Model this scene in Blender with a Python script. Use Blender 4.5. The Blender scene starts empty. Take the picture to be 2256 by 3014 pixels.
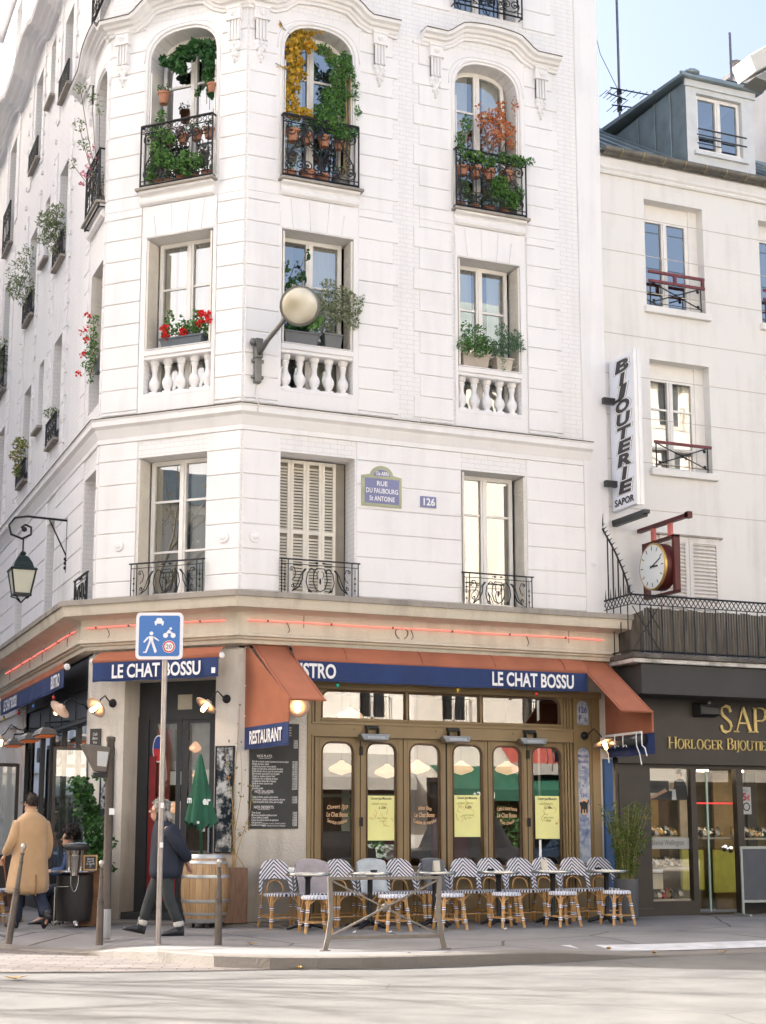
import bpy, bmesh, math, random
from mathutils import Vector, Matrix
from math import sin, cos, pi, radians, sqrt, tan

S = bpy.context.scene
COL = S.collection
rnd = random.Random(11)

# ---------------------------------------------------------------- camera
cd = bpy.data.cameras.new("camera"); cam = bpy.data.objects.new("camera", cd); COL.objects.link(cam)
cd.sensor_fit = 'VERTICAL'; cd.sensor_height = 36.0; cd.sensor_width = 27.0
cd.lens = 4420 / 3014 * 36.0
cd.shift_y = 208 / 3014
cd.clip_start = 0.1; cd.clip_end = 600
YAW, PITCH = radians(67.3), radians(9.46)
fw = Vector((cos(YAW) * cos(PITCH), sin(YAW) * cos(PITCH), sin(PITCH)))
cam.location = (-6.35, -20.54, 1.28)
cam.rotation_euler = fw.to_track_quat('-Z', 'Y').to_euler()
S.camera = cam

# ---------------------------------------------------------------- sky, sun, exposure
SUN_EL = radians(31); SUN_DIR = Vector((0.80, -0.60))          # horizontal travel of the light
w = bpy.data.worlds.new("World"); S.world = w; w.use_nodes = True
nt = w.node_tree
sky = nt.nodes.new('ShaderNodeTexSky'); sky.sky_type = 'NISHITA'; sky.sun_disc = False
sky.sun_elevation = SUN_EL; sky.sun_rotation = math.atan2(-SUN_DIR.x, -SUN_DIR.y)
sky.air_density = 0.8; sky.dust_density = 9.0; sky.ozone_density = 0.3
bg = nt.nodes['Background']; bg.inputs[1].default_value = 0.135
nt.links.new(sky.outputs[0], bg.inputs[0])
sl = bpy.data.lights.new("sun", 'SUN'); sl.energy = 3.9; sl.angle = radians(0.55); sl.color = (1.0, 0.96, 0.92)
so = bpy.data.objects.new("sun", sl); COL.objects.link(so)
d3 = Vector((SUN_DIR.x * cos(SUN_EL), SUN_DIR.y * cos(SUN_EL), -sin(SUN_EL)))
so.rotation_euler = d3.to_track_quat('-Z', 'Y').to_euler(); so.location = (-20, 10, 30)
S.view_settings.view_transform = 'Standard'; S.view_settings.look = 'None'
S.view_settings.exposure = 2.12; S.view_settings.gamma = 1.0
S.cycles.use_denoising = True
S.cycles.max_bounces = 12; S.cycles.diffuse_bounces = 7; S.cycles.glossy_bounces = 4
S.cycles.transparent_max_bounces = 24; S.cycles.transmission_bounces = 4
S.cycles.caustics_reflective = False; S.cycles.caustics_refractive = False
S.cycles.sample_clamp_indirect = 12.0

# ---------------------------------------------------------------- mesh helpers
class MB:
    """collects shapes in a local frame and links them as one mesh object"""
    def __init__(s, fr=None):
        s.v = []; s.f = []; s.fr = fr
    def add(s, vs, fs):
        n = len(s.v)
        s.v += [s.fr(*p) for p in vs] if s.fr else [tuple(p) for p in vs]
        s.f += [tuple(i + n for i in f) for f in fs]
        return s
    def box(s, a0, a1, b0, b1, c0, c1):
        return s.add([(a0, b0, c0), (a1, b0, c0), (a1, b1, c0), (a0, b1, c0), (a0, b0, c1), (a1, b0, c1), (a1, b1, c1), (a0, b1, c1)],
              [(0, 1, 2, 3), (4, 5, 6, 7), (0, 1, 5, 4), (1, 2, 6, 5), (2, 3, 7, 6), (3, 0, 4, 7)])
    def cbox(s, x, y, z, sx, sy, sz):
        return s.box(x - sx / 2, x + sx / 2, y - sy / 2, y + sy / 2, z - sz / 2, z + sz / 2)
    def poly(s, pts):
        return s.add(pts, [tuple(range(len(pts)))])
    def prism(s, poly, b0, b1):
        """polygon in the (a, c) plane, thick along b"""
        n = len(poly)
        vs = [(a, b0, c) for a, c in poly] + [(a, b1, c) for a, c in poly]
        fs = [tuple(range(n)), tuple(range(n, 2 * n))] + [(i, (i + 1) % n, (i + 1) % n + n, i + n) for i in range(n)]
        return s.add(vs, fs)
    def hprism(s, poly, c0, c1):
        n = len(poly)
        vs = [(a, b, c0) for a, b in poly] + [(a, b, c1) for a, b in poly]
        fs = [tuple(range(n)), tuple(range(n, 2 * n))] + [(i, (i + 1) % n, (i + 1) % n + n, i + n) for i in range(n)]
        return s.add(vs, fs)
    def tube(s, pts, r, n=6, closed=False, flat=1.0):
        P = [Vector(p) for p in pts]; m = len(P)
        if m < 2: return s
        R = r if isinstance(r, (list, tuple)) else [r] * m
        T = []
        for i in range(m):
            a = P[(i - 1) % m] if (closed or i > 0) else P[i]
            b = P[(i + 1) % m] if (closed or i < m - 1) else P[i]
            t = b - a
            T.append(t.normalized() if t.length > 1e-9 else Vector((0, 0, 1)))
        up = Vector((0, 0, 1)) if abs(T[0].z) < .9 else Vector((0, 1, 0))
        nn = (up - T[0] * up.dot(T[0])).normalized()
        vs = []; fs = []
        for i in range(m):
            nn = nn - T[i] * nn.dot(T[i])
            nn = nn.normalized() if nn.length > 1e-6 else T[i].orthogonal().normalized()
            bb = T[i].cross(nn)
            for k in range(n):
                an = 2 * pi * k / n + pi / n
                vs.append(tuple(P[i] + nn * (R[i] * cos(an)) + bb * (R[i] * flat * sin(an))))
        for i in range(m if closed else m - 1):
            j = (i + 1) % m
            for k in range(n):
                k2 = (k + 1) % n
                fs.append((i * n + k, i * n + k2, j * n + k2, j * n + k))
        if not closed:
            fs.append(tuple(range(n))); fs.append(tuple((m - 1) * n + k for k in range(n)))
        return s.add(vs, fs)
    def bar(s, p, q, wd, th, up=(0, 0, 1)):
        p = Vector(p); q = Vector(q); t = (q - p).normalized(); up = Vector(up)
        sd = t.cross(up)
        sd = sd.normalized() if sd.length > 1e-6 else t.orthogonal().normalized()
        u2 = sd.cross(t)
        vs = []
        for b in (p, q):
            for i, j in ((-1, -1), (1, -1), (1, 1), (-1, 1)):
                vs.append(tuple(b + sd * (i * wd / 2) + u2 * (j * th / 2)))
        return s.add(vs, [(0, 1, 2, 3), (4, 5, 6, 7), (0, 1, 5, 4), (1, 2, 6, 5), (2, 3, 7, 6), (3, 0, 4, 7)])
    def lathe(s, prof, o=(0, 0, 0), n=16, ax=None, arc=2 * pi, a0=0.0, sx=1.0, sy=1.0, cap=True):
        """prof = [(r, h)] about the axis ax (default up) through o"""
        o = Vector(o); m = len(prof)
        if ax is None: X, Y, Z = Vector((1, 0, 0)), Vector((0, 1, 0)), Vector((0, 0, 1))
        else:
            Z = Vector(ax).normalized(); X = Z.orthogonal().normalized(); Y = Z.cross(X)
        full = arc > 2 * pi - 1e-4; nn = n if full else n + 1
        vs = []; fs = []
        for r, h in prof:
            for k in range(nn):
                an = a0 + arc * k / n
                vs.append(tuple(o + X * (r * sx * cos(an)) + Y * (r * sy * sin(an)) + Z * h))
        for i in range(m - 1):
            for k in range(n):
                k2 = (k + 1) % nn
                fs.append((i * nn + k, i * nn + k2, (i + 1) * nn + k2, (i + 1) * nn + k))
        if full and cap:
            if prof[0][0] > 1e-5: fs.append(tuple(range(nn)))
            if prof[-1][0] > 1e-5: fs.append(tuple((m - 1) * nn + k for k in range(nn)))
        return s.add(vs, fs)
    def ball(s, o, rx, ry=None, rz=None, n=10, m=7):
        ry = ry or rx; rz = rz or rx
        vs = []; fs = []
        for i in range(m + 1):
            t = pi * i / m
            for k in range(n):
                a = 2 * pi * k / n
                vs.append((o[0] + rx * sin(t) * cos(a), o[1] + ry * sin(t) * sin(a), o[2] + rz * cos(t)))
        for i in range(m):
            for k in range(n):
                k2 = (k + 1) % n
                fs.append((i * n + k, i * n + k2, (i + 1) * n + k2, (i + 1) * n + k))
        return s.add(vs, fs)
    def loft(s, rings, cap=True):
        n = len(rings[0]); vs = [p for r in rings for p in r]; fs = []
        for i in range(len(rings) - 1):
            for k in range(n):
                k2 = (k + 1) % n
                fs.append((i * n + k, i * n + k2, (i + 1) * n + k2, (i + 1) * n + k))
        if cap:
            fs.append(tuple(range(n))); fs.append(tuple((len(rings) - 1) * n + k for k in range(n)))
        return s.add(vs, fs)
    def build(s, name, m, parent=None, smooth=False, bevel=0, loc=None, autos=None, sub=0):
        me = bpy.data.meshes.new(name); me.from_pydata(s.v, [], s.f); me.validate()
        bm = bmesh.new(); bm.from_mesh(me)
        bmesh.ops.remove_doubles(bm, verts=bm.verts, dist=1e-5)
        bmesh.ops.recalc_face_normals(bm, faces=bm.faces)
        if bevel:
            es = [e for e in bm.edges if len(e.link_faces) == 2 and e.calc_face_angle(0) > .6]
            bmesh.ops.bevel(bm, geom=es, offset=bevel, segments=1, affect='EDGES', clamp_overlap=True)
        bm.to_mesh(me); bm.free()
        if isinstance(m, (list, tuple)):
            for x in m: me.materials.append(x)
        elif m: me.materials.append(m)
        if smooth:
            me.polygons.foreach_set('use_smooth', [True] * len(me.polygons))
            if autos is not None:
                try: me.set_sharp_from_angle(angle=radians(autos))
                except Exception: pass
        o = bpy.data.objects.new(name, me); COL.objects.link(o)
        if parent: o.parent = parent
        if loc: o.location = loc
        if sub:
            md = o.modifiers.new('sub', 'SUBSURF'); md.levels = sub; md.render_levels = sub
        return o

def tag(o, label=None, cat=None, group=None, kind=None):
    if label: o['label'] = label
    if cat: o['category'] = cat
    if group: o['group'] = group
    if kind: o['kind'] = kind
    return o
def thing(name, label, cat, loc=(0, 0, 0), rz=0, group=None):
    o = bpy.data.objects.new(name, None); COL.objects.link(o); o.empty_display_size = .1
    o.location = loc; o.rotation_euler = (0, 0, rz)
    return tag(o, label, cat, group)
def kids(o): return [c for c in COL.objects if c.parent is o]
def dup(o, loc=None, rz=None, label=None, tree=None):
    def cp(x, par):
        c = x.copy(); COL.objects.link(c)
        if par is not None: c.parent = par
        for k in list(x.children): cp(k, c)
        return c
    c = cp(o, None)
    if loc is not None: c.location = loc
    if rz is not None: c.rotation_euler = (0, 0, rz)
    if label: c['label'] = label
    return c

S2 = sqrt(.5)
LX = -1.732
def FR(u, d, z): return (u, -d, z)                                  # street front (u to the right)
def CH(u, d, z): return (u * S2 - d * S2, -u * S2 - d * S2, z)      # chamfered corner (u from -2.45 to 0)
def LF(u, d, z): return (LX - d, u, z)                              # side street wall (u = depth)
def shift(fr, u0, d0=0, z0=0): return lambda u, d, z: fr(u + u0, d + d0, z + z0)

# ---------------------------------------------------------------- materials
def new_mat(name):
    m = bpy.data.materials.new(name); m.use_nodes = True
    n = m.node_tree; return m, n, n.nodes['Principled BSDF'], n.nodes, n.links
def coords(N, L, scale=1.0, kind='Object'):
    tc = N.new('ShaderNodeTexCoord'); return tc.outputs[kind]
def srgb(r, g, b):
    f = lambda c: c / 12.92 if c <= .04045 else ((c + .055) / 1.055) ** 2.4
    return (f(r / 255), f(g / 255), f(b / 255))
def mat(name, col, rough=.6, metal=0.0, var=.12, scale=6.0, bump=0.0, bscale=40.0, spec=.5, stretch=None, emit=None, estr=1.0, alpha=1, sheen=0):
    m, n, P, N, L = new_mat(name)
    P.inputs['Roughness'].default_value = rough; P.inputs['Metallic'].default_value = metal
    P.inputs['Specular IOR Level'].default_value = spec
    if sheen: P.inputs['Sheen Weight'].default_value = sheen
    tc = coords(N, L); src = tc
    if stretch:
        mp = N.new('ShaderNodeMapping'); mp.inputs['Scale'].default_value = stretch; L.new(tc, mp.inputs[0]); src = mp.outputs[0]
    if var > 0:
        nz = N.new('ShaderNodeTexNoise'); nz.inputs['Scale'].default_value = scale; nz.inputs['Detail'].default_value = 6; L.new(src, nz.inputs[0])
        cr = N.new('ShaderNodeValToRGB'); cr.color_ramp.elements[0].position = .3; cr.color_ramp.elements[1].position = .72
        cr.color_ramp.elements[0].color = tuple(c * (1 - var) for c in col) + (1,); cr.color_ramp.elements[1].color = tuple(min(1, c * (1 + var * .6)) for c in col) + (1,)
        L.new(nz.outputs[0], cr.inputs[0]); L.new(cr.outputs[0], P.inputs['Base Color'])
    else: P.inputs['Base Color'].default_value = tuple(col) + (1,)
    if bump > 0:
        nb = N.new('ShaderNodeTexNoise'); nb.inputs['Scale'].default_value = bscale; nb.inputs['Detail'].default_value = 5; L.new(src, nb.inputs[0])
        b = N.new('ShaderNodeBump'); b.inputs['Strength'].default_value = bump; b.inputs['Distance'].default_value = .02; L.new(nb.outputs[0], b.inputs['Height']); L.new(b.outputs[0], P.inputs['Normal'])
    if emit:
        P.inputs['Emission Color'].default_value = tuple(emit) + (1,); P.inputs['Emission Strength'].default_value = estr
    return m
def glass(name, base=.10, tint=(1, 1, 1), rough=0.0, wob=0.0):
    m, n, P, N, L = new_mat(name); N.remove(P)
    tr = N.new('ShaderNodeBsdfTransparent'); tr.inputs[0].default_value = tuple(tint) + (1,)
    gl = N.new('ShaderNodeBsdfGlossy'); gl.inputs['Roughness'].default_value = rough; gl.inputs['Color'].default_value = (.94, .92, .87, 1)
    fz = N.new('ShaderNodeFresnel'); fz.inputs[0].default_value = 1.5
    ma = N.new('ShaderNodeMath'); ma.operation = 'MULTIPLY_ADD'; ma.inputs[1].default_value = 1.2; ma.inputs[2].default_value = base; ma.use_clamp = True
    L.new(fz.outputs[0], ma.inputs[0])
    if wob:
        nz = N.new('ShaderNodeTexNoise'); nz.inputs['Scale'].default_value = 1.6; nz.inputs['Detail'].default_value = 1
        L.new(coords(N, L), nz.inputs[0]); b = N.new('ShaderNodeBump'); b.inputs['Strength'].default_value = wob; b.inputs['Distance'].default_value = .02
        L.new(nz.outputs[0], b.inputs['Height']); L.new(b.outputs[0], gl.inputs['Normal'])
    mx = N.new('ShaderNodeMixShader'); L.new(ma.outputs[0], mx.inputs[0]); L.new(tr.outputs[0], mx.inputs[1]); L.new(gl.outputs[0], mx.inputs[2])
    L.new(mx.outputs[0], n.nodes['Material Output'].inputs[0]); return m
def leafmat(name, cols, rough=.55, trans=.25):
    m, n, P, N, L = new_mat(name)
    g = N.new('ShaderNodeNewGeometry'); cr = N.new('ShaderNodeValToRGB'); L.new(g.outputs['Random Per Island'], cr.inputs[0])
    e = cr.color_ramp.elements; k = len(cols)
    while len(e) < k: e.new(.5)
    for i, c in enumerate(cols): e[i].position = i / max(1, k - 1); e[i].color = tuple(c) + (1,)
    L.new(cr.outputs[0], P.inputs['Base Color']); P.inputs['Roughness'].default_value = rough
    P.inputs['Specular IOR Level'].default_value = .35
    tl = N.new('ShaderNodeBsdfTranslucent'); L.new(cr.outputs[0], tl.inputs[0])
    mx = N.new('ShaderNodeMixShader'); mx.inputs[0].default_value = trans; L.new(P.outputs[0], mx.inputs[1]); L.new(tl.outputs[0], mx.inputs[2])
    L.new(mx.outputs[0], n.nodes['Material Output'].inputs[0]); return m
def stone(name, col, dirt=(.35, .30, .24), amt=.35, low=None, bump=.25, brick=None, rough=.85):
    """painted or dressed stone with weathering blotches, optional brick relief, optional dirt rising from the pavement"""
    m, n, P, N, L = new_mat(name); P.inputs['Roughness'].default_value = rough; P.inputs['Specular IOR Level'].default_value = .25
    tc = coords(N, L)
    a = N.new('ShaderNodeTexNoise'); a.inputs['Scale'].default_value = .9; a.inputs['Detail'].default_value = 8; a.inputs['Roughness'].default_value = .62; L.new(tc, a.inputs[0])
    mp = N.new('ShaderNodeMapping'); mp.inputs['Scale'].default_value = (3.2, 3.2, .35); L.new(tc, mp.inputs[0])
    s_ = N.new('ShaderNodeTexNoise'); s_.inputs['Scale'].default_value = 1.6; s_.inputs['Detail'].default_value = 5; L.new(mp.outputs[0], s_.inputs[0])
    ad = N.new('ShaderNodeMath'); ad.operation = 'ADD'; L.new(a.outputs[0], ad.inputs[0]); L.new(s_.outputs[0], ad.inputs[1])
    mr = N.new('ShaderNodeMapRange'); mr.inputs[1].default_value = .98; mr.inputs[2].default_value = 1.42; mr.inputs[3].default_value = 0; mr.inputs[4].default_value = amt; L.new(ad.outputs[0], mr.inputs[0])
    mx = N.new('ShaderNodeMixRGB'); mx.inputs[1].default_value = tuple(col) + (1,); mx.inputs[2].default_value = tuple(dirt) + (1,); L.new(mr.outputs[0], mx.inputs[0])
    out = mx.outputs[0]
    if low:
        sx = N.new('ShaderNodeSeparateXYZ'); L.new(tc, sx.inputs[0])
        ad2 = N.new('ShaderNodeMath'); ad2.operation = 'MULTIPLY_ADD'; ad2.inputs[1].default_value = -.9; L.new(a.outputs[0], ad2.inputs[0]); L.new(sx.outputs['Z'], ad2.inputs[2])
        m2 = N.new('ShaderNodeMapRange'); m2.inputs[1].default_value = low[1]; m2.inputs[2].default_value = low[0]; m2.inputs[3].default_value = 0; m2.inputs[4].default_value = low[2]; L.new(ad2.outputs[0], m2.inputs[0])
        mx2 = N.new('ShaderNodeMixRGB'); mx2.inputs[2].default_value = tuple(low[3]) + (1,); L.new(m2.outputs[0], mx2.inputs[0]); L.new(out, mx2.inputs[1]); out = mx2.outputs[0]
    hsrc = None
    nb = N.new('ShaderNodeTexNoise'); nb.inputs['Scale'].default_value = 28; nb.inputs['Detail'].default_value = 6; L.new(tc, nb.inputs[0])
    if brick:
        sp = N.new('ShaderNodeSeparateXYZ'); L.new(tc, sp.inputs[0]); cb = N.new('ShaderNodeCombineXYZ')
        sm = N.new('ShaderNodeMath'); sm.operation = 'SUBTRACT'; L.new(sp.outputs['X'], sm.inputs[0]); L.new(sp.outputs['Y'], sm.inputs[1])
        L.new(sm.outputs[0], cb.inputs[0]); L.new(sp.outputs['Z'], cb.inputs[1])
        br = N.new('ShaderNodeTexBrick'); br.inputs['Scale'].default_value = 1.0; br.inputs['Brick Width'].default_value = .23; br.inputs['Row Height'].default_value = brick
        br.inputs['Mortar Size'].default_value = .006; br.inputs['Mortar Smooth'].default_value = .35
        br.inputs['Color1'].default_value = (1, 1, 1, 1); br.inputs['Color2'].default_value = (.93, .93, .93, 1); br.inputs['Mortar'].default_value = (.0, .0, .0, 1)
        L.new(cb.outputs[0], br.inputs['Vector'])
        mm = N.new('ShaderNodeMixRGB'); mm.blend_type = 'MIX'; mm.inputs[2].default_value = tuple(c * .84 for c in col) + (1,); L.new(br.outputs['Fac'], mm.inputs[0]); L.new(out, mm.inputs[1]); out = mm.outputs[0]
        hm = N.new('ShaderNodeMath'); hm.operation = 'MULTIPLY_ADD'; hm.inputs[1].default_value = -1.2; L.new(br.outputs['Fac'], hm.inputs[0]); L.new(nb.outputs[0], hm.inputs[2]); hsrc = hm.outputs[0]
    L.new(out, P.inputs['Base Color'])
    b = N.new('ShaderNodeBump'); b.inputs['Strength'].default_value = bump; b.inputs['Distance'].default_value = .02; L.new(hsrc or nb.outputs[0], b.inputs['Height']); L.new(b.outputs[0], P.inputs['Normal'])
    return m

WHITE = stone('painted_stone', (.80, .79, .785), (.58, .57, .56), .42, bump=.12)
BRICK = stone('painted_brick', (.79, .78, .775), (.58, .57, .555), .40, brick=.075, bump=.3)
CREAM = stone('cream_stone', (.62, .565, .465), (.25, .20, .15), .45, bump=.25)
SLAB = stone('grey_slab', (.34, .31, .27), (.10, .09, .08), .7, bump=.5)
PIER = stone('pier_plaster', (.66, .625, .56), (.30, .265, .22), .62, low=(-.1, 1.15, .70, (.21, .18, .14)), bump=.6)
NWALL = stone('ivory_render', (.74, .725, .695), (.50, .475, .43), .42, bump=.12)
TRIM = mat('white_window_paint', (.78, .76, .72), .45, var=.05)
GLASS = glass('window_glass', .32, (.86, .9, .88), wob=.03)
SHOPGLASS = glass('shop_glass', .19, (.9, .92, .9), wob=.015)
CLEAR = glass('clear_glass', .07, (.93, .96, .95))
IRON = mat('black_iron', (.018, .019, .021), .5, .4, var=.3, scale=20, bump=.2)
ZINC = mat('zinc', (.27, .33, .35), .5, .45, var=.25, scale=2.5)
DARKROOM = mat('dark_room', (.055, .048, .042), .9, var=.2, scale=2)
BRONZE = mat('taupe_shopfront_paint', (.255, .180, .085), .5, var=.10, scale=3, bump=.05)
ANTHRA = mat('anthracite_paint', (.032, .034, .036), .45, var=.15)
TERRA = mat('terracotta', (.36, .165, .095), .8, var=.25, scale=9, bump=.15)
ORANGE = mat('terracotta_canvas', (.37, .130, .068), .85, var=.18, scale=1.8, bump=.35, bscale=7)
NAVY = mat('navy_canvas', (.020, .042, .135), .85, var=.2, scale=2.5, bump=.3, bscale=8)
LETTER = mat('white_lettering', (.80, .80, .80), .7, var=.03)

TMPC = bpy.data.curves.new('lettering', 'FONT')
def text(body, fr, u, d, z, size, m, name='lettering', parent=None, xs=1.0, bold=0.0, sgn=1, align='CENTER', ext=.004, shear=0, space=1.0, line=1.0, rot=0.0, valign='CENTER', arcb=0.0, fitw=None):
    c = bpy.data.curves.new(name, 'FONT'); c.body = body; c.size = 1.0; c.align_x = align; c.offset = bold; c.extrude = 0.0
    c.space_character = space; c.space_line = line; c.shear = shear; c.resolution_u = 3
    t = bpy.data.objects.new('tmp', c); me = bpy.data.meshes.new_from_object(t)
    bpy.data.objects.remove(t); bpy.data.curves.remove(c)
    vs = [v.co.copy() for v in me.vertices]; fs = [tuple(p.vertices) for p in me.polygons]
    bpy.data.meshes.remove(me)
    if not vs: return None
    y0 = min(v.y for v in vs); y1 = max(v.y for v in vs); ym = (y0 + y1) / 2 if valign == 'CENTER' else (y1 if valign == 'TOP' else y0)
    hw = max(abs(v.x) for v in vs) or 1
    if fitw: xs = fitw / ((max(v.x for v in vs) - min(v.x for v in vs)) * size)
    mb = MB(fr); ca, sa = cos(rot), sin(rot); out = []
    for v in vs:
        x = v.x * size * xs; y = (v.y - ym) * size + arcb * ((v.x / hw) ** 2)
        out.append((u + sgn * (x * ca - y * sa), d + ext, z + x * sa + y * ca))
    mb.add(out, fs)
    return mb.build(name, m, parent)

# ================================================================ ground
def asphalt2(nm='pavement_asphalt', c0=(.150, .148, .148, 1), c1=(.235, .230, .226, 1), vs=.45, cw=.006, ck=(.05, .05, .05, 1), ns=.8):
    m, n, P, N, L = new_mat(nm); P.inputs['Roughness'].default_value = .8
    tc = coords(N, L)
    a = N.new('ShaderNodeTexNoise'); a.inputs['Scale'].default_value = ns; a.inputs['Detail'].default_value = 9; a.inputs['Roughness'].default_value = .62; L.new(tc, a.inputs[0])
    b = N.new('ShaderNodeTexNoise'); b.inputs['Scale'].default_value = 130; b.inputs['Detail'].default_value = 2; L.new(tc, b.inputs[0])
    v = N.new('ShaderNodeTexVoronoi'); v.feature = 'DISTANCE_TO_EDGE'; v.inputs['Scale'].default_value = vs
    nz = N.new('ShaderNodeMixRGB'); nz.inputs[0].default_value = .12; L.new(tc, nz.inputs[1]); L.new(a.outputs['Color'], nz.inputs[2]); L.new(nz.outputs[0], v.inputs[0])
    lt = N.new('ShaderNodeMath'); lt.operation = 'LESS_THAN'; lt.inputs[1].default_value = cw; L.new(v.outputs['Distance'], lt.inputs[0])
    cr = N.new('ShaderNodeValToRGB'); e = cr.color_ramp.elements; e[0].position = .32; e[0].color = c0; e[1].position = .7; e[1].color = c1; L.new(a.outputs[0], cr.inputs[0])
    mx = N.new('ShaderNodeMixRGB'); mx.blend_type = 'OVERLAY'; mx.inputs[0].default_value = .35; L.new(cr.outputs[0], mx.inputs[1]); L.new(b.outputs[0], mx.inputs[2])
    mk = N.new('ShaderNodeMixRGB'); mk.inputs[2].default_value = ck; L.new(lt.outputs[0], mk.inputs[0]); L.new(mx.outputs[0], mk.inputs[1]); L.new(mk.outputs[0], P.inputs['Base Color'])
    bp = N.new('ShaderNodeBump'); bp.inputs['Strength'].default_value = .3; bp.inputs['Distance'].default_value = .01; L.new(b.outputs[0], bp.inputs['Height']); L.new(bp.outputs[0], P.inputs['Normal'])
    return m
def brickmat(name, cols, mortar, bw, bh, rot=0.0, bump=.5):
    m, n, P, N, L = new_mat(name); P.inputs['Roughness'].default_value = .8
    mp = N.new('ShaderNodeMapping'); mp.inputs['Rotation'].default_value = (0, 0, rot); L.new(coords(N, L), mp.inputs[0])
    br = N.new('ShaderNodeTexBrick'); br.inputs['Scale'].default_value = 1; br.inputs['Brick Width'].default_value = bw; br.inputs['Row Height'].default_value = bh
    br.inputs['Mortar Size'].default_value = .008; br.inputs['Color1'].default_value = cols[0] + (1,); br.inputs['Color2'].default_value = cols[1] + (1,); br.inputs['Mortar'].default_value = mortar + (1,)
    L.new(mp.outputs[0], br.inputs['Vector']); L.new(br.outputs['Color'], P.inputs['Base Color'])
    iv = N.new('ShaderNodeMath'); iv.operation = 'SUBTRACT'; iv.inputs[0].default_value = 1; L.new(br.outputs['Fac'], iv.inputs[1])
    b = N.new('ShaderNodeBump'); b.inputs['Strength'].default_value = bump; b.inputs['Distance'].default_value = .02; L.new(iv.outputs[0], b.inputs['Height']); L.new(b.outputs[0], P.inputs['Normal'])
    return m
SIDEW = asphalt2()
ASPH = asphalt2('road_asphalt', (.098, .097, .092, 1), (.156, .153, .144, 1), .22, .0022, (.085, .08, .075, 1), 1.3)
PAVE = brickmat('stone_setts', ((.19, .165, .15), (.135, .118, .108)), (.06, .055, .05), .34, .15, radians(20))
GRAN = stone('kerb_granite', (.185, .172, .155), (.15, .13, .11), .5, bump=.4)
GUTT = mat('gutter_dark', (.06, .055, .05), .7, var=.4, scale=8)
PAINT = mat('road_paint', (.52, .53, .55), .7, var=.22, scale=5, bump=.2)

mb = MB(); R_ = 260
mb.add([(-R_, -R_, -.13), (R_, -R_, -.13), (R_, R_, -.13), (-R_, R_, -.13)], [(0, 1, 2, 3)])
tag(mb.build('road', ASPH), kind='structure')
EDGE = [(-3.75, 40, -.02), (-3.75, 4, -.02), (-3.62, 1.2, -.05), (-3.42, -1.1, -.10), (-3.05, -1.75, -.112), (-2.64, -2.5, -.10), (-2.38, -3.05, -.045), (-2.06, -3.85, -.004), (-1.68, -4.72, 0),
        (-1.2, -5.15, 0), (-.75, -5.38, 0), (-.3, -5.52, 0), (.3, -5.60, 0), (.9, -5.62, 0), (1.5, -5.62, -.002), (2.05, -5.58, -.02), (2.6, -5.5, -.06), (3.15, -5.42, -.096), (3.9, -5.36, -.114), (6, -5.36, -.114), (40, -5.36, -.114)]
INNER = [(-1.6, 40), (-1.6, 4), (-1.6, 2.6), (-1.6, 2.2), (-1.5, 2.0), (-1.3, 1.8), (-1.0, 1.5), (-.7, 1.2), (-.4, .9), (0, .6), (.3, .5), (.6, .5), (.9, .5), (1.3, .5), (1.8, .5), (2.3, .5), (2.9, .5), (3.5, .5), (4.3, .5), (6, .5), (40, .5)]
def inset(i, t):
    e, q = EDGE[i], INNER[i]; l = sqrt((e[0] - q[0]) ** 2 + (e[1] - q[1]) ** 2)
    return (e[0] + (q[0] - e[0]) * t / l, e[1] + (q[1] - e[1]) * t / l)
mb = MB(); kb = MB(); n_ = len(EDGE); rows = []
for i in range(n_):
    e = EDGE[i]; a = inset(i, .26); b = inset(i, 1.5)
    rows.append([(a[0], a[1], e[2] + .004 + (0 - e[2]) * .12), (b[0], b[1], e[2] * .12), (INNER[i][0], INNER[i][1], 0)])
for i in range(n_ - 1):
    for k in range(2): mb.add([rows[i][k], rows[i + 1][k], rows[i + 1][k + 1], rows[i][k + 1]], [(0, 1, 2, 3)])
    e, g = EDGE[i], EDGE[i + 1]; r0, r1 = rows[i][0], rows[i + 1][0]
    L_ = sqrt((e[0] - g[0]) ** 2 + (e[1] - g[1]) ** 2); gp = .006 / max(L_, .01) if L_ < 3 else 0
    def lp(p, q, t): return tuple(p[k] + (q[k] - p[k]) * t for k in range(3))
    for t0, t1, h in ((0, 1 - gp, 0),) + (((1 - gp, 1, -.006),) if gp else ()):
        eo = lambda p, dz: (p[0], p[1], p[2] + dz)
        A, B_, C_, D_ = eo(lp(e, g, t0), h), eo(lp(e, g, t1), h), eo(lp(r0, r1, t1), h), eo(lp(r0, r1, t0), h)
        ch = .012
        oa = lp(A, D_, .08); ob = lp(B_, C_, .08)
        kb.add([oa, ob, C_, D_], [(0, 1, 2, 3)])
        kb.add([(A[0], A[1], A[2] - ch), (B_[0], B_[1], B_[2] - ch), ob, oa], [(0, 1, 2, 3)])
        kb.add([(A[0], A[1], -.2), (B_[0], B_[1], -.2), (B_[0], B_[1], B_[2] - ch), (A[0], A[1], A[2] - ch)], [(0, 1, 2, 3)])
tag(mb.build('pavement', SIDEW), kind='structure')
tag(kb.build('kerb', GRAN), kind='structure')
mb = MB(); mb.poly([(-14, -2.6, -.126), (-14, -3.9, -.126), (-3.9, -4.45, -.126), (-2.8, -4.85, -.126), (-1.68, -5.12, -.126), (-.95, -5.25, -.126), (-1.2, -5.0, -.126), (-1.7, -4.6, -.126), (-2.3, -3.2, -.126), (-3.0, -1.6, -.126), (-3.6, 1.5, -.126), (-3.7, 12, -.126), (-14, 12, -.126)])
tag(mb.build('setts_crossing', PAVE), kind='structure')
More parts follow.
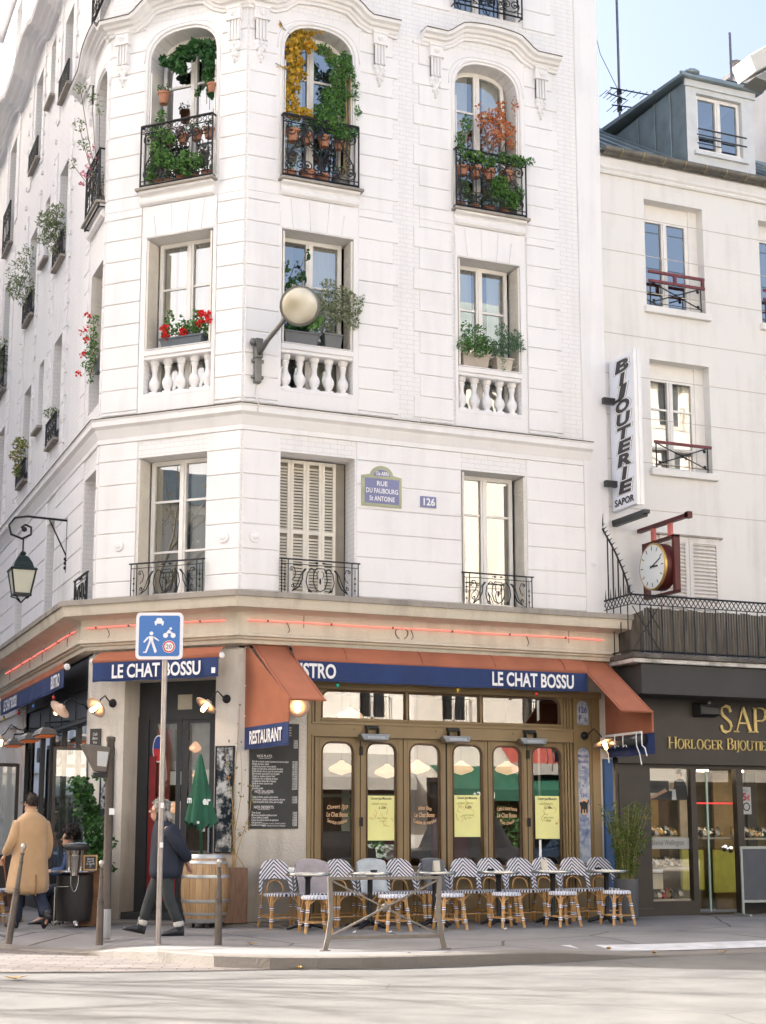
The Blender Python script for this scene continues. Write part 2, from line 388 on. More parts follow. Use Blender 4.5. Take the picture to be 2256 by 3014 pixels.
mb = MB(); gp = [(-14, -3.92), (-3.9, -4.47), (-2.8, -4.87), (-1.68, -5.14), (-.85, -5.27), (-.2, -5.6), (.9, -5.7)]
for a, b in zip(gp, gp[1:]): mb.add([(a[0], a[1], -.121), (b[0], b[1], -.121), (b[0], b[1] - .05, -.121), (a[0], a[1] - .05, -.121)], [(0, 1, 2, 3)])
tag(mb.build('gutter', GUTT), kind='structure')
def sheet_z(x, y):
    # pavement height near the dropped kerb
    best = None
    for i in range(13, n_ - 1):
        if EDGE[i][0] <= x <= EDGE[i + 1][0]:
            t = (x - EDGE[i][0]) / (EDGE[i + 1][0] - EDGE[i][0]); ez = EDGE[i][2] * (1 - t) + EDGE[i + 1][2] * t
            dd = y + 5.4; s = min(1, max(0, (dd - .26) / 1.24)); return ez * .88 * (1 - s) + ez * .12 * s
    return 0
mb = MB(); xs = [2.45, 2.75, 3.1, 3.6, 4.2, 5, 6, 7, 9]
for a, b in zip(xs, xs[1:]):
    for y0, y1 in ((-4.55, -4.75), (-4.75, -5.08)):
        oo = lambda x, y: y if x > 2.8 else -4.7 + (y + 4.7) * (x - 2.3) / .5
        mb.add([(x, oo(x, y), sheet_z(x, oo(x, y)) + .009) for x, y in ((a, y0), (b, y0), (b, y1), (a, y1))], [(0, 1, 2, 3)])
tag(mb.build('pavement_marking', PAINT), kind='structure')

# ================================================================ corner building
bld = thing('corner_building', 'white corner apartment building with bistro shopfront and iron balconies', 'building')
def arch_top(u0, u1, zs, za, n=14, p=2.5):
    um, a, b = (u0 + u1) / 2, (u1 - u0) / 2, za - zs; out = []
    for i in range(n + 1):
        t = pi - pi * i / n; c_, s_ = cos(t), sin(t)
        out.append((um + a * math.copysign(abs(c_) ** (2 / p), c_), zs + b * abs(s_) ** (2 / p)))
    out[0] = (u0, zs); out[-1] = (u1, zs); return out
def round_top(u0, u1, z1, rl, rr, n=5):
    out = []
    if rl: out += [(u0 + rl - rl * cos(pi / 2 * i / n), z1 - rl + rl * sin(pi / 2 * i / n)) for i in range(n + 1)]
    else: out.append((u0, z1))
    if rr: out += [(u1 - rr + rr * sin(pi / 2 * i / n), z1 - rr + rr * cos(pi / 2 * i / n)) for i in range(n + 1)]
    else: out.append((u1, z1))
    return out
def facade(mb, u0, u1, z0, z1, holes, depth, d=0.0):
    """wall sheet with openings and reveals; a hole is (u0, u1, z0, z1, top outline or None)"""
    us = sorted({u0, u1} | {h[0] for h in holes} | {h[1] for h in holes}); zs = sorted({z0, z1} | {h[2] for h in holes} | {h[3] for h in holes})
    us = [x for x in us if u0 <= x <= u1]; zs = [x for x in zs if z0 <= x <= z1]
    for a, b in zip(us, us[1:]):
        for c, e in zip(zs, zs[1:]):
            m, q = (a + b) / 2, (c + e) / 2
            if any(h[0] < m < h[1] and h[2] < q < h[3] for h in holes): continue
            mb.add([(a, d, c), (b, d, c), (b, d, e), (a, d, e)], [(0, 1, 2, 3)])
    for h in holes:
        a, b, c, e = h[:4]; top = h[4] or [(a, e), (b, e)]; k = d - depth
        if h[4]:
            for p, q in zip(top, top[1:]):
                if q[0] - p[0] > 1e-6: mb.add([(p[0], d, p[1]), (q[0], d, q[1]), (q[0], d, e), (p[0], d, e)], [(0, 1, 2, 3)])
        ring = [(a, c)] + list(top) + [(b, c)]
        for p, q in zip(ring, ring[1:] + ring[:1]):
            mb.add([(p[0], d, p[1]), (q[0], d, q[1]), (q[0], k, q[1]), (p[0], k, p[1])], [(0, 1, 2, 3)])
def ring_frame(mb, outer, w, d0, d1):
    """frame strip of width w inside a closed outline"""
    P = [Vector((p[0], p[1])) for p in outer]; n = len(P); I = []
    area = sum(P[i].x * P[(i + 1) % n].y - P[(i + 1) % n].x * P[i].y for i in range(n)); sg = 1 if area > 0 else -1
    for i in range(n):
        a = (P[i] - P[i - 1]); b = (P[(i + 1) % n] - P[i])
        na = Vector((-a.y, a.x)).normalized() * sg; nb = Vector((-b.y, b.x)).normalized() * sg
        m = (na + nb); m = m / max(.3, m.length_squared) * 2 if m.length > 1e-6 else na
        I.append(P[i] + m * w)
    for i in range(n):
        j = (i + 1) % n
        o1, o2, i1, i2 = P[i], P[j], I[i], I[j]
        v = [(o1.x, d1, o1.y), (o2.x, d1, o2.y), (i2.x, d1, i2.y), (i1.x, d1, i1.y), (o1.x, d0, o1.y), (o2.x, d0, o2.y), (i2.x, d0, i2.y), (i1.x, d0, i1.y)]
        mb.add(v, [(0, 1, 2, 3), (4, 5, 6, 7), (3, 2, 6, 7), (0, 1, 5, 4)])
    return [(p.x, p.y) for p in I]
CURT = {'cream': mat('cream_curtain', (.66, .60, .48), .9, var=.12, scale=3, stretch=(9, 9, .6)), 'olive': mat('olive_curtain', (.20, .19, .12), .9, var=.3, scale=3, stretch=(9, 9, .5)), 'white': mat('white_net_curtain', (.74, .74, .72), .9, var=.08, scale=4, stretch=(9, 9, .5)), 'dark': mat('dark_curtain', (.05, .055, .06), .9, var=.2)}
def window(par, fr, u0, u1, z0, z1, top=None, d=-.32, bars=(.75,), fm=TRIM, gm=GLASS, fw_=.065, curt=None, mid=True, name='window'):
    f = MB(fr); t_ = .05
    outl = [(u0, z0), (u1, z0)] + (list(reversed(top)) if top else [(u1, z1), (u0, z1)])
    inn = ring_frame(f, outl, fw_, d, d + t_)
    um = (u0 + u1) / 2
    def ztop(u):
        if not top: return z1 - fw_
        for p, q in zip(top, top[1:]):
            if p[0] <= u <= q[0] and q[0] > p[0]: return p[1] + (q[1] - p[1]) * (u - p[0]) / (q[0] - p[0]) - fw_
        return z1 - fw_
    if mid:
        f.box(um - .055, um + .055, d - .002, d + t_ + .012, z0 + fw_ - .01, ztop(um) + .01)
        f.box(um - .022, um + .022, d + t_ + .012, d + t_ + .028, z0 + fw_, ztop(um))
    H = z1 - z0
    for b in bars:
        zb = z0 + H * b
        f.box(u0 + fw_ - .005, um - .05 if mid else u1 - fw_, d + .008, d + t_ - .008, zb - .017, zb + .017)
        if mid: f.box(um + .05, u1 - fw_ + .005, d + .008, d + t_ - .008, zb - .017, zb + .017)
    f.box(u0 + .01, u1 - .01, d + t_, d + t_ + .04, z0, z0 + .05)
    wn = f.build(name, fm, par)
    g = MB(fr); g.poly([(p[0], d + .022, p[1]) for p in inn]); g.build('pane', gm, wn)
    for c in curt or ():
        cm, a, b = c[:3]; zz0 = z0 + .05 if len(c) < 4 else z0 + H * c[3]
        q = MB(fr); ua, ub = u0 + (u1 - u0) * a, u0 + (u1 - u0) * b; k = max(4, int((ub - ua) / .035)); pts = []
        for i in range(k + 1):
            x = ua + (ub - ua) * i / k; pts.append((x, d - .10 + .018 * (-1) ** i))
        for p, r in zip(pts, pts[1:]): q.add([(p[0], p[1], zz0), (r[0], r[1], zz0), (r[0], r[1], z1 - .03), (p[0], p[1], z1 - .03)], [(0, 1, 2, 3)])
        q.build('curtain', CURT[cm], wn, smooth=True)
    return wn

# openings: (u0, u1, z0, z1, spring or None)
L3 = (11.13, 13.72, 13.22)
OP_F = [(.58, 1.72, L3[0], L3[1], L3[2]), (3.50, 4.64, L3[0], L3[1], L3[2]), (.58, 1.74, 7.84, 10.34, None), (3.52, 4.64, 7.84, 10.34, None), (.60, 1.78, 4.74, 6.86, None), (3.56, 4.68, 4.74, 6.86, None),
        (3.50, 4.64, 14.62, 17.2, None), (.58, 1.72, 14.62, 17.2, None)]
OP_C = [(-1.72, -.54, L3[0], L3[1], L3[2]), (-1.70, -.54, 7.84, 10.34, None), (-1.75, -.58, 4.74, 6.86, None), (-1.72, -.54, 14.62, 17.2, None)]
OP_L = [(1.86, 2.82, 10.98, 13.5, 13.0), (1.86, 2.72, 7.84, 10.2, None), (1.86, 2.82, 4.74, 6.8, None), (1.86, 2.82, 14.62, 17.0, None),
        (5.26, 6.05, 8.12, 10.06, None), (5.26, 6.05, 11.5, 13.35, None), (5.26, 6.05, 14.82, 16.4, None), (5.26, 6.05, 4.74, 6.7, None),
        (7.05, 7.55, 8.8, 10.1, None), (7.05, 7.55, 12.12, 13.4, None), (7.05, 7.55, 15.42, 16.7, None),
        (8.45, 9.25, 8.08, 10.0, None), (8.45, 9.25, 11.46, 13.3, None), (8.45, 9.25, 14.76, 16.7, None), (8.45, 9.25, 4.74, 6.7, None),
        (11.75, 12.65, 10.85, 13.4, None), (11.75, 12.65, 14.2, 16.7, None), (11.75, 12.65, 7.84, 10.0, None), (11.75, 12.65, 4.74, 6.7, None), (11.75, 12.65, 18.2, 20.2, None), (8.45, 9.25, 18.2, 20.2, None)]
TOPZ = 23.0; UEND = 6.18; LEND = 14.8
def holes(ops): return [(o[0], o[1], o[2], o[3], arch_top(o[0], o[1], o[4], o[3]) if o[4] else None) for o in ops]
mw = MB(FR); facade(mw, 0, UEND, 3.9, TOPZ, holes(OP_F), .40)
mw.fr = CH; facade(mw, -2.45, 0, 3.9, TOPZ, holes(OP_C), .40)
mw.fr = LF; facade(mw, 1.732, LEND, 3.9, TOPZ, holes(OP_L), .40)
mw.fr = None
mw.add([(UEND, 0, 3.9), (UEND, 14.8, 3.9), (UEND, 14.8, TOPZ), (UEND, 0, TOPZ)], [(0, 1, 2, 3)])
mw.add([(LX, LEND, 0), (UEND, LEND, 0), (UEND, LEND, TOPZ), (LX, LEND, TOPZ)], [(0, 1, 2, 3)])
mw.add([(LX, LEND, TOPZ), (UEND, LEND, TOPZ), (UEND, 0, TOPZ), (0, 0, TOPZ), (LX, 1.732, TOPZ)], [(0, 1, 2, 3, 4)])
mw.build('wall', BRICK, bld)
# rooms behind the windows
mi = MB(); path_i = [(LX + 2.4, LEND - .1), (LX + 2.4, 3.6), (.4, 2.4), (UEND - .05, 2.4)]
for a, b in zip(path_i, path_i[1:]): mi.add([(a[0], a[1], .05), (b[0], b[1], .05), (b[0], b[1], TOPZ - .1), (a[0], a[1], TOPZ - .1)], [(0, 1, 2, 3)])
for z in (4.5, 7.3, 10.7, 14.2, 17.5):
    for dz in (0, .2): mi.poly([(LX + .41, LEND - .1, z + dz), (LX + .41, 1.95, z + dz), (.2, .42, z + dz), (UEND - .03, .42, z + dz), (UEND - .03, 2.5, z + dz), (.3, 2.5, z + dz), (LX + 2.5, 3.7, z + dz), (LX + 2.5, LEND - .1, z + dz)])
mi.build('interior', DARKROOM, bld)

# dressed-stone bands: blocks with open joints
def blocks(fr, strips, z0, z1, step, off, d=.022, gap=.012, tooth=None):
    mbk = MB(fr); z = off; k = 0
    while z > z0: z -= step
    while z < z1:
        a, b = max(z + gap / 2, z0), min(z + step - gap / 2, z1)
        if b - a > .03:
            for s_ in strips:
                u0, u1 = s_[0], s_[1]; tl, tr = (s_[2], s_[3]) if len(s_) > 2 else (0, 0)
                if k % 2: u0 -= tl; u1 += tr
                c = .010
                mbk.add([(u0, -.001, a), (u1, -.001, a), (u1, -.001, b), (u0, -.001, b), (u0, d - c, a), (u1, d - c, a), (u1, d - c, b), (u0, d - c, b), (u0 + c * .6, d, a + c), (u1 - c * .6, d, a + c), (u1 - c * .6, d, b - c), (u0 + c * .6, d, b - c)],
                  [(0, 1, 5, 4), (1, 2, 6, 5), (2, 3, 7, 6), (3, 0, 4, 7), (4, 5, 9, 8), (5, 6, 10, 9), (6, 7, 11, 10), (7, 4, 8, 11), (8, 9, 10, 11)])
        z += step; k += 1
    return mbk
ZB = [(7.62, 10.30), (10.86, 13.86)]
def addq(a, strips, *r):
    for s_ in strips: blocks(a, [s_], *r).build('quoin', WHITE, bld)
for z0, z1 in ((7.56, 10.86), (10.86, 13.9), (14.5, 17.3)):
    addq(FR, [(.013, .54), (1.82, 2.40, 0, .09), (2.86, 3.42, .1, 0), (4.76, 5.29, 0, .09)], z0, z1, .346, 7.96)
    addq(CH, [(-2.437, -1.80), (-.47, -.013)], z0, z1, .346, 7.96)
    addq(LF, [(1.745, 1.82), (2.98, 3.25, 0, .10), (4.85, 5.1), (6.3, 6.55), (8.1, 8.3), (9.5, 9.8), (11.2, 11.6), (12.8, 13.1), (14.2, 14.79)], z0, z1, .346, 7.96)
addq(FR, [(.013, .585), (1.80, 3.545), (4.70, 5.74)], 4.75, 7.12, .372, 4.98)
addq(CH, [(-2.437, -1.765), (-.565, -.013)], 4.75, 7.12, .372, 4.98)
addq(LF, [(1.745, 1.85), (2.86, 5.2), (6.12, 8.4), (9.3, 11.7), (12.7, 14.79)], 4.75, 7.12, .372, 4.98)
# smooth surrounds of the window bays and the rendered end strip
sm = MB(FR)
for o in OP_F[:2]:
    facade(sm, o[0] - .13, o[1] + .13, 10.86, 13.9, [(o[0] - .002, o[1] + .002, 10.86, o[3] + .002, arch_top(o[0] - .002, o[1] + .002, o[4], o[3] + .002))], .02, d=.018)
for o in OP_F[2:4]: facade(sm, o[0] - .05, o[1] + .09, 7.56, 10.86, [(o[0] - .001, o[1] + .001, 7.84, 10.34, None)], .02, d=.016)
sm.box(5.74, UEND, -.01, .04, 4.72, TOPZ)
sm.fr = CH
o = OP_C[0]; facade(sm, o[0] - .10, o[1] + .10, 10.86, 13.9, [(o[0] - .002, o[1] + .002, 10.86, o[3] + .002, arch_top(o[0] - .002, o[1] + .002, o[4], o[3] + .002))], .02, d=.018)
o = OP_C[1]; facade(sm, o[0] - .09, o[1] + .06, 7.56, 10.86, [(o[0] - .001, o[1] + .001, 7.84, 10.34, None)], .02, d=.016)
sm.fr = LF
o = OP_L[0]; facade(sm, o[0] - .03, o[1] + .12, 10.86, 13.9, [(o[0] - .002, o[1] + .002, 10.98, o[3] + .002, arch_top(o[0] - .002, o[1] + .002, o[4], o[3] + .002))], .02, d=.018)
sm.build('window_surround', WHITE, bld)
# raised bead round the arched openings
for fr, o in ((FR, OP_F[0]), (FR, OP_F[1]), (CH, OP_C[0]), (LF, OP_L[0])):
    ab = MB(); tp = arch_top(o[0] - .05, o[1] + .05, o[4], o[3] + .06, 20)
    pts = [(o[0] - .05, 11.2)] + tp + [(o[1] + .05, 11.2)]
    ab.tube([fr(a, .02, c) for a, c in pts], .026, 6)
    pts = [(a + (-.06 if a < (o[0] + o[1]) / 2 else .06), c + .05) for a, c in tp]
    ab.tube([fr(a, .02, c) for a, c in pts], .012, 5); ab.build('arch_moulding', WHITE, bld, smooth=True)
# voussoirs over the square windows
for fr, o in ((FR, OP_F[2]), (FR, OP_F[3]), (CH, OP_C[1])):
    a, b = o[0], o[1]; W_ = b - a
    tops = [a - .10, a + .30, a + W_ * .36, a + W_ * .64, b - .30, b + .10]; bots = [a - .02, a + .18, a + W_ * .37, a + W_ * .63, b - .18, b + .02]
    tops = [a - .06, a + .12, a + W_ * .37, a + W_ * .65, b - .16, b + .07]; bots = [a - .03, a + .17, a + W_ * .385, a + W_ * .615, b - .20, b + .03]
    vb = MB(fr)
    for i in range(5):
        g = .006; zt = 10.84 if i in (1, 2, 3) else 10.70
        vb.prism([(bots[i] + g, 10.355), (bots[i + 1] - g, 10.355), (tops[i + 1] - g, zt), (tops[i] + g, zt)], .0, .028)
    vb.build('voussoir', WHITE, bld)

# ---------------- swept mouldings
def sweep(path, prof, closed_prof=True):
    """profile (d, z) swept along a plan polyline with mitres; outward is to the right of the path direction"""
    P = [Vector(p) for p in path]; n = len(P); rings = []
    for i in range(n):
        ns = []
        if i > 0: t = (P[i] - P[i - 1]).normalized(); ns.append(Vector((t.y, -t.x)))
        if i < n - 1: t = (P[i + 1] - P[i]).normalized(); ns.append(Vector((t.y, -t.x)))
        m = ns[0] if len(ns) == 1 else (ns[0] + ns[1]) / (1 + ns[0].dot(ns[1]))
        rings.append([(P[i].x + m.x * d, P[i].y + m.y * d, z) for d, z in prof])
    return MB().loft(rings)
PATH = [(LX, LEND), (LX, 1.732), (0, 0), (5.86, 0)]
sweep(PATH, [(-.02, 7.50), (.16, 7.49), (.165, 7.475), (.15, 7.46), (.145, 7.38), (.11, 7.355), (.09, 7.34), (.075, 7.30), (.04, 7.22), (.03, 7.20), (.03, 7.13), (-.02, 7.12)]).build('string_course', WHITE, bld)
sweep(PATH, [(-.02, 7.514), (.17, 7.503), (.175, 7.492), (-.02, 7.492)]).build('lead_flashing', mat('dark_lead', (.12, .105, .09), .8, var=.4, scale=5), bld)
PATH2 = [(LX, 11.2), (LX, 1.732), (0, 0), (6.08, 0), (6.08, .3)]
PATHC = [(LX, 11.2), (LX, 1.732), (0, 0), (5.98, 0), (5.98, .3)]
sweep(PATHC, [(-.02, 4.70), (.55, 4.655), (.56, 4.65), (.56, 4.575), (-.02, 4.575)]).build('cornice_slab', SLAB, bld)
sweep(PATHC, [(-.02, 4.574), (.53, 4.574), (.52, 4.54), (.50, 4.46), (.49, 4.43), (.24, 4.40), (.215, 4.385), (.215, 4.10), (.25, 4.085), (.25, 4.05), (.205, 4.04), (.20, 4.015), (.165, 4.00), (.15, 3.95), (-.02, 3.93)]).build('fascia', CREAM, bld)

# ---------------- hoods over the arched windows
PROF_H = [(-.02, -.17), (.05, -.17), (.06, -.13), (.085, -.12), (.10, -.08), (.15, -.07), (.17, -.03), (.235, -.015), (.25, .03), (.25, .045), (-.02, .07)]
def hood(fr, pts, mL, mR, lead=True):
    rings = []; rl = []
    for i, (u, z) in enumerate(pts):
        a = Vector(pts[max(0, i - 1)]); b = Vector(pts[min(len(pts) - 1, i + 1)]); t = (b - a).normalized(); nx, nz = -t.y, t.x
        k = mL if i == 0 else (mR if i == len(pts) - 1 else None)
        R1 = []
        for d, h in PROF_H:
            uu, zz = u + nx * h, z + nz * h
            if k is not None: uu = u + k * d * tan(pi / 8)
            R1.append((uu, d, zz))
        rings.append(R1)
        r2 = []
        for d, h in ((-.01, .073), (.262, .048), (.262, .034), (-.01, .05)):
            uu, zz = u + nx * h, z + nz * h
            if k is not None: uu = u + k * d * tan(pi / 8)
            r2.append((uu, d, zz))
        rl.append(r2)
    MB(fr).loft(rings).build('hood_moulding', WHITE, bld)
    MB(fr).loft(rl).build('lead_flashing', bpy.data.materials['dark_lead'], bld)
def hpath(u0, a0, a1, u1, zf, rise, n=16):
    pts = [(u0, zf)]
    for i in range(n + 1):
        t = i / n; s_ = .5 - .5 * cos(pi * min(1, t / .22)) if t < .22 else (.5 - .5 * cos(pi * min(1, (1 - t) / .22)) if t > .78 else 1)
        pts.append((a0 + (a1 - a0) * t, zf + rise * (s_ * .62 + .38 * sin(pi * t))))
    return pts + [(u1, zf)]
ZH = 14.0
hood(CH, hpath(-2.45, -2.0, -.42, 0, ZH, .27), -1, 1)
hood(FR, hpath(0, .42, 1.98, 2.46, ZH, .27), -1, 0)
hood(FR, hpath(2.90, 3.28, 4.92, 5.38, ZH, .27), 0, 0)
hood(LF, hpath(1.732, 1.80, 3.3, 4.1, ZH, .27), -1, 0)
# upper cornice on the side street
wav = [(LEND + .2, 17.25)]
for uc in (12.2, 8.85, 5.65): wav += [(uc + 1.1, 17.25), (uc + .7, 17.42), (uc, 17.55), (uc - .7, 17.42), (uc - 1.1, 17.25)]
wav += [(1.732, 17.25)]
wav.reverse()
rings = [[(u, d * 1.7, z + h * 1.6) for d, h in PROF_H] for u, z in wav]
MB(LF).loft(rings).build('cornice', WHITE, bld)
sweep([(LX, LEND + .2), (LX, 1.732)], [(-.02, 21.2), (.5, 21.2), (.5, 21.0), (.35, 20.85), (.2, 20.6), (-.02, 20.6)]).build('cornice', WHITE, bld)
# consoles
def console(fr, uc):
    m = MB(fr); w2 = .115
    m.box(uc - w2, uc + w2, -.01, .10, 13.66, 13.86); m.box(uc - w2 - .012, uc + w2 + .012, -.01, .115, 13.83, 13.87); m.box(uc - w2 - .01, uc + w2 + .01, -.01, .11, 13.645, 13.67)
    m.ball((uc, .10, 13.755), .055, .03, .055, 8, 6); m.ball((uc, .115, 13.755), .025, .03, .025, 6, 5)
    for k in range(4): m.box(uc - .09 + k * .052, uc - .09 + k * .052 + .026, -.01, .085, 13.32, 13.65)
    m.box(uc - .09, uc + .09, -.01, .055, 13.32, 13.65)
    for i, (z, r, dx) in enumerate(((13.27, .05, -.06), (13.27, .05, .06), (13.28, .05, 0), (13.20, .05, -.045), (13.20, .05, .045), (13.15, .05, 0), (13.09, .042, -.02), (13.08, .04, .03), (13.02, .032, 0), (12.97, .02, 0))):
        m.ball((uc + dx, .03, z), r, .05, r * 1.1, 7, 5)
    return m.build('console', WHITE, bld, smooth=False)
for u in (.19, 2.165, 3.145, 5.065): console(FR, u)
for u in (-2.22, -.22): console(CH, u)
console(LF, 3.1)
# sills and roll mouldings below the arched windows
for fr, a, b in ((FR, .50, 1.86), (FR, 3.42, 4.78), (CH, -1.86, -.48), (LF, 1.80, 3.0)):
    sb = MB(fr); sb.box(a, b, -.3, .17, 11.085, 11.13); rb = MB(fr)
    rb.loft([[(u, d, z) for d, z in ((-.01, 10.87), (.04, 10.87), (.075, 10.90), (.085, 10.94), (.07, 10.98), (.04, 11.005), (.05, 11.03), (.12, 11.05), (.13, 11.084), (-.01, 11.084))] for u in (a + .04, b - .05)])
    sb.build('sill', SLAB, bld, bevel=.008); rb.build('sill_moulding', WHITE, bld)
# balustrades
bp_ = [(.055, 0), (.085, .0), (.085, .045), (.05, .05), (.045, .075), (.075, .12), (.088, .175), (.078, .225), (.048, .275), (.038, .33), (.045, .39), (.06, .44), (.045, .455), (.06, .47), (.075, .505), (.08, .55)]
for fr, a, b in ((FR, .58, 1.74), (FR, 3.52, 4.64), (CH, -1.70, -.54)):
    m = MB(fr); m.box(a + .002, b - .002, -.30, .035, 8.44, 8.53); m.box(a + .002, b - .002, -.28, .015, 8.385, 8.44); m.box(a + .002, b - .002, -.30, .02, 7.78, 7.85)
    m.box(a + .002, b - .002, -.32, .05, 8.525, 8.545)
    bal = m.build('balustrade', WHITE, bld, bevel=.01)
    n = 5; st = (b - a) / n
    for i in range(n):
        p = MB(); o3 = fr(a + st * (i + .5), -.12, 7.845); p.lathe(bp_, o3, 12); p.build('baluster', WHITE, bal, smooth=True, autos=50)

# ---------------- windows
for i, o in enumerate(OP_F):
    tp = arch_top(o[0], o[1], o[4], o[3]) if o[4] else None
    if i == 4: continue
    cu = {0: [('white', .06, .42), ('dark', .58, .94)], 1: [('white', .04, .40), ('white', .66, .96)], 2: [('dark', 0, .3), ('cream', .55, .95)], 3: [('white', .05, .45), ('white', .70, .96)], 5: [('cream', .05, .46), ('olive', .78, .98)], 6: [('dark', .55, .9)]}.get(i)
    window(bld, FR, o[0] + .01, o[1] - .08, o[2] + .01, o[3] - .01 if not tp else o[3], [(p[0] if p[0] > o[0] + .01 else o[0] + .01, p[1]) for p in tp if p[0] < o[1] - .085] + [(o[1] - .08, o[4] + .02)] if tp else None, curt=cu, bars=(.72,) if i in (0, 1) else (.70,), d=-.34)
for i, o in enumerate(OP_C):
    tp = arch_top(o[0], o[1], o[4], o[3]) if o[4] else None
    cu = {0: [('dark', .04, .22), ('white', .55, .95)], 1: [('cream', .04, .2), ('white', .24, .46), ('white', .55, .96)], 2: [('olive', .04, .36), ('white', .56, .95)]}.get(i)
    window(bld, CH, o[0] + .06, o[1] - .01, o[2] + .01, o[3] - .01, [(o[0] + .06, o[4])] + [p for p in tp if o[0] + .065 < p[0]] if tp else None, curt=cu, bars=(.7,) if i != 2 else (.33, .70), d=-.34)
for i, o in enumerate(OP_L):
    tp = arch_top(o[0], o[1], o[4], o[3]) if o[4] else None
    window(bld, LF, o[0] + .01, o[1] - .01, o[2] + .01, o[3], tp, bars=(.72,), d=-.30, mid=o[1] - o[0] > .6)

# folded slatted shutters standing against the reveals, and the closed pair
SHUT = mat('shutter_paint', (.70, .66, .58), .55, var=.07)
def leaf(fr, u, d0, d1, z0, z1, th=.03):
    m = MB(fr); m.box(u, u + th, d0, d1, z0, z1); k = int((z1 - z0 - .2) / .06)
    for i in range(k): m.box(u - .006, u + th + .006, d0 + .05, d1 - .05, z0 + .1 + i * .06, z0 + .135 + i * .06)
    return m.build('shutter', SHUT, bld)
for fr, o, sides in ((FR, OP_F[2], 'lr'), (FR, OP_F[3], 'lr'), (CH, OP_C[1], 'lr'), (CH, OP_C[2], 'l'), (FR, OP_F[5], 'lr'), (LF, OP_L[1], 'r')):
    z0 = 8.56 if o[2] > 7 else 4.78
    if 'l' in sides: leaf(fr, o[0] + .012, -.27, .02, z0, o[3] - .04)
    if 'r' in sides: leaf(fr, o[1] - .044, -.27, .02, z0, o[3] - .04)
for fr, o in ((FR, OP_F[0]), (FR, OP_F[1]), (CH, OP_C[0])):
    for u in (o[0] + .012, o[1] - .03): MB(fr).box(u, u + .018, -.2, .012, 11.2, 13.1).build('shutter', TRIM, bld)
o = OP_F[4]; um = [.61, .875, 1.125, 1.375, 1.60]
for a, b in zip(um, um[1:]):
    m = MB(FR); d = -.36 + .0
    m.box(a, a + .045, d, d + .04, 4.76, 6.83); m.box(b - .05, b - .004, d, d + .04, 4.76, 6.83)
    for z in (4.76, 5.7, 6.78): m.box(a + .045, b - .05, d, d + .04, z, z + .05)
    z = 4.84
    while z < 6.76:
        if not 5.66 < z < 5.75: m.add([(a + .045, d + .002, z), (b - .05, d + .002, z), (b - .05, d + .036, z - .028), (a + .045, d + .036, z - .028), (a + .045, d + .002, z + .008), (b - .05, d + .002, z + .008), (b - .05, d + .036, z - .02), (a + .045, d + .036, z - .02)], [(0, 1, 2, 3), (4, 5, 6, 7), (3, 2, 6, 7), (0, 1, 5, 4)])
        z += .047
    m.build('shutter', SHUT, bld)
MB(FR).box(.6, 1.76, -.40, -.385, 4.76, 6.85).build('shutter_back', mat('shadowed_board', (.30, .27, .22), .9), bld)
# rosettes and tie plates
for fr, us in ((FR, (.21, 5.87)), (CH, (-2.05, -.27))):
    for u in us:
        m = MB(); m.lathe([(.09, 0), (.085, .012), (.05, .016), (.03, .03), (0, .034)], fr(u, .03, 5.53), 10, ax=Vector(fr(0, 1, 0)) - Vector(fr(0, 0, 0))); m.build('rosette', WHITE, bld)

# ---------------- iron balcony railings
def spiral(cx, cz, r, turns, a0, dirn=1, n=22, rin=.012):
    return [(cx + (r + (rin - r) * i / n) * cos(a0 + dirn * turns * 2 * pi * i / n), cz + (r + (rin - r) * i / n) * sin(a0 + dirn * turns * 2 * pi * i / n)) for i in range(n + 1)]
def rail_big(fr, a, b, z0, z1, d, simple=False):
    m = MB(); W_ = b - a
    T_ = lambda pts, r=.009, n=5: m.tube([fr(p[0], d, p[1]) for p in pts], r, n)
    T_([(a, z1), (b, z1)], .020, 6); T_([(a, z1 - .12), (b, z1 - .12)], .011); T_([(a, z0 + .03), (b, z0 + .03)], .016); T_([(a, z0 + .10), (b, z0 + .10)], .009)
    for u in (a, b): T_([(u, z0), (u, z1)], .015)
    for u in (a + .075, b - .075): T_([(u, z0 + .03), (u, z1 - .12)], .011)
    if not simple:
        for u in (a, b): m.tube([fr(u, d, z1), fr(u, -.05, z1)], .016, 5); m.tube([fr(u, d, z0 + .03), fr(u, -.05, z0 + .03)], .012, 5)
    N_ = 4; cw = (W_ - .15) / N_; zc = (z0 + z1) / 2
    for i in range(N_):
        c = a + .075 + cw * (i + .5); s_ = 1 if i % 2 else -1; r = min(.10, cw * .42)
        for sg in (1, -1):
            T_(spiral(c + sg * r * .75, z1 - .24, r, 1.6, pi / 2, -sg), .009); T_(spiral(c + sg * r * .75, z0 + .22, r, 1.6, -pi / 2, sg), .009)
            if not simple:
                m.ball(fr(c + sg * r * .75, d, z1 - .24), .018, n=6, m=4); m.ball(fr(c + sg * r * .75, d, z0 + .22), .018, n=6, m=4)
        if not simple:
            T_([(c - cw * .45 * s_, z1 - .22), (c - cw * .2 * s_, zc + .12), (c + cw * .12 * s_, zc), (c + cw * .42 * s_, zc - .13), (c + cw * .46 * s_, z0 + .2)], .010)
            T_(spiral(c - .02 * s_, zc + .06, .085, 1.5, -pi / 2 if s_ > 0 else pi / 2, s_), .008)
            T_(spiral(c + .05 * s_, zc - .11, .06, 1.3, pi, -s_), .008)
        if i: u = a + .075 + cw * i; T_([(u, z0 + .1), (u, z1 - .12)], .009)
    k = int(W_ / .09)
    for i in range(k): T_(spiral(a + W_ * (i + .5) / k, z1 - .06, .035, 1, 0, 1, 8, .035), .006, 4)
    return m.build('balcony_railing', IRON, bld)
